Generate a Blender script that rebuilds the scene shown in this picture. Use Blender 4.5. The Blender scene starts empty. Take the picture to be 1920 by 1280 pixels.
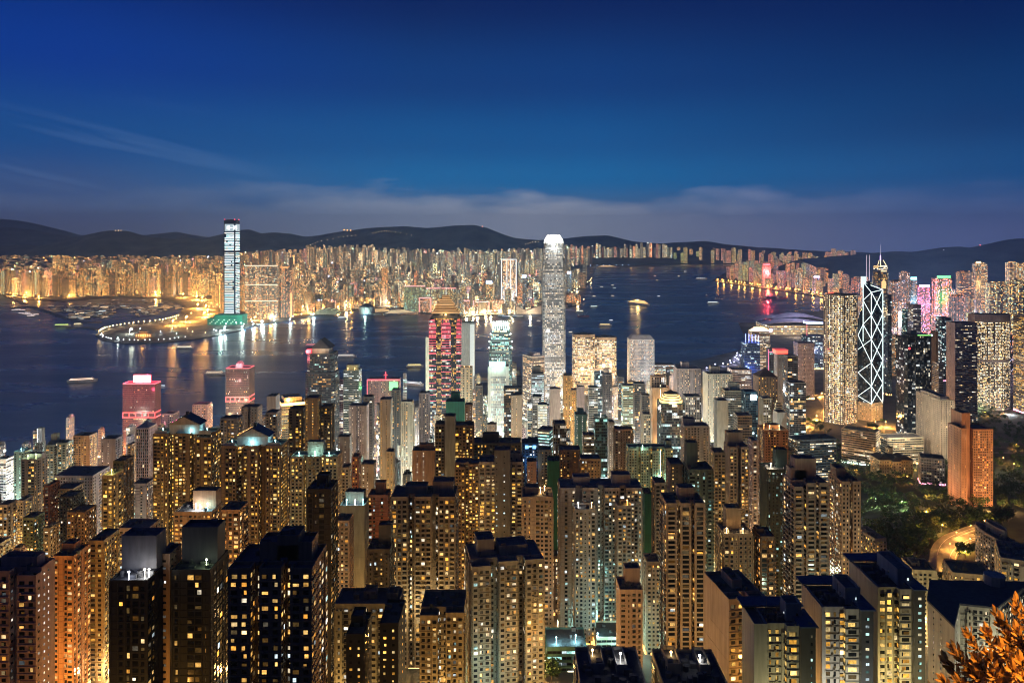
import bpy, math, random
import numpy as np
from mathutils import Vector, noise

# ---------------------------------------------------------------- camera, sky, sun, exposure
S = bpy.context.scene
COL = S.collection
F, CX, HY, CAMZ = 1515.0, 960.0, 442.0, 410.0     # measured: focal length in photo pixels, principal column, horizon row, eye height

cam_d = bpy.data.cameras.new("camera")
cam = bpy.data.objects.new("camera", cam_d); COL.objects.link(cam)
cam.location = (0, 0, CAMZ); cam.rotation_euler = (math.radians(90), 0, 0)
cam_d.sensor_width = 36.0; cam_d.lens = 36.0 * F / 1920.0
cam_d.shift_y = -(640.0 - HY) / 1920.0
cam_d.clip_start = 0.5; cam_d.clip_end = 60000.0
S.camera = cam

def lin(c):
    return tuple((v / 12.92 if v <= .04045 else ((v + .055) / 1.055) ** 2.4) for v in (x / 255.0 for x in c))

W = bpy.data.worlds.new("World"); S.world = W; W.use_nodes = True
def build_sky():
    nt = W.node_tree; nt.nodes.clear()
    N, L = nt.nodes.new, nt.links.new
    out = N("ShaderNodeOutputWorld"); bg = N("ShaderNodeBackground")
    tc = N("ShaderNodeTexCoord"); sep = N("ShaderNodeSeparateXYZ"); L(tc.outputs["Generated"], sep.inputs[0])
    def math_(op, a, b=None, clamp=False):
        n = N("ShaderNodeMath"); n.operation = op; n.use_clamp = clamp
        for i, v in enumerate((a, b)):
            if v is None: continue
            if isinstance(v, (int, float)): n.inputs[i].default_value = v
            else: L(v, n.inputs[i])
        return n.outputs[0]
    X, Y, Z = sep.outputs
    el = math_('ARCSINE', Z)                                     # elevation in radians
    az = math_('ARCTAN2', X, Y)                                  # 0 = straight over the harbour, negative = west
    def ramp(fac, stops):
        r = N("ShaderNodeValToRGB"); r.color_ramp.interpolation = 'EASE'
        cr = r.color_ramp
        while len(cr.elements) < len(stops): cr.elements.new(.5)
        for e, (p, c) in zip(cr.elements, stops):
            e.position = p; e.color = (*c, 1)
        L(fac, r.inputs[0]); return r.outputs[0]
    def mix(f, a, b, mode='MIX'):
        m = N("ShaderNodeMix"); m.data_type = 'RGBA'; m.blend_type = mode
        for sock, v in ((m.inputs[0], f), (m.inputs[6], a), (m.inputs[7], b)):
            if isinstance(v, (int, float)): sock.default_value = v
            elif isinstance(v, tuple): sock.default_value = (*v, 1)
            else: L(v, sock)
        return m.outputs[2]
    e01 = math_('MULTIPLY', el, 1 / math.radians(30), True)
    base = ramp(e01, [(0, lin((92, 112, 150))), (.06, lin((66, 110, 160))), (.13, lin((0, 104, 168))), (.22, lin((0, 84, 150))),
                      (.36, lin((0, 58, 126))), (.55, lin((0, 32, 94))), (1, lin((0, 14, 60)))])
    side = ramp(e01, [(0, lin((74, 84, 124))), (.08, lin((58, 88, 142))), (.2, lin((14, 76, 144))), (.38, lin((0, 54, 144))), (.6, lin((0, 32, 108))), (1, lin((0, 14, 60)))])
    east = ramp(e01, [(0, lin((90, 106, 160))), (.07, lin((52, 88, 144))), (.13, lin((0, 76, 136))), (.25, lin((0, 56, 114))), (.5, lin((0, 30, 88))), (1, lin((0, 14, 56)))])
    wl = math_('MULTIPLY', math_('ADD', az, .12), -2.6, True)
    wr = math_('MULTIPLY', math_('SUBTRACT', az, .10), 2.4, True)
    c = mix(wl, base, side); c = mix(wr, c, east)
    # low cloud bank over the hills, lit from the city, ragged upper edge
    comb = N("ShaderNodeCombineXYZ"); L(math_('MULTIPLY', az, 3.0), comb.inputs[0]); L(math_('MULTIPLY', el, 11.0), comb.inputs[1])
    n1 = N("ShaderNodeTexNoise"); n1.inputs["Scale"].default_value = 2.6; n1.inputs["Detail"].default_value = 5; n1.inputs["Roughness"].default_value = .52
    L(comb.outputs[0], n1.inputs["Vector"])
    bump = math_('SUBTRACT', 1.0, math_('MULTIPLY', math_('ABSOLUTE', math_('ADD', az, .16)), 9.0), True)   # the peak of cloud
    edge = math_('ADD', math_('ADD', math_('MULTIPLY', n1.outputs[0], .092), .008), math_('MULTIPLY', bump, .016))
    bank = math_('MULTIPLY', math_('SUBTRACT', edge, el), 40.0, True)
    inner = math_('SUBTRACT', 1.0, math_('MULTIPLY', math_('ABSOLUTE', math_('SUBTRACT', az, .02)), 2.3), True)
    bank = math_('MULTIPLY', bank, math_('ADD', math_('MULTIPLY', inner, .9), .12, True), True)
    c = mix(math_('MULTIPLY', bank, .95), c, mix(wr, lin((164, 172, 194)), lin((160, 162, 208))))
    # thin dusk streaks in the west
    st = N("ShaderNodeCombineXYZ"); L(math_('MULTIPLY', az, 2.2), st.inputs[0]); L(math_('ADD', math_('MULTIPLY', el, 34.0), math_('MULTIPLY', az, 7.0)), st.inputs[1])
    n2 = N("ShaderNodeTexNoise"); n2.inputs["Scale"].default_value = 1.1; n2.inputs["Detail"].default_value = 4
    L(st.outputs[0], n2.inputs["Vector"])
    sm = math_('MULTIPLY', math_('SUBTRACT', n2.outputs[0], .53), 4.0, True)
    band = math_('SUBTRACT', 1.0, math_('MULTIPLY', math_('ABSOLUTE', math_('SUBTRACT', el, .085)), 14.0), True)
    sm = math_('MULTIPLY', math_('MULTIPLY', sm, band), math_('MULTIPLY', math_('ADD', az, .22), -3.0, True))
    c = mix(math_('MULTIPLY', sm, .55), c, lin((128, 160, 206)))
    # faint twilight from the physical sky, sun well below the western horizon
    sky = N("ShaderNodeTexSky"); sky.sky_type = 'NISHITA'; sky.sun_disc = False
    sky.sun_elevation = math.radians(-5); sky.sun_rotation = math.radians(-80)
    add = mix(1.0, c, mix(1.0, (0, 0, 0), sky.outputs[0], 'MIX'), 'MIX')
    m = N("ShaderNodeMix"); m.data_type = 'RGBA'; m.blend_type = 'ADD'; m.inputs[0].default_value = .02
    L(c, m.inputs[6]); L(sky.outputs[0], m.inputs[7])
    L(m.outputs[2], bg.inputs["Color"]); bg.inputs["Strength"].default_value = .97
    L(bg.outputs[0], out.inputs["Surface"])
build_sky()

sun_d = bpy.data.lights.new("afterglow", 'SUN'); sun_d.energy = .03; sun_d.angle = math.radians(20); sun_d.color = (.75, .8, 1)
sun = bpy.data.objects.new("afterglow", sun_d); COL.objects.link(sun); sun.rotation_euler = (math.radians(62), 0, math.radians(-70))

S.view_settings.view_transform = 'Standard'; S.view_settings.look = 'None'
S.view_settings.exposure = 0.0; S.view_settings.gamma = 1.0
cy = S.cycles
cy.use_denoising = True; cy.filter_width = 1.1; cy.max_bounces = 4; cy.diffuse_bounces = 2; cy.glossy_bounces = 2; cy.transmission_bounces = 2; cy.volume_bounces = 0
cy.sample_clamp_indirect = 4.0; cy.sample_clamp_direct = 0.0; cy.caustics_reflective = False; cy.caustics_refractive = False
cy.use_light_tree = True

R = random.Random(7)
RN = np.random.default_rng(11)

# ---------------------------------------------------------------- measuring helpers
def wx(px, D): return (px - CX) / F * D
def wz(py, D): return CAMZ - (py - HY) / F * D
def sea(px, py):
    D = CAMZ * F / (py - HY); return (wx(px, D), D)
def ppx(X, Y): return CX + X / Y * F
def ppy(Z, Y): return HY + (CAMZ - Z) / Y * F
def smooth(a, b, x):
    t = min(1, max(0, (x - a) / (b - a))); return t * t * (3 - 2 * t)
GK = [(-300, 400), (0, 392), (40, 362), (150, 285), (300, 200), (430, 152), (600, 110), (800, 66), (950, 40), (1150, 9), (1300, 5), (90000, 4)]
def ground(X, Y):
    s = 1 + .38 * smooth(230, 520, X)
    d = Y / s
    for (a, za), (b, zb) in zip(GK, GK[1:]):
        if d <= b: return za + (zb - za) * (d - a) / (b - a)
    return 4.0
def kground(Y): return 3.0 + max(0.0, Y - 7600) * .028

# ---------------------------------------------------------------- materials
MATS = {}
def new_mat(name):
    m = bpy.data.materials.new(name); m.use_nodes = True
    nt = m.node_tree; b = nt.nodes["Principled BSDF"]
    return m, nt, b
def noise_mix(nt, src, scale, lo, hi, vec=None, detail=4):
    """src colour multiplied by a noise between lo and hi (wear and weathering)"""
    N, L = nt.nodes.new, nt.links.new
    n = N("ShaderNodeTexNoise"); n.inputs["Scale"].default_value = scale; n.inputs["Detail"].default_value = detail
    if vec is not None: L(vec, n.inputs["Vector"])
    r = N("ShaderNodeMapRange"); r.inputs["From Min"].default_value = .3; r.inputs["From Max"].default_value = .7
    r.inputs["To Min"].default_value = lo; r.inputs["To Max"].default_value = hi
    L(n.outputs[0], r.inputs[0])
    m = N("ShaderNodeMix"); m.data_type = 'RGBA'; m.blend_type = 'MULTIPLY'; m.inputs[0].default_value = 1
    if isinstance(src, tuple): m.inputs[6].default_value = (*src, 1)
    else: L(src, m.inputs[6])
    L(r.outputs[0], m.inputs[7])
    return m.outputs[2]
def mat_wall(name="painted_wall"):
    m, nt, b = new_mat(name); N, L = nt.nodes.new, nt.links.new
    oi = N("ShaderNodeObjectInfo"); tc = N("ShaderNodeTexCoord")
    mp = N("ShaderNodeMapping"); mp.inputs["Scale"].default_value = (1, 1, .12); L(tc.outputs["Object"], mp.inputs[0])
    c = noise_mix(nt, oi.outputs["Color"], .55, .72, 1.12, mp.outputs[0], 6)     # rain streaks
    c = noise_mix(nt, c, .06, .82, 1.1, tc.outputs["Object"], 3)
    L(c, b.inputs["Base Color"]); b.inputs["Roughness"].default_value = .82
    return m
def mat_plain(name, col, rough=.8, metal=0, lo=.7, hi=1.15, scale=.2, spec=None):
    m, nt, b = new_mat(name); tc = nt.nodes.new("ShaderNodeTexCoord")
    c = noise_mix(nt, tuple(col), scale, lo, hi, tc.outputs["Object"], 5)
    nt.links.new(c, b.inputs["Base Color"]); b.inputs["Roughness"].default_value = rough; b.inputs["Metallic"].default_value = metal
    if spec is not None: b.inputs["Specular IOR Level"].default_value = spec
    return m
def emit_socket(nt, b, col, strength=1.0):
    nt.links.new(col, b.inputs["Emission Color"]); b.inputs["Emission Strength"].default_value = strength
def mat_window(attr):
    """glass pane; rooms behind lit panes are uneven (curtains, lamps)"""
    m, nt, b = new_mat("window_glass" if attr else "window_pane"); N, L = nt.nodes.new, nt.links.new
    b.inputs["Base Color"].default_value = (.012, .014, .018, 1); b.inputs["Roughness"].default_value = .12
    if attr:
        a = N("ShaderNodeAttribute"); a.attribute_name = "lit"; src = a.outputs["Color"]
    else:
        a = N("ShaderNodeObjectInfo"); src = a.outputs["Color"]
    tc = N("ShaderNodeTexCoord")
    geo = N("ShaderNodeNewGeometry")
    c = noise_mix(nt, src, .9, .45, 1.35, geo.outputs["Position"], 2)
    emit_socket(nt, b, c)
    m.cycles.emission_sampling = 'NONE'
    return m
def mat_neon():
    m, nt, b = new_mat("light_strip"); oi = nt.nodes.new("ShaderNodeObjectInfo")
    b.inputs["Base Color"].default_value = (.3, .3, .3, 1)
    emit_socket(nt, b, oi.outputs["Color"])
    return m
def mat_far(name, cu, cv, thr, gain, attr=False):
    """far facade: a grid of windows in the building's own coordinates, most lit, their glow standing in for lit walls"""
    m, nt, b = new_mat(name); N, L = nt.nodes.new, nt.links.new
    tc = N("ShaderNodeTexCoord"); sp = N("ShaderNodeSeparateXYZ"); L(tc.outputs["Object"], sp.inputs[0])
    oi = N("ShaderNodeObjectInfo")
    def ma(op, a, bb=None):
        n = N("ShaderNodeMath"); n.operation = op
        for i, v in enumerate((a, bb)):
            if v is None: continue
            if isinstance(v, (int, float)): n.inputs[i].default_value = v
            else: L(v, n.inputs[i])
        return n.outputs[0]
    u = ma('DIVIDE', ma('ADD', sp.outputs[0], sp.outputs[1]), cu); v = ma('DIVIDE', sp.outputs[2], cv)
    cu_, cv_ = ma('FLOOR', u), ma('FLOOR', v); fu, fv = ma('FRACT', u), ma('FRACT', v)
    cb = N("ShaderNodeCombineXYZ"); L(cu_, cb.inputs[0]); L(cv_, cb.inputs[1]); L(ma('MULTIPLY', oi.outputs["Random"], 77), cb.inputs[2])
    wn = N("ShaderNodeTexWhiteNoise"); wn.noise_dimensions = '3D'; L(cb.outputs[0], wn.inputs[0])
    cc = N("ShaderNodeCombineXYZ"); L(cu_, cc.inputs[0]); L(ma('MULTIPLY', oi.outputs["Random"], 31), cc.inputs[1])
    wc = N("ShaderNodeTexWhiteNoise"); wc.noise_dimensions = '2D'; L(cc.outputs[0], wc.inputs[0])
    s2 = N("ShaderNodeSeparateColor"); L(wn.outputs["Color"], s2.inputs[0])
    lit = ma('GREATER_THAN', ma('ADD', wn.outputs[0], ma('MULTIPLY', ma('SUBTRACT', wc.outputs[0], .5), .9)), thr)
    inside = ma('MULTIPLY', ma('MULTIPLY', ma('GREATER_THAN', fu, .14), ma('LESS_THAN', fu, .86)), ma('MULTIPLY', ma('GREATER_THAN', fv, .2), ma('LESS_THAN', fv, .78)))
    geo = N("ShaderNodeNewGeometry"); gs = N("ShaderNodeSeparateXYZ"); L(geo.outputs["Normal"], gs.inputs[0])
    wallish = ma('LESS_THAN', ma('ABSOLUTE', gs.outputs[2]), .5)
    cr = N("ShaderNodeValToRGB"); cr.color_ramp.interpolation = 'CONSTANT'
    st = [(0, (1, .42, .10)), (.3, (1, .6, .22)), (.58, (1, .78, .45)), (.8, (.95, 1, .85)), (.92, (.55, .85, 1))]
    while len(cr.color_ramp.elements) < len(st): cr.color_ramp.elements.new(.5)
    for e, (p, c) in zip(cr.color_ramp.elements, st): e.position = p; e.color = (*c, 1)
    L(s2.outputs[1], cr.inputs[0])
    if attr:
        at = N("ShaderNodeAttribute"); at.attribute_name = "lit"; tint = at.outputs["Color"]
    else: tint = oi.outputs["Color"]
    bright = ma('MULTIPLY', ma('POWER', s2.outputs[2], 1.4), gain)
    k = ma('MULTIPLY', ma('MULTIPLY', lit, inside), ma('MULTIPLY', wallish, bright))
    mx = N("ShaderNodeMix"); mx.data_type = 'RGBA'; mx.blend_type = 'MULTIPLY'; mx.inputs[0].default_value = 1
    L(cr.outputs[0], mx.inputs[6]); L(tint, mx.inputs[7])
    L(mx.outputs[2], b.inputs["Emission Color"]); L(k, b.inputs["Emission Strength"])
    wall = noise_mix(nt, (.3, .27, .24), .05, .7, 1.1, tc.outputs["Object"])
    dk = N("ShaderNodeMix"); dk.data_type = 'RGBA'; L(ma('MULTIPLY', inside, wallish), dk.inputs[0]); L(wall, dk.inputs[6]); dk.inputs[7].default_value = (.03, .032, .036, 1)
    L(dk.outputs[2], b.inputs["Base Color"]); b.inputs["Roughness"].default_value = .7
    m.cycles.emission_sampling = 'NONE'
    return m
def mat_water():
    m, nt, b = new_mat("harbour_water"); N, L = nt.nodes.new, nt.links.new
    b.inputs["Base Color"].default_value = (.008, .04, .10, 1)
    b.inputs["IOR"].default_value = 1.33
    geo = N("ShaderNodeNewGeometry"); mp = N("ShaderNodeMapping"); mp.inputs["Scale"].default_value = (.0016, .006, 1)
    mp.inputs["Rotation"].default_value = (0, 0, .35)
    L(geo.outputs["Position"], mp.inputs[0])
    n = N("ShaderNodeTexNoise"); n.inputs["Scale"].default_value = 1; n.inputs["Detail"].default_value = 6; n.inputs["Roughness"].default_value = .6; L(mp.outputs[0], n.inputs["Vector"])
    r = N("ShaderNodeMapRange"); r.inputs["From Min"].default_value = .35; r.inputs["From Max"].default_value = .65; r.inputs["To Min"].default_value = .23; r.inputs["To Max"].default_value = .36
    L(n.outputs[0], r.inputs[0]); L(r.outputs[0], b.inputs["Roughness"])
    n2 = N("ShaderNodeTexNoise"); n2.inputs["Scale"].default_value = .022; n2.inputs["Detail"].default_value = 5; L(geo.outputs["Position"], n2.inputs["Vector"])
    bp = N("ShaderNodeBump"); bp.inputs["Strength"].default_value = .10; bp.inputs["Distance"].default_value = 4; L(n2.outputs[0], bp.inputs["Height"]); L(bp.outputs[0], b.inputs["Normal"])
    return m
MATS['wall'] = mat_wall(); MATS['win'] = mat_window(True); MATS['pane'] = mat_window(False); MATS['neon'] = mat_neon()
MATS['roof'] = mat_wall('roof_felt')
MATS['core'] = mat_plain('dark_glazing', (.02, .022, .026), .25, lo=.8, hi=1.2)  # dark glass colour, also covers the gable roofs
MATS['glass'] = mat_plain('curtain_wall_glass', (.018, .026, .036), .12, lo=.8, hi=1.2)
MATS['metal'] = mat_plain('grey_metal', (.3, .3, .31), .45, .6)
MATS['far'] = mat_far('distant_facade', 4.2, 4.2, .30, 3.2)
MATS['far_stuff'] = mat_far('distant_facade_mass', 5.2, 5.6, .28, 3.6, True)
MATS['land'] = mat_plain('city_ground', (.10, .095, .085), .9, lo=.5, hi=1.6, scale=.02)
MATS['park'] = mat_plain('wooded_slope', (.03, .045, .02), .95, lo=.5, hi=1.5, scale=.05)
MATS['sand'] = mat_plain('reclaimed_sand', (.26, .22, .16), .9, lo=.3, hi=1.3, scale=.012)
MATS['concrete_road'] = mat_plain('concrete_road', (.26, .24, .2), .8, scale=.1)
MATS['asphalt'] = mat_plain('asphalt', (.055, .053, .05), .8, scale=.3)
MATS['hill'] = mat_plain('hill_scrub', (.11, .125, .10), .95, lo=.4, hi=1.6, scale=.004)
MATS['water'] = mat_water()
MATS['leaf'] = mat_plain('tree_leaf', (.045, .10, .025), .7, lo=.4, hi=1.6, scale=.6)
MATS['leaf_b'] = mat_plain('tree_leaf_olive', (.07, .10, .025), .7, lo=.4, hi=1.6, scale=.6)
MATS['bark'] = mat_plain('bark', (.09, .07, .05), .9)
MATS['paint'] = mat_plain('white_road_paint', (.75, .74, .7), .7)
MATS['hull'] = mat_wall()

# ---------------------------------------------------------------- mesh builder
SMALL = []
class MB:
    def __init__(s): s.v = []; s.f = []; s.m = []; s.c = []; s.n = 0; s.colored = False; s.smooth = False
    def add(s, verts, faces, mat=0, col=None):
        """verts (n,3); faces: array (k,4)/(k,3) or list of index lists"""
        verts = np.asarray(verts, float).reshape(-1, 3)
        if isinstance(faces, np.ndarray):
            s.f.append(faces + s.n); k = len(faces)
        else:
            for q in faces: s.f.append(np.asarray([q]) + s.n)
            k = len(faces)
        s.v.append(verts); s.n += len(verts)
        s.m.append(np.full(k, mat) if np.isscalar(mat) else np.asarray(mat))
        if col is None: s.c.append(np.zeros((k, 4)))
        else:
            s.colored = True; c = np.zeros((k, 4)); c[:, :3] = np.asarray(col, float)[..., :3]; c[:, 3] = 1; s.c.append(c)
        return s
    def boxes(s, a, frame=None, mat=0, col=None):
        """a (N,6): s0,s1,t0,t1,z0,z1 in a frame (px,py, ux,uy, nx,ny)"""
        a = np.asarray(a, float).reshape(-1, 6)
        if not len(a): return s
        i = np.array([[0, 2, 4], [1, 2, 4], [1, 3, 4], [0, 3, 4], [0, 2, 5], [1, 2, 5], [1, 3, 5], [0, 3, 5]])
        p = a[:, i]                                       # N,8,3
        q = np.array([[0, 3, 2, 1], [4, 5, 6, 7], [0, 1, 5, 4], [1, 2, 6, 5], [2, 3, 7, 6], [3, 0, 4, 7]])
        if frame is not None:
            px, py, ux, uy, nx, ny = frame
            P = np.empty_like(p); P[..., 0] = px + p[..., 0] * ux + p[..., 1] * nx
            P[..., 1] = py + p[..., 0] * uy + p[..., 1] * ny; P[..., 2] = p[..., 2]; p = P
            if ux * ny - uy * nx < 0: q = q[:, ::-1]
        n = len(a)
        faces = (np.arange(n) * 8)[:, None, None] + q[None]
        c = None if col is None else np.repeat(np.asarray(col, float).reshape(-1, 3) if np.ndim(col) > 1 else np.tile(col, (n, 1)), 6, 0)
        return s.add(p.reshape(-1, 3), faces.reshape(-1, 4), mat, c)
    def box(s, x0, x1, y0, y1, z0, z1, mat=0, col=None): return s.boxes([[x0, x1, y0, y1, z0, z1]], None, mat, col)
    def quads(s, a, t, frame, mat=0, col=None):
        """a (N,4): s0,s1,z0,z1 on the plane t of a frame"""
        a = np.asarray(a, float).reshape(-1, 4); n = len(a)
        if not n: return s
        px, py, ux, uy, nx, ny = frame
        p = np.empty((n, 4, 3))
        t = np.broadcast_to(np.asarray(t, float), n)[:, None]
        ss = a[:, [0, 1, 1, 0]]; p[..., 0] = px + ss * ux + t * nx; p[..., 1] = py + ss * uy + t * ny; p[..., 2] = a[:, [2, 2, 3, 3]]
        q = np.array([0, 1, 2, 3]) if ux * ny - uy * nx < 0 else np.array([3, 2, 1, 0])
        return s.add(p.reshape(-1, 3), (np.arange(n) * 4)[:, None] + q[None], mat, col)
    def prism(s, poly, z0, z1, mat=0, top=True, mat_top=None, col=None, poly1=None):
        """poly counter-clockwise seen from above; poly1: top outline if tapered"""
        n = len(poly); poly1 = poly1 or poly
        v = [(x, y, z0) for x, y in poly] + [(x, y, z1) for x, y in poly1]
        f = [[i, (i + 1) % n, n + (i + 1) % n, n + i] for i in range(n)]
        s.add(v, f, mat, None if col is None else np.tile(col, (n, 1)))
        if top:
            s.add([(x, y, z1) for x, y in poly1], [list(range(n))], mat if mat_top is None else mat_top, None if col is None else np.tile(col, (1, 1)))
        return s
    def bar(s, a, b, r, n=4, mat=0, col=None, r1=None):
        a, b = Vector(a), Vector(b); d = (b - a).normalized()
        u = d.orthogonal().normalized(); w = d.cross(u); r1 = r if r1 is None else r1
        v = []
        for c, rr in ((a, r), (b, r1)):
            for k in range(n):
                t = 2 * math.pi * (k + .5) / n; v.append(c + (u * math.cos(t) + w * math.sin(t)) * rr)
        f = [[k, (k + 1) % n, n + (k + 1) % n, n + k] for k in range(n)] + [list(range(n))[::-1], list(range(n, 2 * n))]
        return s.add([tuple(q) for q in v], f, mat, None if col is None else np.tile(col, (n + 2, 1)))
    def ball(s, c, r, mat=0, nu=8, nv=5, sq=1.0, col=None):
        v = [(c[0], c[1], c[2] - r * sq)]
        for j in range(1, nv):
            ph = -math.pi / 2 + math.pi * j / nv
            for i in range(nu):
                t = 2 * math.pi * i / nu; v.append((c[0] + r * math.cos(ph) * math.cos(t), c[1] + r * math.cos(ph) * math.sin(t), c[2] + r * sq * math.sin(ph)))
        v.append((c[0], c[1], c[2] + r * sq)); f = []
        for i in range(nu): f.append([0, 1 + (i + 1) % nu, 1 + i])
        for j in range(nv - 2):
            for i in range(nu):
                a = 1 + j * nu + i; b2 = 1 + j * nu + (i + 1) % nu; f.append([a, b2, b2 + nu, a + nu])
        l = len(v) - 1; o = 1 + (nv - 2) * nu
        for i in range(nu): f.append([o + i, o + (i + 1) % nu, l])
        return s.add(v, f, mat, None if col is None else np.tile(col, (len(f), 1)))
    def mesh(s, name, mats):
        me = bpy.data.meshes.new(name)
        if not s.n: return me
        v = np.concatenate(s.v); me.vertices.add(len(v)); me.vertices.foreach_set("co", v.astype(np.float32).ravel())
        tot = np.concatenate([np.full(len(f), f.shape[1]) for f in s.f]); loops = np.concatenate([f.ravel() for f in s.f])
        me.loops.add(len(loops)); me.loops.foreach_set("vertex_index", loops.astype(np.int32))
        me.polygons.add(len(tot)); st = np.zeros(len(tot), np.int32); st[1:] = np.cumsum(tot)[:-1]
        me.polygons.foreach_set("loop_start", st)
        me.polygons.foreach_set("material_index", np.concatenate(s.m).astype(np.int32))
        if s.colored:
            at = me.attributes.new("lit", 'FLOAT_COLOR', 'FACE'); at.data.foreach_set("color", np.concatenate(s.c).astype(np.float32).ravel())
        for m in mats: me.materials.append(MATS[m])
        me.update(calc_edges=True)
        if not s.smooth: me.shade_flat()
        return me
    def build(s, name, mats, parent=None, color=(1, 1, 1), loc=None):
        o = bpy.data.objects.new(name, s.mesh(name, [mats] if isinstance(mats, str) else mats)); COL.objects.link(o)
        o.color = (*color, 1)
        if parent is not None: o.parent = parent
        if loc is not None: o.location = loc
        return o
def tag(o, label=None, cat=None, group=None, kind=None):
    if label: o['label'] = label
    if cat: o['category'] = cat
    if group: o['group'] = group
    if kind: o['kind'] = kind
    return o
def empty(name, loc, rz=0):
    o = bpy.data.objects.new(name, None); COL.objects.link(o); o.location = loc; o.rotation_euler = (0, 0, rz); o.empty_display_size = 5; return o
def lamp(parent, loc, power, color, size=1.2, kind='POINT', name="bulb", spot=None, aim=None):
    d = bpy.data.lights.new(name, kind); d.energy = power; d.color = color
    if kind != 'SUN': d.shadow_soft_size = size
    if spot: d.spot_size = spot; d.spot_blend = .6
    o = bpy.data.objects.new(name, d); COL.objects.link(o)
    if parent is not None: o.parent = parent
    o.location = loc
    if aim is not None: o.rotation_euler = Vector(aim).to_track_quat('-Z', 'Y').to_euler()
    return o
# ---------------------------------------------------------------- facades
PAL = {'amber': [(1, .42, .06), (1, .52, .12), (1, .60, .18), (1, .70, .32), (1, .86, .62), (.75, .92, 1)],
       'warm': [(1, .62, .25), (1, .74, .40), (1, .84, .58), (1, .92, .75)],
       'gold': [(1, .46, .06), (1, .56, .11), (1, .64, .18), (1, .74, .34)],
       'white': [(1, .93, .78), (1, .97, .9), (.86, .95, 1), (1, .85, .6)],
       'cool': [(.7, .92, 1), (.85, .96, 1), (.6, .95, .95), (1, .95, .8)],
       'teal': [(.45, .95, .85), (.6, 1, .9), (.75, .95, 1), (1, .85, .5)],
       'orange': [(1, .38, .06), (1, .46, .1), (1, .58, .2), (1, .7, .34)],
       'mix': [(1, .5, .12), (1, .64, .25), (1, .8, .5), (1, .95, .82), (.75, .92, 1), (.55, .95, .9)]}
STY = {
 'flat':  dict(fh=3.0, bw=3.3, ww=.60, wh=1.5, sb=.9, ledge=(.30, .20), pier=(.0, .0), lit=.20, pal='amber', ac=.30),
 'bay':   dict(fh=3.0, bw=3.0, ww=.72, wh=1.65, sb=.75, ledge=(.22, .18), pier=(.35, .30), lit=.22, pal='amber', ac=.22, slot=4),
 'balc':  dict(fh=3.1, bw=4.4, ww=.70, wh=2.05, sb=.25, ledge=(.2, .2), pier=(.5, .35), lit=.26, pal='amber', balc=.62, ac=.1, slot=3),
 'grid':  dict(fh=3.5, bw=3.0, ww=.62, wh=2.1, sb=.8, ledge=(.5, .85), pier=(.85, .5), lit=.35, pal='warm'),
 'punch': dict(fh=3.3, bw=2.9, ww=.5, wh=1.6, sb=.9, ledge=(0, 0), pier=(0, 0), lit=.3, pal='mix'),
 'band':  dict(fh=3.7, bw=3.2, ww=.95, wh=1.7, sb=1.1, ledge=(.3, 1.2), pier=(0, 0), lit=.45, pal='white', run=1),
 'rib':   dict(fh=3.8, bw=2.4, ww=.62, wh=3.0, sb=.4, ledge=(0, 0), pier=(.55, .55), lit=.4, pal='white', run=1),
 'glass': dict(fh=3.9, bw=2.6, ww=.96, wh=3.1, sb=.5, ledge=(.10, .28), pier=(.12, .14), lit=.22, pal='mix', run=1),
 'dots':  dict(fh=3.0, bw=3.4, ww=.34, wh=1.0, sb=1.1, ledge=(0, 0), pier=(0, 0), lit=.85, pal='white', cols=2),
 'blank': dict(fh=9.0, bw=9e9, ww=0, wh=0, sb=0, ledge=(.10, .15), pier=(0, 0), lit=0, pal='white', none=1),
 'dark':  dict(fh=3.1, bw=3.3, ww=.82, wh=2.0, sb=.6, ledge=(.16, .22), pier=(.3, .2), lit=.13, pal='amber', slot=3),
}
def lit_matrix(nf, nb, st, rng):
    """emission colour of every window: rooms at random, offices in runs along a floor, some columns always on"""
    p = st['lit'] * (1.05 if not st.get('run') else .9) if st['lit'] < .8 else st['lit']; pal = np.array(PAL[st['pal']])
    if st.get('run'):
        fl = rng.random(nf) * 1.0
        base = np.clip(p * (.35 + 1.5 * fl), 0, 1)[:, None]
        seg = np.repeat(rng.random((nf, nb // 3 + 2)), 3, 1)[:, :nb]
        on = seg * .8 + rng.random((nf, nb)) * .2 < base
        ci = np.repeat(rng.integers(0, len(pal), nf)[:, None], nb, 1)
        ci = np.where(rng.random((nf, nb)) < .2, rng.integers(0, len(pal), (nf, nb)), ci)
    else:
        colp = np.clip(p * (.25 + 1.5 * rng.random(nb)), 0, .95)[None]
        on = rng.random((nf, nb)) < colp
        w = np.array([.26, .27, .22, .13, .07, .05][:len(pal)]); w = w / w.sum()
        if len(pal) > len(w): w = np.full(len(pal), 1 / len(pal))
        ci = rng.choice(len(pal), (nf, nb), p=w)
    inten = np.exp(rng.normal(-.30, .5, (nf, nb))) * np.where(rng.random((nf, nb)) < .05, 2.2, 1) * st.get('gain', 1.0) * 1.25
    if st.get('fv'): inten = np.broadcast_to(np.exp(rng.normal(0, .3, (nf, 1))) * st['gain'], (nf, nb)) * rng.uniform(.9, 1.1, (nf, nb)); on = np.broadcast_to(rng.random((nf, 1)) < p, (nf, nb)) & (rng.random((nf, nb)) < .97)
    c = pal[ci] * np.clip(inten, .2, 3.4)[..., None] * on[..., None]
    glim = (~on) & (rng.random((nf, nb)) < .25)                       # dim rooms
    c = c + pal[ci] * (glim * .09)[..., None]
    return c

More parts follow.
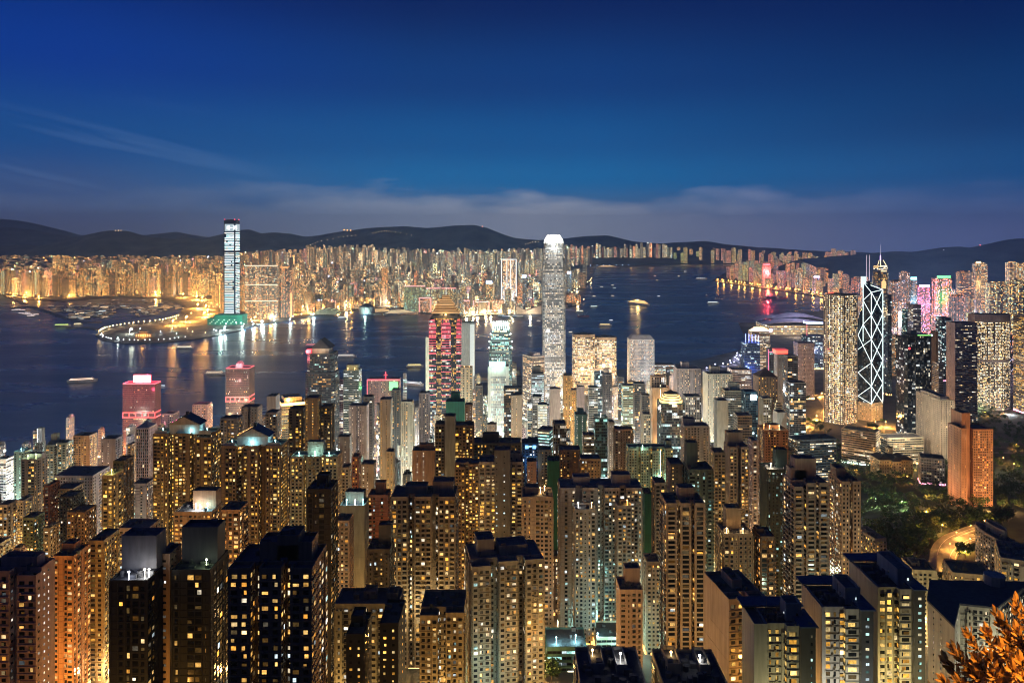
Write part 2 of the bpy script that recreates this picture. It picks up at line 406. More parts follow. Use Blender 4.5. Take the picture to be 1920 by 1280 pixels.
class Bld:
    """one building: walls, windows, roofs gathered in its own coordinates"""
    def __init__(s, seed): s.wall = MB(); s.trim = MB(); s.win = MB(); s.roof = MB(); s.rng = np.random.default_rng(seed); s.ind = []; s.want = False
    def facade(s, p0, p1, z0, z1, st):
        p0 = np.array(p0, float); p1 = np.array(p1, float); w = float(np.hypot(*(p1 - p0)))
        if w < .8: return
        u = (p1 - p0) / w; fr = (p0[0], p0[1], u[0], u[1], u[1], -u[0])
        if st.get('none'):
            nf = int((z1 - z0) / st['fh'])
            s.wall.boxes([[0, w, -.05, st['ledge'][0], z0 + k * st['fh'], z0 + k * st['fh'] + st['ledge'][1]] for k in range(1, nf)], fr); return
        fh = st['fh']; nf = max(1, int((z1 - z0 - .8) / fh)); base = z1 - .8 - nf * fh
        nb = max(1, int(round((w - .6) / st['bw']))); bw = (w - .6) / nb
        fz = base + fh * np.arange(nf); bs = .3 + bw * np.arange(nb)
        lm = lit_matrix(nf, nb, st, s.rng)
        ww = bw * st['ww'] * np.where(np.arange(nb) % 3 == 1, .8, 1) if st['ww'] < .8 and not st.get('even') else np.full(nb, bw * st['ww'])
        keep = np.ones((nf, nb), bool)
        if st.get('cols'):
            c = np.zeros(nb, bool); k = st['cols']; mid = nb // 2
            for q in range(k): c[min(nb - 1, max(0, mid + (q - k // 2) * 2))] = True
            keep &= c[None]
        slot = st.get('slot', 0); isslot = np.zeros(nb, bool)
        if slot and nb > slot:
            isslot[slot // 2::slot] = True
        F0, B0 = np.meshgrid(fz, bs, indexing='ij'); WW = np.broadcast_to(ww[None], F0.shape)
        if not (st.get('even') or st.get('run') or st.get('cols')) and nb > 3:     # every column of rooms has its own window
            cf = s.rng.choice([.5, .72, 1.0, 1.0, 1.22], nb); WW = np.minimum(WW * cf[None], bw * .9); vs = s.rng.uniform(-.22, .25, nb)
            keep &= (s.rng.random(nb) > .10)[None]
        else: vs = np.zeros(nb)
        s0 = B0 + (bw - WW) / 2
        a = np.stack([s0, s0 + WW, F0 + st['sb'], F0 + st['sb'] + st['wh'] + np.minimum(vs, .2)[None]], -1)
        if slot:                                                   # slots: narrow windows of bathrooms and stairs
            m = np.broadcast_to(isslot[None], F0.shape)
            a[m, 0] += bw * .18; a[m, 1] -= bw * .18; a[m, 3] -= st['wh'] * .25
        bayc = np.zeros(nb, bool)
        if st.get('ac') and not st.get('balc') and nb > 2:              # stacks of bay windows stand proud of the wall
            bayc = (s.rng.random(nb) < .45) & ~isslot; ci = np.where(bayc)[0]; o = np.ones(len(ci))
            if len(ci): s.wall.boxes(np.stack([bs[ci] + .12, bs[ci] + bw - .12, -.1 * o, .62 * o, (z0 + .5) * o, (z1 - 2.2) * o], -1), fr)
        tt = np.broadcast_to(np.where(bayc, .62, 0.)[None], F0.shape)[keep]
        a = a[keep]; c = lm[keep]
        s.win.quads(a, .015 + tt, fr, 0, np.zeros_like(c))                # the whole glazing, dark
        if not st.get('run') and not st.get('even') and len(a):      # curtains: lit width varies
            k = s.rng.random(len(a)); q = s.rng.uniform(.0, .5, len(a)) * (k < .62); wd = a[:, 1] - a[:, 0]; sd = s.rng.random(len(a)) < .5
            a[:, 0] += np.where(sd, q, 0) * wd; a[:, 1] -= np.where(sd, 0, q) * wd
            hb = s.rng.uniform(0, .45, len(a)) * (s.rng.random(len(a)) < .3); a[:, 3] -= hb * (a[:, 3] - a[:, 2])
        t = .035 + tt
        if s.want and len(s.ind) < 100:
            k = np.argsort(-a[:, 2], kind='stable'); n = min(100 - len(s.ind), 60)
            for i in k[:n]: s.ind.append((a[i], c[i], fr, t[i]))
            r = k[n:]; a, c, t = a[r], c[r], t[r]
        s.win.quads(a, t, fr, 0, c)
        ld, lh = st['ledge']
        if ld: s.trim.boxes(np.stack([np.full(nf, .02), np.full(nf, w - .02), np.full(nf, -.1), np.full(nf, ld), fz - lh / 2, fz + lh / 2], -1), fr)
        pw, pd = st['pier']
        if pw:
            e = .3 + bw * np.arange(nb + 1)
            s.trim.boxes(np.stack([e - pw / 2, e + pw / 2, np.full(nb + 1, -.1), np.full(nb + 1, pd), np.full(nb + 1, z0), np.full(nb + 1, z1 - .35)], -1), fr)
        bal = st.get('balc', 0)
        if bal:
            cols = np.where(~isslot)[0]; cols = cols[s.rng.random(len(cols)) < bal]
            if len(cols):
                FF, CC = np.meshgrid(fz, bs[cols], indexing='ij'); FF, CC = FF.ravel(), CC.ravel(); n = len(FF)
                o = np.full(n, 1.0)
                s.wall.boxes(np.stack([CC + .25, CC + bw - .25, -.1 * o, 1.25 * o, FF - .12, FF + .1], -1), fr)
                s.trim.boxes(np.stack([CC + .25, CC + bw - .25, 1.13 * o, 1.28 * o, FF - .1, FF + .95], -1), fr)
        ac = st.get('ac', 0)
        if ac:
            m = (s.rng.random(F0.shape) < ac) & keep
            FF, CC = F0[m], B0[m]; n = len(FF)
            if n:
                off = s.rng.random(n) * .3 * bw; o = np.full(n, 1.0)
                s.trim.boxes(np.stack([CC + off, CC + off + .9, -.05 * o, .62 * o, FF + .15, FF + .75], -1), fr)
    def prism(s, poly, z0, z1, st, st2=None, parapet=1.1, roof=True, tint=0):
        """st on camera-facing faces; st2 on the faces turned sideways; st may be a list per edge"""
        s.wall.prism(poly, z0, z1, tint, top=False)
        n = len(poly)
        for i in range(n):
            p, q = poly[i], poly[(i + 1) % n]
            dx, dy = q[0] - p[0], q[1] - p[1]; l = math.hypot(dx, dy)
            if l < .5: continue
            nx, ny = dy / l, -dx / l
            if isinstance(st, list):
                if st[i] is not None: s.facade(p, q, z0, z1, st[i])
            elif ny < -.72: s.facade(p, q, z0, z1, st)
            elif ny < .3: s.facade(p, q, z0, z1, st2 or st)
        if roof:
            s.roof.add([(x, y, z1 - .15) for x, y in poly], [list(range(n))])
            cx = sum(p[0] for p in poly) / n; cyy = sum(p[1] for p in poly) / n
            for i in range(n):
                p, q = poly[i], poly[(i + 1) % n]; l = math.hypot(q[0] - p[0], q[1] - p[1])
                if l < .8: continue
                u = ((q[0] - p[0]) / l, (q[1] - p[1]) / l)
                s.wall.boxes([[0, l - .02, -.3, .05, z1 - .3, z1 + parapet]], (p[0], p[1], u[0], u[1], u[1], -u[0]))
    def clutter(s, x0, x1, y0, y1, z, n, rng):
        """tanks, ducts, vents and pipes standing on a roof"""
        for _ in range(n):
            a, b = rng.uniform(x0, x1), rng.uniform(y0, y1); k = rng.random()
            if k < .5:
                w, d, h = rng.uniform(.8, 3.2), rng.uniform(.8, 2.6), rng.uniform(.6, 2.4); s.roof.box(a - w / 2, a + w / 2, b - d / 2, b + d / 2, z - .2, z + h)
            elif k < .7: s.roof.bar((a, b, z - .2), (a, b, z + rng.uniform(1.2, 2.6)), rng.uniform(.7, 1.3), 8)
            elif k < .9:
                l = rng.uniform(2, 6); s.roof.boxes([[a - l / 2, a + l / 2, b - .15, b + .15, z + .3, z + .55]])
            else: s.roof.bar((a, b, z - .2), (a, b, z + rng.uniform(3, 8)), .09, 4)
    def finish(s, root, color, roofcol=(1, 1, 1), wallmats=('wall',), winname="window"):
        if s.wall.n: s.wall.build("wall", list(wallmats), root, color)
        if s.win.n:
            o = s.win.build(winname, ['win'], root); o['kind'] = "stuff"
        k = s.rng.choice([.55, .7, .9, 1.15, 1.35])
        if s.trim.n: s.trim.build("trim", ['wall'], root, tuple(min(.75, v * k) for v in color))
        if s.roof.n: s.roof.build("roof", ['roof'], root, [(.15, .155, .17), (.17, .15, .14), (.12, .15, .13), (.22, .22, .22), (.11, .115, .13)][int(s.rng.integers(5))])
        for a, c, fr, t in s.ind:
            o = bpy.data.objects.new("window", PANE()); COL.objects.link(o); o.parent = root
            sm = (a[0] + a[1]) / 2; px, py, ux, uy, nx, ny = fr
            o.location = (px + sm * ux + t * nx, py + sm * uy + t * ny, a[2]); o.rotation_euler = (0, 0, math.atan2(uy, ux))
            o.scale = (a[1] - a[0], 1, a[3] - a[2]); o.color = (*c, 1)
_pane = []
def PANE():
    if not _pane:
        m = MB(); m.add([(-.5, 0, 0), (.5, 0, 0), (.5, 0, 1), (-.5, 0, 1)], [[0, 1, 2, 3]]); _pane.append(m.mesh("window", ['pane']))
    return _pane[0]

FOOT = []            # occupied ground (X, Y, half width, half depth)
REFS = []            # (px centre, D, short description) of named buildings for telling the others apart
def solve(x0, x1, D, d, yaw):
    """plan width and centre so that the silhouette spans x0..x1 and the nearest corner lies at depth D"""
    w = max(6.0, (x1 - x0) / F * D * .85); X = wx((x0 + x1) / 2, D)
    c, s_ = math.cos(yaw), math.sin(yaw)
    for _ in range(40):
        cor = [(sx * w / 2, sy * d / 2) for sx in (-1, 1) for sy in (-1, 1)]
        rot = [(a * c - b * s_, a * s_ + b * c) for a, b in cor]
        ymin = min(r[1] for r in rot); Yc = D - ymin
        pr = [ppx(X + r[0], Yc + r[1]) for r in rot]
        e0, e1 = x0 - min(pr), x1 - max(pr)
        X += (e0 + e1) / 2 / F * Yc; w = max(5.0, w + (e1 - e0) / F * Yc * .8)
    return X, Yc, w
WALLS = {'beige': (.42, .35, .25), 'tan': (.40, .29, .19), 'brown': (.20, .13, .085), 'grey': (.34, .34, .34), 'white': (.62, .60, .55), 'pink': (.48, .33, .28),
         'dark': (.07, .068, .066), 'black': (.022, .026, .032), 'concrete': (.30, .28, .25), 'red': (.34, .12, .08), 'green': (.10, .22, .16), 'teal': (.08, .20, .21), 'cream': (.55, .47, .34),
         'blue': (.05, .16, .30), 'orange': (.50, .26, .15), 'lilac': (.40, .36, .42), 'slate': (.16, .17, .19)}
def style(name, **kw):
    d = dict(STY[name]); d.update(kw); return d
HK = []
def B(label, ref, x0, x1, yf, D, d=20, sty='flat', col='beige', yaw=0, side=None, prot=0, pent=(), lit=None, pal=None, ind=False, cat="apartment tower", name="apartment_tower",
      fh=None, gain=None, group=None, clutter=6, lights=(), mast=0, slope=0, z0=None, cap=None, bw=None, pc=None):
    """a tower measured in the photograph: silhouette x0..x1, front roof edge at row yf, front face at depth D"""
    seed = int(abs(x0 * 13 + x1 * 7 + yf * 3 + D)) % 99991
    rng = random.Random(seed); yw = math.radians(yaw)
    X, Yc, w = solve(x0, x1, D, d, yw); g = ground(X, Yc) - 3 if z0 is None else z0
    zt = wz(yf, D); H = max(8, zt - g)
    root = empty(name, (X, Yc, g), yw); tag(root, label, cat, group)
    FOOT.append((X, Yc, (abs(w * math.cos(yw)) + abs(d * math.sin(yw))) / 2, (abs(d * math.cos(yw)) + abs(w * math.sin(yw))) / 2))
    if ref: REFS.append(((x0 + x1) / 2, D, ref, yf))
    st = style(sty)
    if lit is not None: st['lit'] = lit
    if pal: st['pal'] = pal
    if fh: st['fh'] = fh
    if gain: st['gain'] = gain
    if bw: st['bw'] = bw
    st2 = None
    if side:
        st2 = style(side)
        if side == sty: st2 = st
        elif pal: st2['pal'] = pal
    b = Bld(seed); b.want = ind
    c = col if isinstance(col, tuple) else (lambda k: tuple(v * k * rng.uniform(.93, 1.07) for v in WALLS[col]))(rng.uniform(.65, 1.2))
    hw, hd = w / 2, d / 2
    if prot:
        pd = min(6.5, d * .3)
        sr = dict(st); sr['lit'] = min(.75, st['lit'] * 1.9); sr['gain'] = 1.25; sr['pal'] = 'mix' if st['pal'] == 'amber' else st['pal']; sr['ac'] = .5 if 'ac' in st else 0
        b.prism([(-hw, -hd + pd), (hw, -hd + pd), (hw, hd), (-hw, hd)], 0, H, sr, st2)
        gw = w / (prot + (prot - 1) * .42); x = -hw
        for k in range(prot):
            dz = 0 if k % 2 else -.02 * H * (rng.random() < .4)
            b.prism([(x, -hd), (x + gw, -hd), (x + gw, -hd + pd - .02), (x, -hd + pd - .02)], 0, H + dz + .05, st, st2)
            x += gw * 1.42
    else:
        b.prism([(-hw, -hd), (hw, -hd), (hw, hd), (-hw, hd)], 0, H, st, st2)
    b.clutter(-hw * .8, hw * .8, -hd * .6, hd * .8, H, clutter * 3 if ind else clutter, rng)
    if mast: b.roof.bar((0, 0, H), (0, 0, H + mast), .25, 5, r1=.08)
    # penthouses: (x0, x1, ytop) in the photograph, set back on the roof
    for q in pent:
        a0, a1, yt = q[:3]; dd = D + d * .45
        zz = wz(yt, dd) - g; l0, l1 = wx(a0, dd) - X, wx(a1, dd) - X
        l0, l1 = max(-hw + .4, min(l0, l1 - 2)), min(hw - .4, l1)
        if l1 - l0 < 2: l0, l1 = -hw * .4, hw * .4
        if zz > H + 1:
            p = Bld(seed + 5); y0_, y1_ = -hd * .12, hd * .75
            p.prism([(l0, y0_), (l1, y0_), (l1, y1_), (l0, y1_)], H - .3, zz, style(q[3] if len(q) > 3 else 'blank'))
            p.clutter(l0 + 1, l1 - 1, y0_ + .6, y1_ - .6, zz, 2, rng)
            po = empty("penthouse", (0, 0, 0)); po.parent = root
            for mb, nm, mt in ((p.wall, "wall", ['wall']), (p.trim, "trim", ['wall']), (p.roof, "roof", ['roof']), (p.win, "window", ['win'])):
                if mb.n:
                    oo = mb.build(nm, mt, po, (.15, .155, .165) if nm == 'roof' else pc or c)
                    if nm == "window": oo['kind'] = "stuff"
    if cap == 'gable':
        m = MB(); zc = H + .2; gw_, gd_, gh = hw * .52, hd * .62, w * .16
        m.prism([(-gw_, -gd_), (gw_, -gd_), (gw_, gd_), (-gw_, gd_)], zc - .5, zc + gh, 0)
        m.build("gable_wall", ['wall'], root, (.5, .55, .56))
        r = MB(); e = gw_ * 1.12; ef = gd_ * 1.15; hb = zc + gh - .3; ht = hb + gh * .95
        r.add([(-e, -ef, hb), (e, -ef, hb), (0, -ef, ht), (-e, ef, hb), (e, ef, hb), (0, ef, ht)], [[0, 3, 4, 1], [0, 2, 5, 3], [1, 4, 5, 2], [3, 5, 4]], 0)
        r.add([(-e * .93, -ef + .05, hb + .1), (e * .93, -ef + .05, hb + .1), (0, -ef + .05, ht - gh * .12)], [[0, 1, 2]], 1)
        r.bar((0, -ef, ht), (0, ef, ht), .5, 6); r.box(-1.1, 1.1, -1, 1, ht - 1, ht + 2.2)
        r.build("gable_roof", ['core', 'wall'], root, (.38, .34, .28))
        for sx in (-1, 1):
            k = MB(); k.boxes([[sx * hw * .95 if sx < 0 else hw * .56, sx * hw * .56 if sx < 0 else hw * .95, -hd * .9, -hd * .55, H + 1.2, H + 1.9], [sx * hw * .95 if sx < 0 else hw * .56, sx * hw * .56 if sx < 0 else hw * .95, -hd * .88, -hd * .8, H + .2, H + 3.2]])
            k.build("roof_canopy", ['wall'], root, (.45, .5, .5))
    if cap == 'pyramid':
        m = MB(); hh = w * .42; e = 1.02
        m.add([(-hw * e, -hd * e, H + .3), (hw * e, -hd * e, H + .3), (hw * e, hd * e, H + .3), (-hw * e, hd * e, H + .3), (0, 0, H + hh)], [[0, 1, 4], [1, 2, 4], [2, 3, 4], [3, 0, 4]])
        m.build("pyramid_roof", ['wall'], root, tuple(v * .8 for v in c))
    b.finish(root, c)
    for (lx, ly, lz, pw, lc) in lights:
        lamp(root, (lx * hw, ly * hd, H + lz), pw, lc, 1.0, name="roof_light")
        m = MB(); m.ball((lx * hw, ly * hd, H + lz + 1.6), .45); m.bar((lx * hw, ly * hd, H - .2), (lx * hw, ly * hd, H + lz + 1.5), .08); m.build("roof_lamp", ['neon'], root, tuple(v * 14 for v in lc))
    if D > 430 and H > 14:                                            # glowing boxes added at the foot to throw light up the walls
        m = MB(); zb = 3.6; k = rng.random()
        for a0, b0, c0, d0 in ((-hw, hw, -hd - .9, -hd - .2), (-hw - .9, -hw - .2, -hd, hd), (hw + .2, hw + .9, -hd, hd)):
            for q in range(4):
                if rng.random() < .7:
                    if b0 - a0 > 2: m.box(a0 + (b0 - a0) * (q + .1) / 4, a0 + (b0 - a0) * (q + .9) / 4, c0, d0, zb, zb + rng.uniform(2, 4))
                    else: m.box(a0, b0, c0 + (d0 - c0) * (q + .1) / 4, c0 + (d0 - c0) * (q + .9) / 4, zb, zb + rng.uniform(2, 4))
        gc = rng.choice([(3, 1.5, .35), (3, 1.7, .6), (2.6, 2.4, 1.8), (2, 2.7, 2.3), (3, 1.2, .3)] if D < 1000 else [(4, 2.2, .8), (3.6, 3.4, 2.8), (2.6, 3.6, 3.2), (3.8, 2.4, 1.2), (4, 1.4, 2.2)])
        if m.n: m.build("foot_glow", ['neon'], root, gc)['kind'] = "stuff"
    return root, w, d, H
def strip(root, boxes, colr, name="light_strip", frame=None):
    m = MB(); m.boxes(boxes, frame); return m.build(name, ['neon'], root, colr)
# ---------------------------------------------------------------- water, land, hills
COAST = [sea(0, 862)[::1], sea(230, 835), sea(420, 800), sea(560, 783), sea(700, 768), sea(800, 752), sea(900, 722), sea(1000, 706), sea(1100, 700), sea(1250, 688), sea(1330, 673), sea(1400, 655),
         (960, 3350), (1056, 3764), (1330, 3820), (1420, 4000), (1496, 4197), (1980, 4700), (2060, 5450), (1930, 6300), (1809, 7308), (2250, 8600), (2966, 10700), (4200, 14000)]
COAST = [(-960 * 1.0, 1420)] + COAST
def coast_x(Y):
    if Y <= COAST[0][1]: return -3200.0
    for (xa, ya), (xb, yb) in zip(COAST, COAST[1:]):
        if ya <= Y <= yb: return xa + (xb - xa) * (Y - ya) / max(1e-6, yb - ya)
    return COAST[-1][0]
def build_land():
    m = MB(); m.add([(-15000, -400, 0), (15000, -400, 0), (15000, 19400, 0), (-15000, 19400, 0)], [[0, 1, 2, 3]])
    tag(m.build("water", ['water']), kind="structure")
    ys = list(range(-200, 1420, 30)) + sorted({round(y) for _, y in COAST if y > 1420} | {1420, 2000, 2350, 2700, 3200, 3600, 4500, 5000, 5900, 6800, 8000, 9500, 12000})
    rows = []
    for Y in ys:
        cx_ = coast_x(Y); xr = max(1500, Y * .72 + 500)
        ts = np.linspace(0, 1, 70) ** 1.0
        rows.append([(cx_ + (xr - cx_) * t, Y) for t in ts])
    v = []; f = []; mt = []
    n = 70
    for r in rows:
        for x, y in r: v.append((x, y, ground(x, y) + (noise.noise((x * .02, y * .02, 0)) * 2 if y < 1100 else 0)))
    for j in range(len(rows) - 1):
        for i in range(n - 1):
            f.append([j * n + i, j * n + i + 1, (j + 1) * n + i + 1, (j + 1) * n + i])
            x, y = rows[j][i]; x2, y2 = rows[j + 1][i + 1]
            mt.append(1 if (430 < (x + x2) / 2 < 900 and 560 < y < 1500 and x / y > .36) or y < 330 else 0)
    k = len(v)
    for j in range(len(rows)): x, y = rows[j][0]; v.append((x, y, -4))
    for j in range(len(rows) - 1): f.append([j * n, (j + 1) * n, k + j + 1, k + j]); mt.append(0)
    m = MB(); m.add(v, np.array(f), np.array(mt)); tag(m.build("ground", ['land', 'park']), kind="structure")
build_land()
KPOLY = [sea(-420, 548), sea(0, 553), sea(40, 561), sea(120, 566), sea(215, 558), sea(290, 559), sea(330, 567), sea(346, 576), sea(336, 588), sea(300, 602), sea(250, 608), sea(210, 614), sea(188, 621), sea(179, 630), sea(192, 639), sea(230, 645), sea(300, 644), sea(380, 635),
         sea(450, 621), sea(470, 612), sea(560, 598), sea(640, 585), sea(700, 577), sea(760, 582), sea(860, 597), sea(905, 592), sea(1000, 590), sea(1022, 588), (260, 4500), (330, 4900), sea(1066, 577), sea(1090, 571), sea(1068, 558), sea(1070, 549), sea(1098, 537),
         sea(1112, 526), sea(1085, 522), sea(1075, 512), sea(1090, 504), sea(1110, 499), sea(1200, 497), sea(1262, 494), sea(1330, 491), sea(1420, 490), (9000, 12600), (9000, 15500), (-9000, 15500), (-9000, 6200)]
def in_poly(x, y, P):
    c = False; j = len(P) - 1
    for i in range(len(P)):
        (xi, yi), (xj, yj) = P[i], P[j]
        if (yi > y) != (yj > y) and x < (xj - xi) * (y - yi) / (yj - yi) + xi: c = not c
        j = i
    return c
def sheet(name, poly, z, mat, kind="structure", skirt=6.0):
    from mathutils.geometry import tessellate_polygon
    tris = tessellate_polygon([[Vector((x, y, 0)) for x, y in poly]])
    m = MB(); n = len(poly); v = [(x, y, z) for x, y in poly]
    up = []
    for t in tris:
        a, b, c = (Vector(v[i]) for i in t)
        up.append(list(t) if (b - a).cross(c - a).z > 0 else list(t)[::-1])
    m.add(v, np.array(up))
    if skirt:
        area = sum(poly[i][0] * poly[(i + 1) % n][1] - poly[(i + 1) % n][0] * poly[i][1] for i in range(n))
        w = [(x, y, z) for x, y in poly] + [(x, y, z - skirt) for x, y in poly]
        m.add(w, [[i, n + i, n + (i + 1) % n, (i + 1) % n] if area > 0 else [(i + 1) % n, n + (i + 1) % n, n + i, i] for i in range(n)])
    return tag(m.build(name, [mat]), kind=kind)
sheet("peninsula_ground", KPOLY, 3.0, 'land')
def kslope():
    m = MB(); xs = np.linspace(-9500, 9500, 40); ys = [7600, 9000, 10500, 12000, 14000]
    v = [(x, y, kground(y) + 1.0) for y in ys for x in xs if True]
    f = [[j * 40 + i, j * 40 + i + 1, (j + 1) * 40 + i + 1, (j + 1) * 40 + i] for j in range(4) for i in range(39)
         if in_poly(xs[i], ys[j], KPOLY) and in_poly(xs[i + 1], ys[j], KPOLY)]
    m.add(v, f); tag(m.build("rising_ground", ['land']), kind="structure")
kslope()
def hill(name, pts, D, depth, zb=20, amp=14):
    """a ridge: outline rows measured in the photograph, at distance D, with slopes falling both ways"""
    xs = np.arange(pts[0][0], pts[-1][0] + 1, 6.0)
    ys = np.interp(xs, [p[0] for p in pts], [p[1] for p in pts])
    prof = [(-1, 0), (-.75, .16), (-.5, .42), (-.3, .66), (-.12, .88), (0, 1), (.2, .8), (.6, .3), (1, 0)]
    v = []; nr = len(prof)
    for k, (t, h) in enumerate(prof):
        for x, y in zip(xs, ys):
            X = wx(x, D); zr = CAMZ - (y - HY) / F * D
            Y = D + t * depth
            nz = noise.fractal(Vector((X * .0011, Y * .0011, D * .01)), 1.0, 2.0, 5)
            z = zb + (zr - zb) * h + (nz * amp * (4 if 0 < h < 1 else 1.0))
            v.append((X * (1 + t * .0), Y, z))
    n = len(xs)
    f = [[j * n + i, j * n + i + 1, (j + 1) * n + i + 1, (j + 1) * n + i] for j in range(nr - 1) for i in range(n - 1)]
    m = MB(); m.smooth = True; m.add(v, f); o = m.build(name, ['hill']); tag(o, kind="structure")
    return o
hill("hills", [(-160, 405), (0, 410), (28, 412), (60, 418), (100, 428), (150, 441), (220, 446), (300, 438), (330, 434), (360, 440), (420, 448), (600, 452)], 17800, 1400)
hill("hills", [(-160, 424), (-40, 426), (20, 426), (60, 430), (100, 439), (160, 446), (260, 460), (420, 470)], 15500, 2000)
hill("hills", [(-200, 466), (0, 460), (30, 460), (50, 457), (75, 462), (100, 454), (150, 443), (185, 435), (205, 432), (240, 433), (262, 440), (285, 446), (330, 448), (355, 445), (380, 447), (400, 442), (450, 432), (468, 431), (490, 438), (515, 436), (545, 438), (572, 444), (600, 441), (640, 434), (690, 428),
               (730, 426), (760, 424), (800, 427), (850, 423), (890, 422), (915, 428), (940, 438), (965, 446), (1010, 450), (1060, 447), (1100, 443), (1140, 442), (1160, 446), (1185, 452), (1240, 456), (1290, 453), (1325, 452), (1360, 458), (1420, 464), (1520, 470), (1620, 474), (1800, 478)], 12800, 1900)
hill("hills", [(1500, 486), (1590, 478), (1640, 474), (1680, 471), (1710, 472), (1740, 468), (1770, 464), (1800, 463), (1818, 465), (1850, 458), (1880, 451), (1900, 448), (1940, 447), (2010, 444), (2150, 440)], 7200, 1500, 8, 8)
# ---------------------------------------------------------------- landmark towers
def start(label, cat, name, x0, x1, D, d, yaw=0, ref=None, z0=None, yf=600, group=None):
    yw = math.radians(yaw); X, Yc, w = solve(x0, x1, D, d, yw)
    g = ground(X, Yc) - 3 if z0 is None else z0
    root = tag(empty(name, (X, Yc, g), yw), label, cat, group)
    FOOT.append((X, Yc, (abs(w * math.cos(yw)) + abs(d * math.sin(yw))) / 2, (abs(d * math.cos(yw)) + abs(w * math.sin(yw))) / 2))
    if ref: REFS.append(((x0 + x1) / 2, D, ref, yf))
    return root, X, Yc, w, d, g
def rect(x0, x1, y0, y1): return [(x0, y0), (x1, y0), (x1, y1), (x0, y1)]
def cham(hw, hd, c): return [(-hw + c, -hd), (hw - c, -hd), (hw, -hd + c), (hw, hd - c), (hw - c, hd), (-hw + c, hd), (-hw, hd - c), (-hw, -hd + c)]

def harbour_supertall():      # across the water, striped with white light
    D = 3800
    root, X, Yc, w, d, g = start("tallest tower across the harbour, slim slab banded with white light under a time display", "skyscraper", "skyscraper", 419, 450, D, 68, ref="banded supertall across the harbour", z0=3, yf=412)
    H = 482; hw, hd = w / 2, d / 2
    b = Bld(1)
    st = style('band', fh=8.0, bw=7, ww=1.0, wh=4.6, sb=1.4, ledge=(.3, .5), lit=.97, pal='cool', gain=2.3, fv=1); st['run'] = 0; st['even'] = 1
    lo = style('band', fh=8.0, bw=7, ww=1.0, wh=4.8, sb=1.4, ledge=(.3, .5), lit=.98, pal='cool', gain=1.5, fv=1); lo['even'] = 1
    n = 5
    b.wall.prism(cham(hw, hd, n), 0, H - 14, 0)
    b.facade((-hw + n, -hd - .05), (hw - n, -hd - .05), 330, 425, st); b.facade((-hw + n, -hd - .05), (hw - n, -hd - .05), 10, 330, lo)
    b.facade((hw + .05, -hd + n), (hw + .05, hd - n), 330, 425, st); b.facade((hw + .05, -hd + n), (hw + .05, hd - n), 10, 330, lo)
    b.wall.prism(rect(-hw + n, hw - n, -hd, hd), H - 14, H, 0); b.wall.prism(rect(-hw, hw, -hd + n, hd - n), H - 14, H - 4, 0)
    b.roof.box(-hw * .5, hw * .5, -hd * .5, hd * .5, H - .5, H + 2)
    b.finish(root, (.03, .045, .075), winname="light_band")
    p = MB(); p.boxes([[-hw + n + 1, hw - n - 1, -hd - .5, -hd - .1, 428, 462]]); p.boxes([[0, d - 2 * n - 2, .1, .5, 428, 462]], (hw, -hd + n + 1, 0, 1, 1, 0))
    p.build("display_panel", ['neon'], root, (.45, .56, .6))
    seg = {'1': 'bc', '0': 'abcdef', '3': 'abgcd', '9': 'abcfgd', '-': 'g'}
    m = MB(); x = -hw + n + 5; cw, chh, z = 8.2, 17, 436
    for ch in "10-39":
        for s_ in seg[ch]:
            q = {'a': (0, cw, chh - 2.4, chh), 'd': (0, cw, 0, 2.4), 'g': (0, cw, chh / 2 - 1.2, chh / 2 + 1.2), 'b': (cw - 2.4, cw, chh / 2, chh), 'c': (cw - 2.4, cw, 0, chh / 2), 'f': (0, 2.4, chh / 2, chh), 'e': (0, 2.4, 0, chh / 2)}[s_]
            m.boxes([[x + q[0], x + q[1], -hd - .9, -hd - .5, z + q[2], z + q[3]]])
        x += cw + 3.2
    m.build("time_display", ['neon'], root, (2.6, 2.8, 2.8))
    for sx in (-1, 1):
        for sy in (-1, 1): r = MB(); r.ball((sx * hw * .85, sy * hd * .85, H + 1.5), 2.2); r.build("beacon", ['neon'], root, (5, .25, .3))
harbour_supertall()

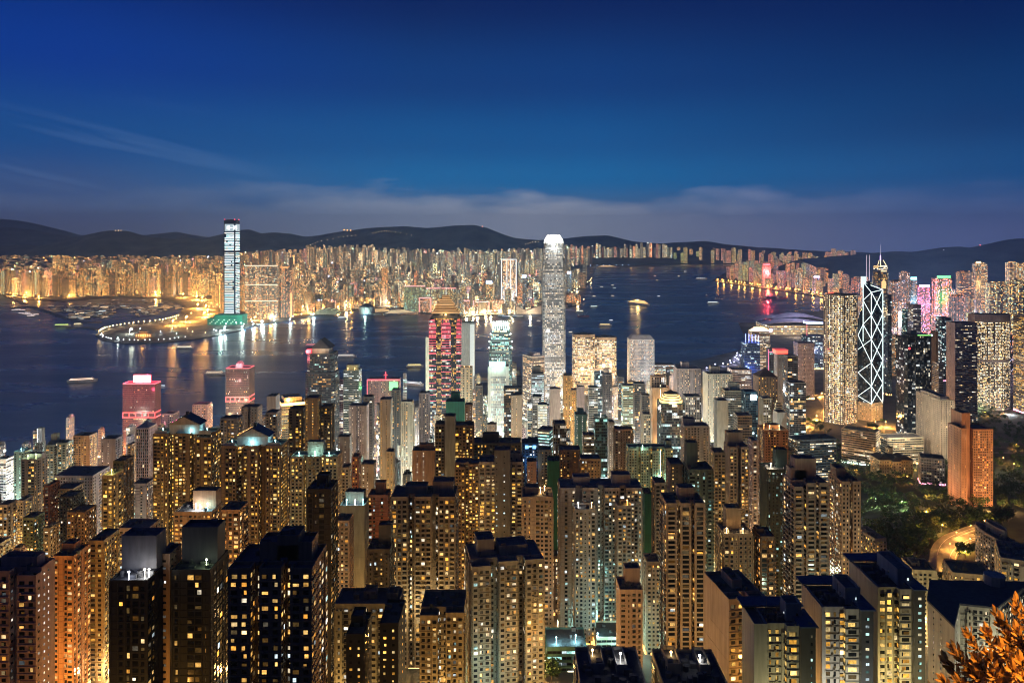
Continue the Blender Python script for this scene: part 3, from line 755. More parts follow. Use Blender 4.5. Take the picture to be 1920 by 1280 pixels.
def tall_claw_tower():        # the tall silver tower with the white crown
    D = 1850
    root, X, Yc, w, d, g = start("tallest silver tower on this shore, stepped shaft under a white glowing crown of claws", "skyscraper", "skyscraper", 1016.5, 1060, D, 50, ref="silver tower with claw crown", yf=440)
    z = lambda y: wz(y, D) - g
    hw, hd = w / 2, d / 2; b = Bld(2)
    st = style('rib', fh=4.2, bw=1.75, ww=.72, wh=2.9, sb=.6, pier=(.38, .55), ledge=(.28, .5), lit=.6, pal='white', gain=.75)
    tiers = [(1.0, 0, z(520)), (.965, z(520), z(490)), (.92, z(490), z(466)), (.84, z(466), z(456))]
    for k, a, c in tiers: b.prism(cham(hw * k, hd * k, hw * .16), a, c, st, st)
    b.finish(root, (.44, .46, .46))
    lamp(root, (-12, -hd - 70, 30), 8e4, (1, .97, .9), 4, name='wall_fill'); lamp(root, (-10, -hd - 90, 180), 1e5, (1, .98, .95), 4, name='wall_fill')  # two bare lamps hung in the air, added to brighten the shaft
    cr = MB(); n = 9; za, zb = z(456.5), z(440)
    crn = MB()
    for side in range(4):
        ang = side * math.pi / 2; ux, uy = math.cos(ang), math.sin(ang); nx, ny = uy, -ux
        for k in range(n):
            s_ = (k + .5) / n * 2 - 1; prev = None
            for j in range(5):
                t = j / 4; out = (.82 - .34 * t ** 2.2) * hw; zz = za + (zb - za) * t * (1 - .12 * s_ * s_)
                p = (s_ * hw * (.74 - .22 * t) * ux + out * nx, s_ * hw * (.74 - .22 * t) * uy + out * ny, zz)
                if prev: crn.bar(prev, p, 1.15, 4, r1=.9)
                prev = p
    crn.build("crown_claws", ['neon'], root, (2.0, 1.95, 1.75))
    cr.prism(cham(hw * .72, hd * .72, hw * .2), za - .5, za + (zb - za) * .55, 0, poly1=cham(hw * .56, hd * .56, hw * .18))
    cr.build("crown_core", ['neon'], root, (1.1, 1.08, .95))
    lamp(root, (0, -hd * 1.6, za - 8), 6e4, (1, .97, .88), 2, name="crown_light")
tall_claw_tower()

def short_claw_tower():       # its shorter sibling with teal top
    D = 1900
    root, X, Yc, w, d, g = start("stepped teal glass tower with brilliant white crown fins behind cyan topped bank building", "skyscraper", "skyscraper", 917, 960, D, 46, ref="teal tower with white fins", yf=605)
    z = lambda y: wz(y, D) - g; hw, hd = w / 2, d / 2; b = Bld(3)
    st = style('rib', fh=4.2, bw=2.2, ww=.8, wh=3.1, sb=.5, pier=(.3, .5), ledge=(.2, .4), lit=.55, pal='teal', gain=.8)
    for k, a, c, gn in ((1, 0, z(660), .6), (.95, z(660), z(640), 1.1), (.85, z(640), z(626), 1.7), (.76, z(626), z(616), 2.4)):
        s2 = dict(st); s2['gain'] = gn; s2['lit'] = .4 + .22 * gn; b.prism(cham(hw * k, hd * k, hw * .2), a, c, s2, s2)
    b.finish(root, (.25, .36, .36))
    m = MB()
    for side in range(4):
        ang = side * math.pi / 2; ux, uy = math.cos(ang), math.sin(ang); nx, ny = uy, -ux
        for k in range(8):
            s_ = (k + .5) / 8 * 2 - 1
            m.bar((s_ * hw * .72 * ux + hw * .74 * nx, s_ * hw * .72 * uy + hw * .74 * ny, z(617)), (s_ * hw * .62 * ux + hw * .6 * nx, s_ * hw * .62 * uy + hw * .6 * ny, z(604 + 3 * s_ * s_)), 1.0, 4)
    m.build("crown_fins", ['neon'], root, (2.4, 2.7, 2.5))
    for zz, k in ((z(640), .97), (z(626), .87), (z(652), 1.0)):
        for sx in (-1, 1): m = MB(); m.ball((sx * hw * k, -hd * k, zz), 1.6); m.build("corner_light", ['neon'], root, (6, 6.6, 6.2))
short_claw_tower()

def neon_star_tower():        # pink neon stripes, gold stepped roof
    D = 1550
    root, X, Yc, w, d, g = start("tower ringed with red and pink neon stripes below a gold stepped roof and spire", "skyscraper", "skyscraper", 804.5, 867, D, 56, ref="pink neon striped tower", yf=556)
    z = lambda y: wz(y, D) - g; hw, hd = w / 2, d / 2; b = Bld(4)
    st = style('glass', fh=4.0, bw=2.4, lit=.34, pal='mix', gain=.75); dk = style('glass', fh=4.0, bw=2.2, lit=.45, pal='gold', gain=.6)
    zt = z(596)
    b.prism(rect(-hw * .94, hw * .94, -hd * .78, hd * .8), 0, zt, dk, dk)
    cols = [(-hw, -hw * .56, -hd * .92), (-hw * .2, hw * .38, -hd), (hw * .72, hw, -hd * .92)]
    for a, c, y in cols: b.prism(rect(a, c, y, y + hd * .3), 0, zt - 4, st, st)
    b.prism(rect(-hw * .8, hw * .8, -hd * .7, hd * .7), zt, z(588), dk, dk)
    b.finish(root, (.06, .06, .07))
    m = MB(); ys = list(np.arange(600, 634, 2.5)) + list(np.arange(634, 662, 4.6)) + list(np.arange(664, 760, 11.0))
    for i, yy in enumerate(ys):
        zz = z(yy)
        for a, c, y in cols:
            k = 1.0
            if i < 8: k = .45 + .55 * math.sin(min(1, (i + 1) / 8) * math.pi / 2)
            mid, h = (a + c) / 2, (c - a) / 2 * k
            m.boxes([[mid - h, mid + h, y - .7, y - .25, zz, zz + .5]])
            if a > 0: m.boxes([[0, hd * .3, .25, .7, zz, zz + .5]], (c, y, 0, 1, 1, 0))
            if a < 0: m.boxes([[0, hd * .3, .25, .7, zz, zz + .5]], (a, y + hd * .3, 0, -1, -1, 0))
    m.build("neon_strip", ['neon'], root, (2.4, .10, .30))['kind'] = "stuff"
    g_ = MB(); t = MB(); zz = z(588)
    for k, h in ((.86, 6), (.66, 9), (.52, 5), (.40, 8), (.24, 6)):
        t.prism(rect(-hw * k, hw * k, -hd * k, hd * k), zz, zz + h, 0, poly1=rect(-hw * k * .86, hw * k * .86, -hd * k * .86, hd * k * .86))
        for q in range(2):
            zq = zz + .5 + q * h * .5; kk = k * (1 - .14 * q * .5) + .01
            g_.boxes([[-hw * kk, hw * kk, -hd * kk - .5, -hd * kk, zq, zq + .6], [hw * kk, hw * kk + .5, -hd * kk, hd * kk, zq, zq + .6]])
        zz += h
    t.build("stepped_roof", ['wall'], root, (.45, .26, .09)); g_.build("gold_light", ['neon'], root, (1.3, .75, .28))
    s_ = MB(); s_.bar((0, 0, zz - 1), (0, 0, zz + 22), .9, 6, r1=.2); s_.build("spire", ['neon'], root, (.9, 1.0, 1.0))
    lamp(root, (0, -hd * 1.1, z(592)), 2.5e4, (1, .6, .2), 2, name="roof_light")
neon_star_tower()

def cyan_sign_bank():
    D = 1500
    root, X, Yc, w, d, g = start("white framed bank tower of close vertical fins with long cyan rooftop sign", "office tower", "office_tower", 914.5, 954, D, 34, ref="cyan sign bank", yf=688)
    z = lambda y: wz(y, D) - g; hw, hd = w / 2, d / 2; b = Bld(5); H = z(688)
    st = style('rib', fh=4.6, bw=1.7, ww=.55, wh=3.6, pier=(.7, .7), lit=.55, pal='teal', gain=.7)
    b.prism(rect(-hw * .74, hw * .74, -hd + 1.5, hd), 0, H - 16, st, style('blank'))
    for sx in (-1, 1): b.prism(rect(*sorted((sx * hw, sx * hw * .74)), -hd, hd), 0, H, style('blank'), style('blank'))
    b.prism(rect(-hw * .74, hw * .74, -hd + .8, hd), H - 16, H, style('blank'))
    b.finish(root, (.62, .60, .54))
    strip(root, [[-hw * .85, hw * .66, -hd - .4, -hd + 2, H + 1.2, H + 9.5]], (2.6, 3.6, 3.5), "sign_face")
    m = MB(); m.box(-hw * .92, hw * .74, -hd - .3, -hd + 2.4, H + .4, H + 1.1); m.box(-hw * .92, hw * .74, -hd - .3, -hd + 2.4, H + 9.6, H + 10.6); m.build("sign_frame", ['neon'], root, (.05, .6, .6))
    lamp(root, (0, -hd - 6, H + 5), 3e4, (.4, 1, .95), 3, name="sign_light")
cyan_sign_bank()

def red_hotel(label, x0, x1, yf, D, d, roofk, base_band, ref, seed, big):
    root, X, Yc, w, d, g = start(label, "office tower", "office_tower", x0, x1, D, d, ref=ref, yf=yf)
    z = lambda y: wz(y, D) - g; hw, hd = w / 2, d / 2; b = Bld(seed); H = z(yf)
    st = style('rib', fh=3.6, bw=2.0, ww=.6, wh=2.2, sb=.7, pier=(.5, .5), ledge=(.3, .5), lit=.12, pal='mix', gain=1.0)
    b.prism(rect(-hw, hw, -hd, hd), 0, H, st, st)
    b.clutter(-hw * .8, hw * .8, -hd * .6, hd * .8, H, 12, random.Random(seed))
    b.finish(root, (.22, .09, .09) if big else (.28, .20, .17))
    zb = z(base_band)
    m = MB()
    for q in (zb, zb + 9.0): m.boxes([[-hw, hw, -hd - 1.0, -hd - .5, q, q + 1.4], [hw + .5, hw + 1.0, -hd, hd, q, q + 1.4]])
    for k in range(6):
        a = -hw + w * k / 5; m.boxes([[a - .6, a + .6, -hd - 1.0, -hd - .5, zb, zb + 9]])
    m.build("neon_band", ['neon'], root, (3.2, .06, .12))
    m = MB()
    for (a, c, e, f_) in ((-hw, hw, -hd - .3, -hd + .3), (-hw, hw, hd - .3, hd + .3), (-hw - .3, -hw + .3, -hd, hd), (hw - .3, hw + .3, -hd, hd)): m.box(a, c, e, f_, H + 1.1, H + 2.6)
    m.build("roof_edge_light", ['neon'], root, (3.2, .18, .3) if big else (1.1, .12, .18))
    if big:
        strip(root, [[-hw * .52, hw * .52, -hd * .1, hd * .15, H + 3, H + 14]], (7, 3.2, 3.4), "sign_face")
        m = MB(); m.boxes([[-hw * .55, hw * .55, hd * .16, hd * .22, H, H + 16.5]]); m.build("sign_frame", ['neon'], root, (3.4, .1, .16))
        lamp(root, (0, -hd * .5, H + 8), 7e4, (1, .18, .25), 3, name="sign_light"); lamp(root, (0, -hd - 60, H - 20), 1.1e5, (1, .05, .14), 3, name="wall_fill")
        lamp(root, (hw * 2, -hd - 70, H * .5), 4e4, (1, .25, .3), 3, name="wall_fill"); lamp(root, (-10, hd + 30, H + 22), 3.5e5, (1, .08, .32), 4, name="sign_light")  # unseen lamps added; the rear magenta one tints water and haze
    else:
        m = MB(); m.ball((0, 0, H + 7), 8.5, sq=.9); m.build("roof_emblem", ['neon'], root, (.5, .05, .1))
        m = MB()
        for k in range(7): m.bar((-6 + k * 2, -8.2, H + 1), (-5.5 + k * 2, -8.4, H + 9 + (k % 3)), .5)
        m.build("emblem_tracery", ['neon'], root, (1.8, 1.2, 1.3))
        lamp(root, (0, -hd - 14, H - 25), 2e4, (1, .5, .45), 3, name="wall_fill"); lamp(root, (hw * .4, -hd - 24, 70), 5e4, (1, .7, .4), 3, name="wall_fill")
red_hotel("slab tower washed in red light with blazing white and red rooftop sign", 230.5, 301, 721, 1500, 24, 1, 783, "blazing red hotel slab", 21, True)
red_hotel("slab tower with red domed rooftop emblem and red mid height band by the water", 423.5, 477, 692, 1640, 34, 0, 753, "red emblem tower", 22, False)

def gable_office():
    D = 1420
    root, X, Yc, w, d, g = start("dark glass tower of curved bands under a black gabled roof with red lit shoulder", "office tower", "office_tower", 571, 638, D, 46, ref="dark gabled tower", yf=637)
    z = lambda y: wz(y, D) - g; hw, hd = w / 2, d / 2; b = Bld(31); H = z(664)
    st = style('band', fh=3.9, bw=2.6, wh=2.3, sb=.7, ledge=(.35, .7), lit=.22, pal='mix', gain=.6)
    b.prism(cham(hw, hd, hw * .25), 0, z(700), st, st); b.prism(cham(hw * .9, hd * .9, hw * .24), z(700), H, st, st)
    b.finish(root, (.045, .042, .04))
    m = MB(); m.prism(rect(-hw * .58, hw * .58, -hd * .7, hd * .7), H - .5, z(652), 0); m.box(-2.4, 2.4, -hd * .7 - .6, -hd * .7, H + 1, z(653)); m.build("gable_wall", ['wall'], root, (.40, .33, .26))
    r = MB(); e, ef, hb, ht = hw * .7, hd * .85, z(654), z(637)
    r.add([(-e, -ef, hb), (e, -ef, hb), (0, -ef * .8, ht), (-e, ef, hb), (e, ef, hb), (0, ef * .8, ht)], [[0, 3, 4, 1], [0, 2, 5, 3], [1, 4, 5, 2], [3, 5, 4], [0, 1, 2]])
    r.build("gable_roof", ['roof'], root, (.05, .045, .045))
    k = MB(); k.boxes([[-hw * .95, -hw * .62, -hd * .8, -hd * .2, H + .5, H + 7]]); k.build("red_lantern", ['neon'], root, (2.4, .08, .12))
    lamp(root, (-hw * .9, -hd, H + 5), 1.2e4, (1, .15, .2), 1.5, name="shoulder_light"); lamp(root, (0, -hd - 4, H + 4), 6e3, (1, .8, .5), 1, name="gable_light")
gable_office()

def gold_top():
    D = 1250
    root, X, Yc, w, d, g = start("office block with blazing gold band of light around its flat roof", "office tower", "office_tower", 521, 573, D, 40, yaw=24, ref="gold banded office block", yf=748)
    z = lambda y: wz(y, D) - g; hw, hd = w / 2, d / 2; b = Bld(32); H = z(757)
    st = style('band', fh=3.5, bw=3, wh=1.7, sb=1.1, ledge=(.35, 1.1), lit=.35, pal='gold', gain=.7)
    b.prism(rect(-hw, hw, -hd, hd), 0, H, st, st); b.prism(rect(-hw * .75, hw * .75, -hd * .7, hd * .7), H, H + 7, style('blank'))
    b.finish(root, (.50, .36, .20))
    strip(root, [[-hw, hw, -hd - .6, -hd - .1, H - 3.5, H + .6]], (5, 3.0, .6), "gold_band"); strip(root, [[-hw - .6, -hw - .1, -hd, hd, H - 3.5, H + .6]], (3.2, 1.7, .3), "gold_band"); strip(root, [[hw + .1, hw + .6, -hd, hd, H - 3.5, H + .6]], (3.2, 1.7, .3), "gold_band")
    lamp(root, (0, -hd - 8, H), 2.5e4, (1, .62, .15), 2, name="band_light"); lamp(root, (-hw * .4, -hd * .8, H + 4), 1.5e4, (1, .45, .2), 1, name="roof_light")
gold_top()

def punched_white_tower():
    D = 2000
    root, X, Yc, w, d, g = start("white tower covered with small square windows and flat sloping grey cap beside the water", "office tower", "office_tower", 1176, 1227, D, 42, ref="white punched window tower", yf=636)
    z = lambda y: wz(y, D) - g; hw, hd = w / 2, d / 2; b = Bld(33); H = z(637)
    st = style('punch', fh=3.4, bw=2.7, ww=.58, wh=1.9, sb=.8, lit=.42, pal='mix', gain=.8); st['even'] = 1
    b.prism(rect(-hw, hw, -hd, hd), 0, H, st, st); b.finish(root, (.66, .66, .66))
    m = MB(); m.prism(rect(-hw, hw, -hd, hd), H, H + 11, 0, poly1=rect(-hw * .7, hw * .7, -hd * .6, hd * .6)); m.build("sloping_cap", ['wall'], root, (.42, .44, .46))
    lamp(root, (90, -hd - 130, H * .35), 7e5, (.95, .97, 1), 4, name="wall_fill")  # bare lamp in mid air, added to brighten the white walls
punched_white_tower()

def striped_twin(label, x0, x1, yf, D, seed, ref):
    root, X, Yc, w, d, g = start(label, "office tower", "office_tower", x0, x1, D, 40, ref=ref, yf=yf, group="twin exchange towers with rounded corners")
    z = lambda y: wz(y, D) - g; hw, hd = w / 2, d / 2; b = Bld(seed); H = z(yf)
    st = style('band', fh=4.0, bw=2.2, wh=2.3, sb=.9, ledge=(.35, 1.0), lit=.7, pal='warm', gain=1.3)
    pts = []
    for sx, sy, a0 in ((-1, -1, 180), (1, -1, 270), (1, 1, 0), (-1, 1, 90)):
        for k in range(4):
            t = math.radians(a0 + 30 * k); r_ = hw * .42; pts.append((sx * (hw - r_) + r_ * math.cos(t), sy * (hd - r_) + r_ * math.sin(t)))
    b.prism(pts, 0, H - 5, st, st); b.prism([(x * 1.02, y * 1.02) for x, y in pts], H - 5, H, style('blank'))
    b.clutter(-hw * .5, hw * .5, -hd * .5, hd * .5, H, 8, random.Random(3)); b.roof.box(-hw * .3, hw * .3, -hd * .2, hd * .3, H - .3, H + 5)
    b.finish(root, (.52, .40, .28))
    lamp(root, (0, -hd - 55, 60), 2.2e5, (1, .72, .4), 4, name="wall_fill")  # unseen lamp added in front to brighten the walls
striped_twin("tan round cornered tower of ribbon windows, the near twin beside the silver claw tower", 1072, 1116, 628, 2060, 41, "round cornered twin towers")
striped_twin("tan round cornered tower of ribbon windows, the twin nearer the white punched window tower", 1112, 1157, 633, 2110, 42, "paler round cornered twin")

def grid_slab_tower():       # lit from every window, chamfered corner
    D = 1720
    root, X, Yc, w, d, g = start("broad square office tower with every window glowing cream, beside the triangular lit tower", "office tower", "office_tower", 1542.5, 1609, D, 47, yaw=33, ref="all lit cream office tower", yf=553)
    z = lambda y: wz(y, D) - g; hw, hd = w / 2, d / 2; b = Bld(43); H = z(554)
    st = style('grid', fh=4.1, bw=3.0, ww=.75, wh=2.3, sb=.8, pier=(.4, .5), ledge=(.5, .8), lit=.93, pal='warm', gain=2.4)
    b.prism(cham(hw, hd, 3), 0, H, st, st); b.clutter(-hw * .6, hw * .6, -hd * .6, hd * .6, H, 10, random.Random(4)); b.finish(root, (.32, .27, .22))
    strip(root, [[-hw * .4, hw * .3, hd - 1.0, hd - .6, H + 1.2, H + 2.4]], (2.2, .15, .1), "red_roof_light")
grid_slab_tower()

def prism_tower():           # triangulated white light lines
    D = 1760
    kx = D / F
    Xf, Yf = wx(1633.5, D), D; Xl, Yl = wx(1608.5, D + 22), D + 22; Xr, Yr = wx(1655, D + 20), D + 20
    Xb, Yb = Xl + Xr - Xf, Yl + Yr - Yf; cx_, cy_ = (Xl + Xr) / 2, (Yl + Yr) / 2
    g = 5
    root = tag(empty("skyscraper", (Xf, Yf, g)), "angular tower of glass triangles outlined with white crossing light lines and twin masts", "skyscraper")
    REFS.append((1632, D, "triangular light line tower", 530)); FOOT.append((Xf, Yf + 20, 28, 24))
    loc = lambda X, Y, y: (X - Xf, Y - Yf, wz(y, Y) - g)
    zb = wz(757, D) - g
    m = MB()
    FP, LP, RP, BP, CP = (Xf, Yf), (Xl, Yl), (Xr, Yr), (Xb, Yb), (cx_, cy_)
    def shaft(pts, tops):
        n = 3; v = [(p[0] - Xf, p[1] - Yf, zb) for p in pts] + [(p[0] - Xf, p[1] - Yf, wz(y, p[1]) - g) for p, y in zip(pts, tops)]
        m.add(v, [[i, (i + 1) % 3, 3 + (i + 1) % 3, 3 + i] for i in range(3)] + [[3, 4, 5]])
    midl = (Xf + (Xl - Xf) * .62, Yf + (Yl - Yf) * .62)
    shaft([FP, RP, CP], (547, 543, 531)); shaft([RP, BP, CP], (560, 560, 531)); shaft([LP, FP, CP], (668, 640, 620)); shaft([BP, LP, CP], (528, 600, 526))
    # upper shaft over the front-left quarter: between the mid line and the front corner
    v0 = [FP, (cx_ + .1, cy_ + .1), midl]
    v = [(p[0] - Xf, p[1] - Yf, zb) for p in (midl, FP, CP)] + [(p[0] - Xf, p[1] - Yf, wz(y, p[1]) - g) for p, y in zip((midl, FP, CP), (529, 548, 526))]
    m.add(v, [[0, 1, 4, 3], [1, 2, 5, 4], [2, 0, 3, 5], [3, 4, 5]])
    m.build("glass_shaft", ['glass'], root)
    # floor lights behind the glass
    b = Bld(44); st = style('glass', fh=4.0, bw=2.6, lit=.10, pal='cool', gain=.35, ledge=(0, 0), pier=(0, 0))
    for p, q, y0 in ((FP, RP, 552), (midl, FP, 556), (LP, midl, 680)):
        b.facade((p[0] - Xf, p[1] - Yf), (q[0] - Xf, q[1] - Yf), zb, wz(y0, D) - g, st)
    b.win.build("window", ['win'], root)['kind'] = "stuff"
    ln = MB()
    def line(p, yp, q, yq, r=.62, off=1.0):
        a = loc(p[0], p[1] - off, yp); c = loc(q[0], q[1] - off, yq); ln.bar(a, c, r, 4)
    line(FP, 548, FP, 757, .85); line(RP, 543, RP, 752, .7); line(midl, 529, midl, 640, .7); line(FP, 548, RP, 543); line(midl, 529, FP, 548); line(midl, 529, RP, 543)
    nodes_c = [548, 591, 636, 680, 724, 766]; nodes_r = [543, 588, 632, 676, 718, 757]
    for k in range(5):
        if k < 4 or True:
            a, c = nodes_c[k], nodes_c[k + 1]; e, f_ = nodes_r[k], nodes_r[k + 1]
            line(FP, a, RP, f_ - (2 if k == 4 else 0)); line(RP, e, FP, min(c, 757))
    for a, e in ((548, 563), (591, 563), (591, 608), (636, 608)): line(FP, a, midl, e)
    line(midl, 608, LP, 628); line(LP, 628, midl, 648); line(midl, 648, FP, 680); line(midl, 608, FP, 636)
    line(LP, 655, FP, 636); line(FP, 680, LP, 698); line(LP, 698, FP, 724); line(FP, 724, LP, 742); line(LP, 742, FP, 757)
    ln.build("light_line", ['neon'], root, (1.7, 2.1, 2.1))['kind'] = "stuff"
    ba = Bld(45); hs = 30
    ba.prism([(LP[0] - Xf, LP[1] - Yf), (0, -1), (RP[0] - Xf, RP[1] - Yf), (BP[0] - Xf, BP[1] - Yf)], 0, zb, style('punch', fh=5, bw=4, lit=.5, pal='warm')); ba.finish(root, (.5, .44, .36))
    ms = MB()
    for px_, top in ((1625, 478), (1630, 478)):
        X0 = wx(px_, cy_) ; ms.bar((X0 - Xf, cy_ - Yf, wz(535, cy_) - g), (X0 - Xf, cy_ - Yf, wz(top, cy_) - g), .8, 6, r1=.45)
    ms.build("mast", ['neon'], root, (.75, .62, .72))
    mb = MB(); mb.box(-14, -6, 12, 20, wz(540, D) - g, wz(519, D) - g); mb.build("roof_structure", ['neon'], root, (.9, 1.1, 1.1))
    lamp(root, (0, -30, 60), 3e4, (.7, .9, 1), 3, name="wall_fill")
prism_tower()

def black_tower():
    root, X, Yc, w, d, g = start("pair of joined black glass towers with few lit floors and a green lit roof edge", "office tower", "office_tower", 1668, 1749, 1560, 44, ref="black glass tower", yf=628)
    D = 1560; z = lambda y: wz(y, D) - g; hw, hd = w / 2, d / 2; b = Bld(46)
    st = style('glass', fh=3.9, bw=2.4, lit=.18, pal='white', gain=.8)
    b.prism(cham(hw * .68, hd, 5), 0, z(634), st, st)
    pl = [(x + hw * .38, y - 3) for x, y in cham(hw * .62, hd * .9, 6)]
    b.prism(pl, 0, z(629), st, st); b.clutter(-hw * .5, hw * .8, -hd * .4, hd * .6, z(629), 10, random.Random(8))
    b.roof.box(-hw * .1, hw * .3, -hd * .2, hd * .4, z(630), z(622)); b.finish(root, (.022, .028, .034))
    strip(root, [[hw * .05, hw * .95, -hd * .9 - 3.4, -hd * .9 - 3.0, z(629), z(629) + 1.6]], (.5, 1.5, .35), "roof_edge_light")
    m = MB(); m.ball((-hw * .45, -hd - 1, z(653)), 2.4, sq=1); m.build("red_logo", ['neon'], root, (1.6, .05, .1)); m = MB(); m.ball((hw * .93, -hd * .9 - 3, z(629) + 1), 1.6); m.build("beacon", ['neon'], root, (2.5, 3.5, 4.5))
black_tower()

def white_block():
    D = 1300
    root, X, Yc, w, d, g = start("white mid rise block with deep rows of small windows and arches at its foot", "office building", "office_building", 1718, 1789, D, 78, yaw=0, ref="white arched office block", yf=750)
    z = lambda y: wz(y, D) - g; hw, hd = w / 2, d / 2; b = Bld(47); H = z(751)
    st = style('grid', fh=3.3, bw=2.6, ww=.6, wh=1.6, sb=.8, pier=(.7, .5), ledge=(.5, .9), lit=.16, pal='warm')
    b.prism(rect(-hw, hw, -hd, hd), 0, H, st, st); b.prism(rect(-hw * .7, hw * .6, -hd * .8, hd * .8), H, H + 4, style('punch', fh=4, bw=4, lit=.8, pal='warm')); b.finish(root, (.64, .58, .48))
    m = MB()
    for k in range(9): m.boxes([[-hw - .9, -hw - .2, -hd + 6 + k * 8, -hd + 10 + k * 8, 4, 10]])
    m.build("arch_light", ['neon'], root, (1.5, .9, .4))
    lamp(root, (-hw - 60, -50, 70), 1.7e5, (1, .8, .55), 3, name="wall_fill"); lamp(root, (10, -hd - 70, 60), 1.8e5, (1, .8, .55), 3, name="wall_fill")  # unseen lamps added beside and before the block to brighten its walls
white_block()

def curved_tower():
    D = 1880
    root, X, Yc, w, d, g = start("broad curved tower with hundreds of lit curved ribbon windows and plain pale top band", "hotel tower", "hotel_tower", 1817, 1902, D, 40, ref="curved ribbon window tower", yf=590)
    z = lambda y: wz(y, D) - g; hw = w / 2; b = Bld(48); H = z(590)
    fr = []
    for k in range(11):
        t = -1 + 2 * k / 10; fr.append((t * hw, -20 * (1 - t * t) - 4))
    poly = fr + [(hw, 24), (-hw, 24)]
    st = style('band', fh=3.5, bw=3.0, wh=1.8, sb=.8, ledge=(.45, 1.3), lit=.72, pal='warm', gain=1.8); st['run'] = 0
    b.prism(poly, 6, z(622) - 70, st, style('blank')); b.prism([(x * .99, y) for x, y in poly], z(622) - 66, z(603), st, style('blank'), roof=False)
    b.wall.prism([(x * .97, y * .95) for x, y in poly], z(622) - 71, z(622) - 65); b.wall.prism([(x * 1.01, y - .5) for x, y in poly], z(603), H); b.roof.prism([(x * .96, y * .9) for x, y in poly], H - .2, H + .4)
    b.wall.prism([(x * 1.02, y - .8) for x, y in poly], 0, 8)
    b.finish(root, (.50, .44, .40))
    lamp(root, (0, -70, 10), 5e4, (.75, .9, 1), 3, name="wall_fill"); lamp(root, (0, -80, 120), 5e4, (1, .85, .75), 3, name="wall_fill")
curved_tower()

def crown_far_tower():
    D = 2950
    root, X, Yc, w, d, g = start("tall tower rising behind the light line tower, golden crown, dark pyramid and lilac lit mast", "skyscraper", "skyscraper", 1636, 1666, D, 52, yaw=0, ref="gold crowned tower", yf=512, z0=4)
    z = lambda y: wz(y, D) - g; hw, hd = w / 2, d / 2; b = Bld(49)
    st = style('glass', fh=4.2, bw=3, lit=.35, pal='gold', gain=.6)
    b.prism(cham(hw, hd, hw * .35), 0, z(510), st, st); b.prism(cham(hw * .98, hd * .98, hw * .35), z(508), z(498), style('band', fh=5, wh=3.4, lit=1, pal='warm', gain=1.6))
    b.finish(root, (.07, .07, .075))
    m = MB(); m.prism(cham(hw * .94, hd * .94, hw * .35), z(498), z(488), 0, poly1=cham(hw * .42, hd * .42, hw * .16)); m.build("pyramid_roof", ['metal'], root)
    m = MB()
    for sx in (-1, 1): m.bar((sx * hw * .6, -hd * .95, z(498)), (sx * hw * .28, -hd * .42, z(488)), .9); m.bar((sx * hw * .94, -hd * .55, z(498)), (sx * hw * .42, -hd * .25, z(488)), .9)
    m.boxes([[-hw * .62, hw * .62, -hd * .99, -hd * .96, z(499), z(498)], [-hw * .62, hw * .62, -hd - .8, -hd - .3, z(509), z(508)]])
    m.build("crown_light", ['neon'], root, (3, 2.4, 1.3))
    m = MB(); m.bar((0, 0, z(489)), (0, 0, z(479)), 2.2, 6, r1=1.8); m.build("lit_mast", ['neon'], root, (1.8, 1.0, 2.4)); m = MB(); m.bar((0, 0, z(479)), (0, 0, z(459)), .9, 5, r1=.4); m.build("mast", ['neon'], root, (.5, .5, .62))
    m = MB()
    for k in range(7):
        q = (k - 3) / 3; m.boxes([[q * hw * .4 - 1.2, q * hw * .4 + 1.2, -hd - .8, -hd - .3, z(541), z(523 + 5 * abs(q))]])
    m.build("gold_fan_light", ['neon'], root, (1.2, .72, .22))
crown_far_tower()

def convention_hall():
    D = 3350
    X0, X1 = wx(1428, D), wx(1545, D)
    root = tag(empty("convention_hall", ((X0 + X1) / 2, D, 3)), "low glass fronted hall with broad wing shaped roofs on a point of reclaimed land", "convention hall")
    hw = (X1 - X0) / 2; m = MB(); g = 3
    b = Bld(50); b.prism(rect(-hw * .9, hw, -60, 120), 0, 42, style('band', fh=9, bw=8, ww=.9, wh=5, sb=2, lit=.85, pal='warm', gain=.9)); b.finish(root, (.5, .45, .42))
    def wing(cx, cyy, L, wd, z0, z1):
        v = []; n = 14
        for i in range(n + 1):
            t = i / n * 2 - 1
            for j in range(5):
                s_ = j / 4 * 2 - 1; v.append((cx + t * L, cyy + s_ * wd * (1 - .35 * abs(t)), z0 + (z1 - z0) * math.cos(t * 1.35) * (1 - .35 * s_ * s_)))
        k = len(v); v += [(x, y, z - 2.5) for x, y, z in v]; f = []
        for i in range(n):
            for j in range(4):
                a = i * 5 + j; f.append([a, a + 5, a + 6, a + 1]); f.append([k + a, k + a + 1, k + a + 6, k + a + 5])
        for i in range(n):
            for j in (0, 4):
                a = i * 5 + j; f.append([a, a + 5, k + a + 5, k + a] if j else [a, k + a, k + a + 5, a + 5])
        m.add(v, f)
    wing(-10, -20, hw * 1.02, 60, 44, 66); wing(30, 70, hw * .8, 70, 55, 82); wing(-hw * .55, 90, hw * .5, 55, 46, 74)
    m.build("wing_roof", ['wall'], root, (.46, .43, .52))
    lamp(root, (-30, -120, 30), 1.6e5, (1, .75, .5), 5, name="forecourt_light"); lamp(root, (40, -60, 190), 8e5, (.75, .7, 1), 5, name="roof_light")  # second lamp hangs far above the roof, added to brighten the wings
    REFS.append((1486, D, "wing roofed convention hall", 590))
convention_hall()
# ---------------------------------------------------------------- towers measured one by one
A, O, WH = (1, .62, .25), (1, .42, .1), (1, .95, .85)
TL = (.45, .95, 1)
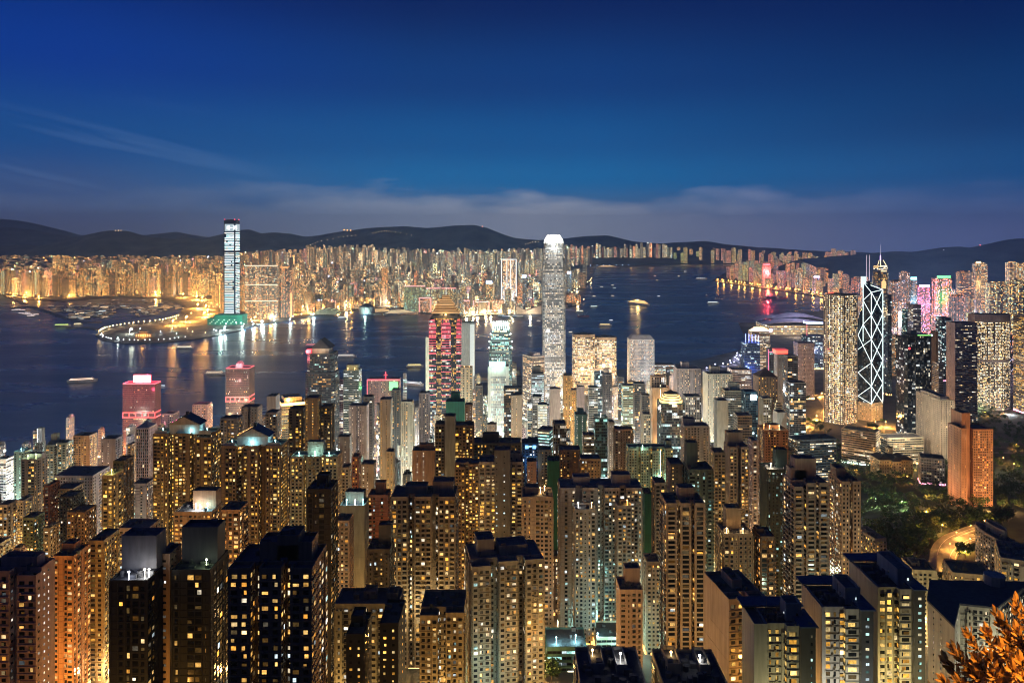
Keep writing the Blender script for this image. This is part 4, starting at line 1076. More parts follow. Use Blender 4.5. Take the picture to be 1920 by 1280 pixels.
# the near slope, western side
B("dusky pink tower with olive blind flank and square window frames at the western edge", "pink tower with olive flank", -70, 103, 1075, 335, 14, 'flat', 'pink', side='dots', lit=.16, ind=True, prot=3, pent=((2, 70, 1048),))
B("rust red tower glowing orange at its foot, dark sloping roof box on top", "rust red tower", 100, 168, 1045, 465, 18, 'bay', 'orange', lit=.3, pal='orange', ind=True, pent=((112, 140, 1022),))
B("slim warm beige tower squeezed between rust red tower and black glass towers", "slim warm beige tower", 167, 224, 1016, 490, 20, 'flat', 'tan', lit=.32, pal='gold')
B("black glass tower with pale windowless penthouse wall lit by white terrace lamps", "black tower with pale penthouse", 205, 318, 1092, 335, 22, 'dark', 'black', lit=.12, ind=True, pc=(.24, .24, .27), pent=((224, 310, 1008),), lights=((.62, -.6, 2.2, 700, WH), (.85, -.6, 2.2, 500, WH), (-.1, -.8, 2, 300, (.8, .85, 1))))
B("black glass tower with bluish gabled penthouse and one column of amber windows", "black tower with bluish penthouse", 322, 428, 1072, 345, 22, 'dark', 'black', lit=.18, ind=True, pc=(.08, .09, .11), pent=((338, 414, 992),), lights=((.6, -.6, 2, 350, (.9, 1, .6)),))
B("narrow beige wall tower of small square windows wedged between two black glass towers", "beige wedge tower", 309, 328, 1042, 350, 12, 'dots', 'tan', lit=.05)
B("broad dark brown tower with stepped top and scattered large amber windows", "broad dark brown tower", 428, 612, 1070, 305, 24, 'flat', (.30, .22, .15), lit=.32, ind=True, prot=3, pent=((487, 585, 1020), (520, 560, 1008)), bw=3.9)
B("slender black glass tower with tall crown box rising behind the broad dark brown tower", "slender black tower", 575, 633, 920, 470, 18, 'dark', 'black', lit=.16, pent=((594, 616, 894),), ind=True)
B("narrow cream tower of close square windows beside the slender black tower", "narrow cream grid tower", 629, 662, 978, 580, 15, 'grid', 'tan', fh=2.9, lit=.25, pal='amber')
# under them
B("bare concrete tower under construction, work lamps on its round topped deck", "bare concrete tower", 637, 692, 950, 620, 20, 'blank', 'concrete', fh=9, pent=((648, 682, 924),), lights=((-.5, -.7, 3, 1500, TL), (.2, -.8, 3, 1500, WH), (.8, -.6, 3, 1200, TL)), cat="tower under construction")
B("brown red tower with white windows in rows and barred crown beside bare concrete tower", "brown red crowned tower", 690, 733, 930, 640, 16, 'flat', 'red', lit=.35, pal='mix', pent=((704, 722, 906),))
B("dark grey tower with tall black crown box and rows of dim amber windows", "dark grey boxed tower", 689, 739, 1032, 500, 18, 'flat', (.10, .095, .09), lit=.28, ind=True, pent=((710, 735, 987),))
B("wide grey balconied tower with three window bays, amber rooms and black rooftop sheds", "wide grey balconied tower", 733, 858, 934, 530, 24, 'balc', (.33, .29, .24), lit=.34, prot=3, ind=True, pent=((760, 800, 914), (812, 850, 905)), bw=3.4)
B("grey green block with teal lit windows behind two black roofed slabs", "grey green block", 628, 756, 1135, 400, 18, 'flat', (.22, .23, .2), lit=.22, pal='mix', pent=((682, 704, 1112), (725, 745, 1115)), ind=True)
B("black windowless slab with stepped roof, paired with another before the grey green block", "black slab, wider of a pair", 649, 697, 1192, 345, 20, 'dots', 'black', lit=.6, pal='gold', pent=((656, 680, 1158),))
B("narrow black slab with pale stepped roof boxes standing before the grey green block", "narrow black slab", 712, 760, 1172, 340, 22, 'dots', 'black', lit=.5, pal='gold', pent=((718, 742, 1150),))
B("pale beige block with flat black roof, one facade white framed and the other plain", "pale black roofed block", 787, 875, 1152, 395, 26, 'flat', (.40, .35, .24), lit=.2, ind=True, prot=2, pal='mix', lights=())
B("pale cornered tower in mid frame with deep orange lit light well and dark blue roof", "pale cornered tower", 873, 1020, 1060, 425, 28, 'flat', (.33, .33, .30), yaw=10, side='bay', lit=.24, pal='mix', ind=True, prot=3, pent=((893, 925, 1016), (935, 990, 1030)), lights=())
B("pinkish tower with gold lit roof courtyard between wide slabs", "gold courtyard tower", 979, 1037, 934, 560, 22, 'bay', (.46, .36, .28), lit=.16, pent=((985, 1010, 916),), lights=((.2, 0, 2.5, 1800, A), (.5, .3, 2.5, 1200, A)), ind=True)
B("very wide pale grey slab with square roof boxes above teal lit street", "very wide pale grey slab", 1047, 1204, 917, 610, 24, 'bay', (.40, .37, .35), lit=.27, pal='mix', prot=4, ind=True, pent=((1075, 1106, 896), (1148, 1182, 892)))
B("slim pale tower projecting from wide grey slab, twin terrace lights on its roof", "slim projecting tower", 1075, 1117, 957, 588, 14, 'bay', (.42, .38, .35), lit=.3, pal='amber', lights=((-.6, 0, 2, 500, WH), (.7, 0, 2, 500, A)))
B("slim pale tower at the end of wide grey slab with orange lit rooftop terrace", "slim terrace tower", 1153, 1184, 950, 590, 14, 'bay', (.42, .37, .33), lit=.3, lights=((.5, -.4, 2, 1200, O),))
B("pink beige point tower with brown pitched top and dark window column", "pink brown topped tower", 1155, 1205, 1108, 465, 18, 'flat', 'pink', lit=.2, pal='amber', side='dots', pent=((1172, 1203, 1068),), ind=True)
B("slender beige tower with plain walls beside the pink brown topped tower", "slender plain beige tower", 1206, 1238, 1055, 560, 15, 'flat', 'beige', lit=.15)
B("tall beige balconied tower with open roof frames and flat grey roof box", "tall beige balconied tower", 1238, 1322, 946, 520, 22, 'balc', (.46, .38, .29), lit=.18, ind=True, prot=3, pent=((1272, 1302, 917),))
B("green glass fronted tower with curved balconies tucked behind tall beige balconied tower", "green glass balconied tower", 1281, 1337, 882, 640, 22, 'balc', (.12, .16, .13), lit=.2, pal='teal', pent=((1278, 1308, 832),))
B("brown plain flanked tower of lit side windows behind tall beige balconied tower", "brown plain flanked tower", 1249, 1281, 872, 660, 20, 'dots', 'brown', lit=.5, pal='amber')
B("tan tower with brightly lit glass top floors and tall fluted crown", "tan fluted crown tower", 1342, 1412, 1003, 540, 22, 'bay', (.36, .27, .19), lit=.32, ind=True, pent=((1362, 1389, 955),), lights=((-.7, -.6, 1.5, 1200, A), (.4, -.7, 1.5, 1200, A)), pal='gold')
B("red brown rounded tower with planted roof garden beside the tan fluted crown tower", "red brown garden roof tower", 1411, 1453, 1008, 540, 18, 'balc', 'brown', lit=.3, pal='orange', pent=((1414, 1432, 994),))
B("dark green glass tower with pale lit curved roof deck", "dark green glass tower", 1424, 1484, 882, 700, 22, 'dark', (.05, .08, .075), side='blank', lit=.08, pal='teal', pent=((1455, 1492, 845),), lights=((-.5, -.4, 3, 3500, (1, .95, .7)), (.2, .2, 3, 2500, (1, .95, .7))))
B("tall pinkish slab with dark window grid and plain pale flank at the park edge", "tall pinkish park edge slab", 1469, 1553, 908, 552, 22, 'balc', (.42, .33, .27), lit=.2, ind=True, prot=3, pent=((1482, 1512, 880), (1490, 1530, 862)), pal='amber')
B("reddish plain walled slab of small windows closest to the dark park", "reddish park corner slab", 1553, 1614, 905, 560, 24, 'punch', (.44, .30, .22), lit=.2, pal='amber', pent=((1556, 1585, 880),), ind=True, prot=2, fh=3.0)
B("squat grey flanked block with orange lit courtyard face and deep roof parapet", "squat orange lit block", 1320, 1437, 1128, 338, 28, 'flat', (.44, .36, .28), yaw=8, side='blank', lit=.3, pal='gold', prot=2, ind=True, pent=((1372, 1392, 1092),))
# mid slope, west to east
B("tall slab with black gabled pavilion and teal lit roof, nearer the red hotel slab", "gabled slab near red hotel", 287, 414, 815, 690, 22, 'bay', (.24, .18, .11), lit=.34, pal='gold', prot=3, cap='gable', lights=((-.75, -.5, 2.5, 2500, TL), (.75, -.4, 2.5, 2500, TL), (.25, -.8, 2.5, 1200, TL)), ind=True)
B("tall slab with white gabled pavilion, teal roof lights and bright corner column of amber rooms", "gabled slab with amber corner", 414, 541, 838, 645, 22, 'bay', (.30, .23, .15), lit=.42, pal='gold', prot=3, cap='gable', lights=((-.7, -.5, 2.5, 2500, TL), (0, -.9, 2.5, 2500, TL), (.75, -.5, 2.5, 2200, TL)), ind=True)
B("cream gridded slab with square roof tower under pale green light", "cream gridded slab", 545, 641, 858, 715, 20, 'grid', (.46, .40, .29), fh=3.0, lit=.24, pal='gold', prot=3, pent=((577, 606, 830),), lights=((0, -.6, 3, 2500, TL), (-.7, -.5, 2, 900, TL), (.6, -.5, 2, 900, TL)))
B("dark brown tower wing of amber windows beside the gold banded office block", "dark brown wing", 542, 575, 768, 855, 18, 'bay', (.08, .06, .045), lit=.4, pal='gold')
B("plain beige tower spine with one column of glowing square windows", "plain beige spine", 572, 603, 748, 848, 18, 'dots', 'tan', lit=1.0, pal='gold', gain=1.3)
B("dark brown tower wing on the gabled office side of the plain beige spine", "darker brown wing", 601, 627, 764, 856, 18, 'bay', (.07, .055, .045), lit=.22, pal='gold')
B("grey stone tower with blind rounded walls below the gold banded office block", "grey blind rounded tower", 500, 525, 744, 1080, 20, 'blank', 'grey')
B("pale twin walled tower with dark central groove behind the white gabled pavilion", "pale grooved tower", 452, 492, 765, 905, 18, 'dots', 'grey', lit=.2, pal='gold', prot=2)
B("low pale slab with dark windows between gabled slabs and the red emblem tower", "low pale slab", 413, 456, 786, 820, 16, 'flat', 'grey', lit=.3)
B("grey pale flank tower behind cream gridded slab", "grey pale flank tower", 498, 526, 775, 880, 16, 'flat', 'concrete', lit=.18)
B("lilac pyramid roofed tower of dark glass in front of the red hotel slab", "lilac pyramid tower", 255, 294, 803, 960, 22, 'rib', 'lilac', lit=.12, pal='mix', cap='pyramid')
B("gold lit slim tower at the foot of the red hotel slab", "gold lit slim tower", 239, 257, 835, 1000, 15, 'flat', 'tan', lit=.5, pal='gold')
B("pale lilac office block with plain walls and a column of white dots", "lilac dotted office block", 189, 231, 824, 1010, 20, 'dots', 'lilac', lit=.6, side='flat')
B("tan block washed in golden light with flat purple roof by the western shore", "golden tan block", 137, 182, 818, 1060, 20, 'flat', 'tan', lit=.42, pal='gold')
B("teal grey honeycomb balconied block beside the golden tan block", "teal grey balconied block", 85, 138, 832, 1030, 18, 'balc', (.28, .34, .3), lit=.34, pal='mix', prot=2, pent=((96, 106, 815),))
B("slender dark tower carrying a brightly lit white box above the western shore", "tower with lit white box", 65, 86, 830, 1070, 14, 'flat', 'slate', lit=.4, pal='teal', pent=((69, 84, 804, 'blank'),), lights=((0, -.9, 3, 2500, WH), (0, -.9, 16, 2500, WH)), mast=0)
B("teal lit block with railed roof deck near the western edge", "teal roof deck block", 26, 61, 848, 1030, 18, 'flat', (.20, .32, .27), lit=.3, pal='teal', lights=((0, -.5, 2, 2200, TL),))
B("black glass tower with slanted yellow green lit crown and column of white windows", "slanted green crown tower", 40, 89, 862, 930, 20, 'dark', 'slate', lit=.2, pal='gold', lights=((-.5, -.5, 2, 2500, (.8, 1, .5)), (.5, -.5, 4, 2500, (.9, 1, .5))), pent=((50, 85, 852),))
B("low white block on the western edge with rows of bright windows", "low white western block", -8, 27, 862, 1080, 18, 'band', 'white', lit=.5)
B("broad hall with wide purple roof and cream walls behind the curved golden tower", "broad purple roofed hall", 102, 206, 893, 850, 36, 'punch', 'lilac', lit=.2, pal='gold', cat="hall", name="market_hall")
B("curved golden balconied tower with yellow lit roof terrace", "curved golden tower", 192, 232, 893, 720, 20, 'balc', (.40, .33, .2), lit=.6, pal='gold', lights=((0, -.3, 2.5, 3000, (1, .85, .2)),), fh=3.6)
B("dark brown plain tower rising directly behind the curved golden tower", "dark brown plain tower", 212, 251, 866, 742, 20, 'flat', (.075, .05, .035), lit=.12)
B("red brown gridded tower with dim windows on the western slope", "red brown gridded tower", 84, 110, 912, 800, 18, 'grid', 'red', lit=.12, fh=3)
B("cream lit corner block beside the red brown gridded tower", "cream corner block", 101, 158, 918, 815, 22, 'flat', 'cream', lit=.14, pal='warm', side='flat')
B("dark grey mesh fronted tower on the western slope", "dark mesh tower", 112, 156, 932, 755, 18, 'grid', 'dark', lit=.06, fh=3)
B("brown terraced tower with dim rooms between dark mesh tower and curved golden tower", "brown terraced tower", 126, 181, 962, 700, 20, 'flat', 'brown', lit=.2, prot=2)
B("white balconied tower with lines of cold white stair lights at the western edge", "white stair light tower", -4, 34, 948, 770, 16, 'balc', 'white', lit=.5, pal='mix')
B("white slab of glowing gold stair windows next to the white stair light tower", "white gold stair slab", 32, 62, 940, 765, 16, 'bay', 'white', lit=.6, pal='gold')
B("small green flanked tower of lit rooms on the western slope", "small green flanked tower", 43, 84, 972, 700, 16, 'flat', (.22, .30, .2), lit=.3)
B("cream stepped block with teal forecourt light below the dark mesh tower", "cream stepped block", 82, 112, 992, 680, 16, 'flat', 'cream', lit=.25, pal='mix')
B("low white tower of bright windows at the western frame edge", "low bright western tower", -8, 14, 1022, 600, 14, 'flat', 'white', lit=.4)
B("purple grey block of dim windows between curved golden tower and gabled slab", "purple grey block", 249, 290, 908, 800, 18, 'flat', 'lilac', lit=.3, pal='mix')
B("orange brown terraced block with curved roof pavilion and dazzling white lamps", "white lamp pavilion block", 326, 418, 962, 560, 22, 'flat', (.30, .20, .13), lit=.35, pal='orange', pent=((362, 420, 922),), ind=True, lights=((0, -.5, 3, 3500, WH), (.25, -.6, 3, 3500, WH), (.6, -.4, 3, 2000, TL)))
B("orange brown balconied tower joined to the white lamp pavilion block", "orange brown balconied tower", 414, 465, 958, 552, 18, 'balc', (.34, .20, .12), lit=.4, pal='orange', ind=True)
B("grey brown block behind black tower with pale penthouse", "grey brown back block", 222, 300, 992, 560, 18, 'flat', 'concrete', lit=.2)
# mid slope, centre
B("dark tower with one tall pale blind panel, smaller glassy wing", "glassy panel wing", 816, 836, 797, 802, 18, 'dark', (.14, .13, .12), lit=.2)
B("tall pale blind panel of a dark tower in front of the neon striped tower", "tall pale blind panel", 834, 855, 782, 798, 14, 'blank', 'grey', fh=7)
B("dark tower wing of brown framed rooms behind the tall pale blind panel", "brown framed wing", 853, 889, 799, 806, 18, 'dark', (.16, .11, .08), lit=.25, pal='gold')
B("orange brown tower with staggered white stair lights and flat cap", "orange brown stair light tower", 773, 818, 846, 900, 20, 'dots', (.34, .19, .11), lit=.9, pent=((787, 813, 834),))
B("tan tower with orange lit groove running down from the brown framed wing", "tan orange groove tower", 853, 899, 872, 720, 18, 'bay', 'tan', lit=.4, pal='gold', prot=2)
B("grey tower with dark spine dotted by pairs of white lights", "grey dotted spine tower", 898, 980, 868, 680, 22, 'balc', (.36, .34, .33), lit=.28, pal='gold', prot=2, pent=((940, 976, 852),), ind=True)
B("dark slate spine with two dotted columns of small white lights", "dotted slate spine", 927, 957, 846, 672, 14, 'dots', 'slate', lit=1.0, pal='cool', fh=5.2, side='blank')
B("black framed building with yellow lit openings and roof steelwork", "black steelwork building", 888, 977, 832, 860, 24, 'dark', 'dark', lit=.2, pal='gold', pent=((905, 935, 815),), clutter=16)
B("dark blue tower with two bright blue lit squares at its top", "dark blue two square tower", 978, 1010, 832, 880, 20, 'dark', 'blue', lit=.15, pal='cool', pent=((990, 1008, 824),))
B("pink grey point tower in front of the dark blue tower", "pink grey point tower", 988, 1006, 867, 800, 14, 'dots', 'pink', lit=.7)
B("brown block of small lit windows beside dark blue tower", "brown small window block", 1007, 1034, 845, 880, 16, 'flat', 'tan', lit=.22)
B("slim tower wrapped in dark green scaffold netting by the gold courtyard tower", "slim green netted tower", 1026, 1049, 866, 720, 16, 'blank', (.02, .15, .09), fh=6, cat="scaffolded tower")
B("green netted tower under a yellow lit crane beside the very wide grey slab", "green netted crane tower", 1203, 1223, 928, 670, 16, 'blank', (.02, .15, .09), fh=6, cat="scaffolded tower")
B("slim balconied beige tower beside the green netted crane tower", "slim balconied beige tower", 1222, 1248, 907, 650, 16, 'balc', 'beige', lit=.15)
B("pale green lit estate block of repeated bays above spiral ramps", "pale green estate block", 1174, 1262, 842, 860, 20, 'flat', (.33, .42, .34), lit=.22, pal='gold', prot=4, pent=((1248, 1272, 828),), lights=((-.4, -1.3, 3, 2500, (.6, 1, .75)), (.4, -1.3, -30, 5000, (.6, 1, .75))))
B("fully lit office building of glowing white green floors with curved dark roof", "glowing white green office", 1008, 1039, 808, 1000, 22, 'band', 'slate', lit=1.0, pal='teal', gain=1.2, yaw=-18)
B("grey stone office with slot windows beside the glowing white green office", "grey slot window office", 1036, 1062, 796, 980, 22, 'rib', 'grey', lit=.2, side='blank')
B("teal tower with pale gabled centre strip of small windows", "teal gabled strip tower", 1077, 1100, 778, 1050, 18, 'dots', (.10, .24, .24), lit=.7, pent=((1083, 1094, 768),))
B("dark teal glass tower with brightly lit open roof deck", "dark teal open deck tower", 1113, 1139, 784, 1030, 20, 'glass', 'teal', lit=.2, pal='teal', lights=((0, -.3, 3, 2500, WH),))
B("beige mid rise of banded windows beside the teal gabled strip tower", "beige banded mid rise", 1092, 1114, 817, 960, 16, 'band', 'beige', lit=.25)
B("dotted grey slab with white stair windows east of the dark teal open deck tower", "dotted grey slab", 1139, 1152, 792, 1050, 14, 'dots', 'grey', lit=.9)
B("small tan tower of terracotta windows among the central blocks", "small tan terracotta tower", 1150, 1187, 806, 1000, 18, 'grid', 'tan', lit=.1, fh=3.2)
B("brown banded block with dark roof by the peach stone tower", "dark roofed brown block", 1047, 1088, 845, 850, 20, 'flat', 'brown', lit=.25)
B("beige shed roofed block with open frames before the pale green estate block", "beige shed roofed block", 1086, 1126, 862, 800, 18, 'flat', 'tan', lit=.2)
B("dark blue roofed tall grey tower with plain flank between beige towers", "blue roofed plain flank tower", 1357, 1404, 840, 720, 20, 'bay', (.36, .30, .24), side='blank', lit=.34, prot=2, pent=((1359, 1392, 812),), ind=True)
B("beige slab of amber rooms joined to blue roofed plain flank tower", "beige amber slab", 1330, 1360, 850, 735, 18, 'bay', 'beige', lit=.36)
B("white gridded slim tower beside the blue roofed plain flank tower", "white gridded slim tower", 1403, 1420, 828, 800, 15, 'grid', 'white', lit=.2, fh=3)
B("terracotta block with gold lamps on stepped roof above the park", "terracotta gold lamp block", 1420, 1478, 808, 900, 26, 'flat', (.26, .14, .09), lit=.25, pal='gold', pent=((1440, 1462, 798),), lights=((-.4, -.5, 3, 3000, A), (.4, -.5, 3, 3000, A), (-.8, -.2, 3, 1500, O)))
B("grey shed topped block between pale green estate and amber slab", "grey shed topped block", 1276, 1330, 800, 900, 20, 'flat', 'grey', lit=.12, pent=((1280, 1302, 786),))
# central office blocks
B("peach stone tower with arcaded belvedere and grey pyramid roof", "peach pyramid roofed tower", 1218, 1252, 728, 1240, 24, 'blank', (.52, .40, .28), pent=((1221, 1249, 706, 'rib'),), cat="office tower", name="office_tower", lights=((0, -1.5, -25, 9000, A), (0, -1.4, -80, 9000, A)))
B("teal glass tower crowned by glowing golden drum with spire", "teal tower with golden drum", 1232, 1284, 757, 1130, 30, 'glass', (.04, .09, .11), lit=.25, pal='cool', cat="office tower", name="office_tower")
B("grey curved ribbed office beside teal tower with golden drum", "grey curved ribbed office", 1279, 1315, 744, 1260, 24, 'rib', 'grey', lit=.35, cat="office tower", name="office_tower")
B("white gridded office block, the one nearer the peach pyramid roofed tower", "white gridded office", 1263, 1314, 692, 1620, 36, 'grid', 'white', lit=.45, cat="office tower", name="office_tower", pent=((1278, 1292, 680),), group="white gridded office blocks")
B("white gridded office block with lit glass flank, the nearer and taller of two", "taller white gridded office", 1318, 1373, 702, 1480, 36, 'grid', (.62, .58, .48), lit=.5, cat="office tower", name="office_tower", pent=((1333, 1350, 688),), group="white gridded office blocks")
B("pinkish white banded office behind taller white gridded office", "pinkish banded office", 1364, 1409, 694, 1760, 34, 'band', (.6, .52, .52), lit=.35, cat="office tower", name="office_tower")
B("grey slatted office with dark box on roof near the taller white gridded office", "grey slatted office", 1351, 1391, 733, 1330, 26, 'band', 'grey', lit=.2, cat="office tower", name="office_tower", pent=((1368, 1390, 718),))
B("plain grey blind tower with blue lamp at its foot", "plain grey blind tower", 1338, 1365, 752, 1200, 20, 'blank', 'grey', cat="office tower", name="office_tower")
B("brown banded mid rise with glass roof below the dark blue sign tower", "brown banded glass roof block", 1375, 1410, 780, 1100, 22, 'band', 'tan', lit=.2, pal='warm', cat="office tower", name="office_tower")
B("dark blue tower with glowing white square sign at its top corner", "dark blue sign tower", 1390, 1421, 736, 1300, 24, 'glass', (.02, .10, .16), lit=.15, pal='cool', cat="office tower", name="office_tower")
B("brown stepped office tower under a dark dome shaped pyramid", "brown domed office", 1412, 1458, 707, 1500, 34, 'grid', (.22, .15, .11), lit=.28, pal='gold', cat="office tower", name="office_tower", cap='pyramid')
B("grey steel framed office tower with exposed trusses, lower front half", "steel framed office", 1472, 1511, 718, 1470, 24, 'glass', (.30, .31, .33), lit=.32, cat="office tower", name="office_tower", clutter=18)
B("grey steel framed tower half rising behind, red lights along its masts", "taller steel framed half", 1468, 1496, 668, 1510, 26, 'glass', (.26, .24, .26), lit=.18, cat="office tower", name="office_tower", clutter=18)
B("blue floodlit glass tower by the waterfront gardens", "blue floodlit glass tower", 1389, 1425, 643, 2000, 32, 'glass', (.10, .18, .50), lit=.25, pal='cool', cat="office tower", name="office_tower")
B("cream ribbed tower with glowing ringed crown behind the blue floodlit glass tower", "ring crowned cream tower", 1403, 1444, 622, 2150, 34, 'band', 'cream', lit=.6, pal='warm', cat="office tower", name="office_tower")
B("narrow tower outlined in pink and green neon", "pink green neon tower", 1437, 1458, 655, 1900, 24, 'rib', 'slate', lit=.3, pal='teal', cat="office tower", name="office_tower")
B("tower under a glowing red cube sign beside the steel framed half", "red cube sign tower", 1451, 1475, 665, 1750, 24, 'dots', 'grey', lit=.4, pal='teal', cat="office tower", name="office_tower")
B("white punched window tower with icy white crown band and pink lit edge", "icy crowned white tower", 1488, 1527, 644, 2000, 32, 'punch', (.66, .58, .62), lit=.25, cat="office tower", name="office_tower")
B("broad blue grey glass building with blue roof behind the icy crowned white tower", "broad blue roofed building", 1503, 1546, 630, 2450, 50, 'glass', (.10, .20, .36), lit=.3, pal='cool', cat="office tower", name="office_tower")
B("white slatted slim tower with bright open windows near icy crowned tower", "white slatted slim tower", 1424, 1447, 748, 1200, 18, 'rib', 'white', lit=.25, cat="office tower", name="office_tower")
B("blank grey cube block before the steel framed office", "blank grey cube block", 1449, 1475, 774, 1150, 20, 'blank', 'grey', cat="office tower", name="office_tower")
B("pale slab with one white lit edge behind the neon striped tower", "pale white edged slab", 864, 891, 606, 2000, 40, 'blank', (.36, .42, .42), cat="office tower", name="office_tower", side='blank')
B("narrow white slab peeping out on the harbour side of the neon striped tower", "narrow white slab", 798, 808, 633, 1850, 30, 'blank', 'white', cat="office tower", name="office_tower")
B("cream hotel tower with floodlit cornice beside the neon striped tower", "cream floodlit cornice hotel", 864, 886, 690, 1450, 22, 'bay', 'cream', lit=.4, pal='gold', cat="hotel tower", name="hotel_tower", lights=((-.4, -.9, 2, 4000, A), (.5, -.9, 2, 4000, A)))
B("office tower with white banded flank and brown banded front near silver claw tower", "white and brown banded office", 980, 1021, 670, 1750, 44, 'band', (.46, .36, .28), lit=.4, pal='warm', cat="office tower", name="office_tower", yaw=28, pent=((1000, 1018, 664),))
B("bright white banded slim office before the white and brown banded office", "bright white banded office", 996, 1020, 702, 1560, 24, 'band', 'slate', lit=.9, pal='cool', cat="office tower", name="office_tower", pent=((998, 1014, 688),))
B("dark office tower with rows of pale roof lettering boards", "dark lettered office", 945, 978, 728, 1350, 24, 'glass', 'dark', lit=.2, cat="office tower", name="office_tower")
B("plain putty coloured tower with two columns of lit slots", "putty slot tower", 958, 979, 742, 1250, 20, 'dots', 'concrete', lit=.95, pal='warm', cat="office tower", name="office_tower")
B("white blind slab with lower white annex near silver claw tower", "white blind slab", 1030, 1051, 730, 1300, 18, 'blank', 'white', cat="office tower", name="office_tower")
B("grey tower with banded white glowing side", "grey white glowing tower", 998, 1015, 745, 1200, 20, 'band', 'grey', lit=.5, pal='white', cat="office tower", name="office_tower")
B("white stepped balcony block with glowing floors", "white glowing floor block", 1008, 1026, 760, 1150, 18, 'band', 'white', lit=.9, pal='white', cat="office tower", name="office_tower")
B("gold lit tower with bronze windows on the uphill side of the twin towers", "gold lit bronze tower", 1056, 1073, 705, 1560, 24, 'flat', (.40, .24, .09), lit=.5, pal='gold', cat="office tower", name="office_tower")
B("orange glowing slim tower next to gold lit bronze tower", "orange glowing slim tower", 1070, 1083, 732, 1430, 20, 'flat', (.5, .28, .08), lit=.6, pal='orange', cat="office tower", name="office_tower")
B("pale grey blind fin tower before the twin towers", "pale grey fin tower", 1081, 1096, 726, 1300, 16, 'blank', 'grey', cat="office tower", name="office_tower")
B("grey green tower of lit banded windows before the twin towers", "grey green banded tower", 1102, 1121, 727, 1360, 20, 'band', (.32, .36, .33), lit=.4, cat="office tower", name="office_tower")
B("blue grey glass tower with dazzling white star lamp on top", "star lamp glass tower", 1114, 1133, 700, 1520, 24, 'glass', (.12, .20, .26), lit=.35, pal='cool', cat="office tower", name="office_tower", lights=((.2, -.8, 3, 9000, (.85, .95, 1)),))
B("tall grey ribbed tower with flat top beside star lamp glass tower", "tall grey ribbed tower", 1130, 1147, 703, 1400, 20, 'rib', 'grey', lit=.12, cat="office tower", name="office_tower")
B("green lit striped office tower downhill of the peach pyramid tower", "green lit striped office", 1165, 1187, 724, 1450, 22, 'band', (.34, .40, .30), lit=.7, pal='teal', cat="office tower", name="office_tower")
B("dark glass office with sloped top beside green lit striped office", "dark sloped glass office", 1186, 1210, 720, 1500, 24, 'glass', 'slate', lit=.15, cat="office tower", name="office_tower")
B("dark grey tower with pale rim near the peach pyramid tower", "dark pale rimmed tower", 1200, 1219, 742, 1330, 20, 'grid', 'slate', lit=.2, cat="office tower", name="office_tower")
B("white gridded low office between peach pyramid tower and dark pale rimmed tower", "white gridded low office", 1203, 1220, 778, 1150, 18, 'grid', 'white', lit=.3, cat="office tower", name="office_tower")
B("waterfront block of lit shops behind the white punched window tower", "waterfront lit block", 1216, 1266, 684, 2200, 40, 'band', 'lilac', lit=.6, pal='mix', cat="office building", name="office_building")
# west shore offices
B("slab wall hotel with red lit frame and small green screen facing the harbour", "green screen slab", 690, 752, 712, 1700, 30, 'punch', (.22, .15, .15), lit=.2, pal='mix', cat="office tower", name="office_tower")
B("glassy tower with gold and pink lit crown beside the dark gabled tower", "gold crowned glassy tower", 644, 678, 695, 1500, 28, 'band', (.20, .24, .2), lit=.45, pal='white', cat="office tower", name="office_tower", lights=((-.5, -.6, 3, 4000, A), (.4, -.6, 3, 4000, A), (0, .2, 4, 3000, (1, .4, .3))), pent=((650, 672, 685),), mast=22)
B("narrow pink lit annex of the gold crowned glassy tower", "pink lit annex", 636, 648, 712, 1520, 22, 'band', (.4, .2, .2), lit=.4, cat="office tower", name="office_tower")
B("grey slab with three columns of white window dots on the western flat", "grey slab of dotted columns", 654, 692, 762, 1050, 18, 'dots', 'grey', lit=.8, prot=2)
B("white tall thin slab with gold dotted column between western blocks", "white thin dotted slab", 712, 736, 750, 1000, 16, 'dots', 'white', lit=.8, pal='gold')
B("dark banded tower with arched roof hood", "dark arched hood tower", 680, 702, 745, 1150, 18, 'band', 'dark', lit=.15)
B("tan block with pale rounded roof hood before green screen slab", "tan rounded hood block", 752, 776, 754, 1180, 18, 'flat', 'concrete', lit=.3)
B("slate tower of lit edge windows before green screen slab", "slate lit edge tower", 734, 752, 732, 1220, 18, 'flat', 'slate', lit=.3)
B("white gridded office annex west of the neon striped tower", "white gridded annex", 786, 806, 738, 1280, 20, 'grid', 'lilac', lit=.25, cat="office tower", name="office_tower")
B("green netted tower with dark stepped top before the neon striped tower", "green netted stepped tower", 836, 872, 754, 1080, 22, 'blank', (.02, .17, .14), fh=12, cat="scaffolded tower", pent=((846, 862, 738),))
B("brown dotted slab before the cream floodlit cornice hotel", "brown dotted slab", 872, 886, 760, 1040, 16, 'dots', 'brown', lit=.9)
B("grey slim tower with lit seams behind brown dotted slab", "grey seamed slim tower", 892, 905, 724, 1250, 16, 'flat', 'slate', lit=.2)
B("dark stepped shore block with red roof beside the red hotel slab", "red roofed shore block", 304, 336, 777, 1450, 26, 'grid', (.42, .3, .32), lit=.1, cat="office building", name="office_building", mast=20)
B("pink lit stepped shore block beside the red emblem tower", "pink lit shore block", 361, 398, 759, 1520, 24, 'flat', (.55, .36, .34), lit=.3, cat="office building", name="office_building")
B("dark red slim tower among pale roofs below white thin dotted slab", "dark red slim tower", 660, 676, 858, 800, 14, 'flat', 'red', lit=.2)
B("beige octagonal tower of stair windows beside dark red slim tower", "beige stair window tower", 677, 706, 872, 790, 16, 'dots', 'cream', lit=.5)
B("cream tall plain tower west of the orange brown stair light tower", "cream tall plain tower", 724, 741, 848, 880, 14, 'dots', 'cream', lit=.3, pal='gold')
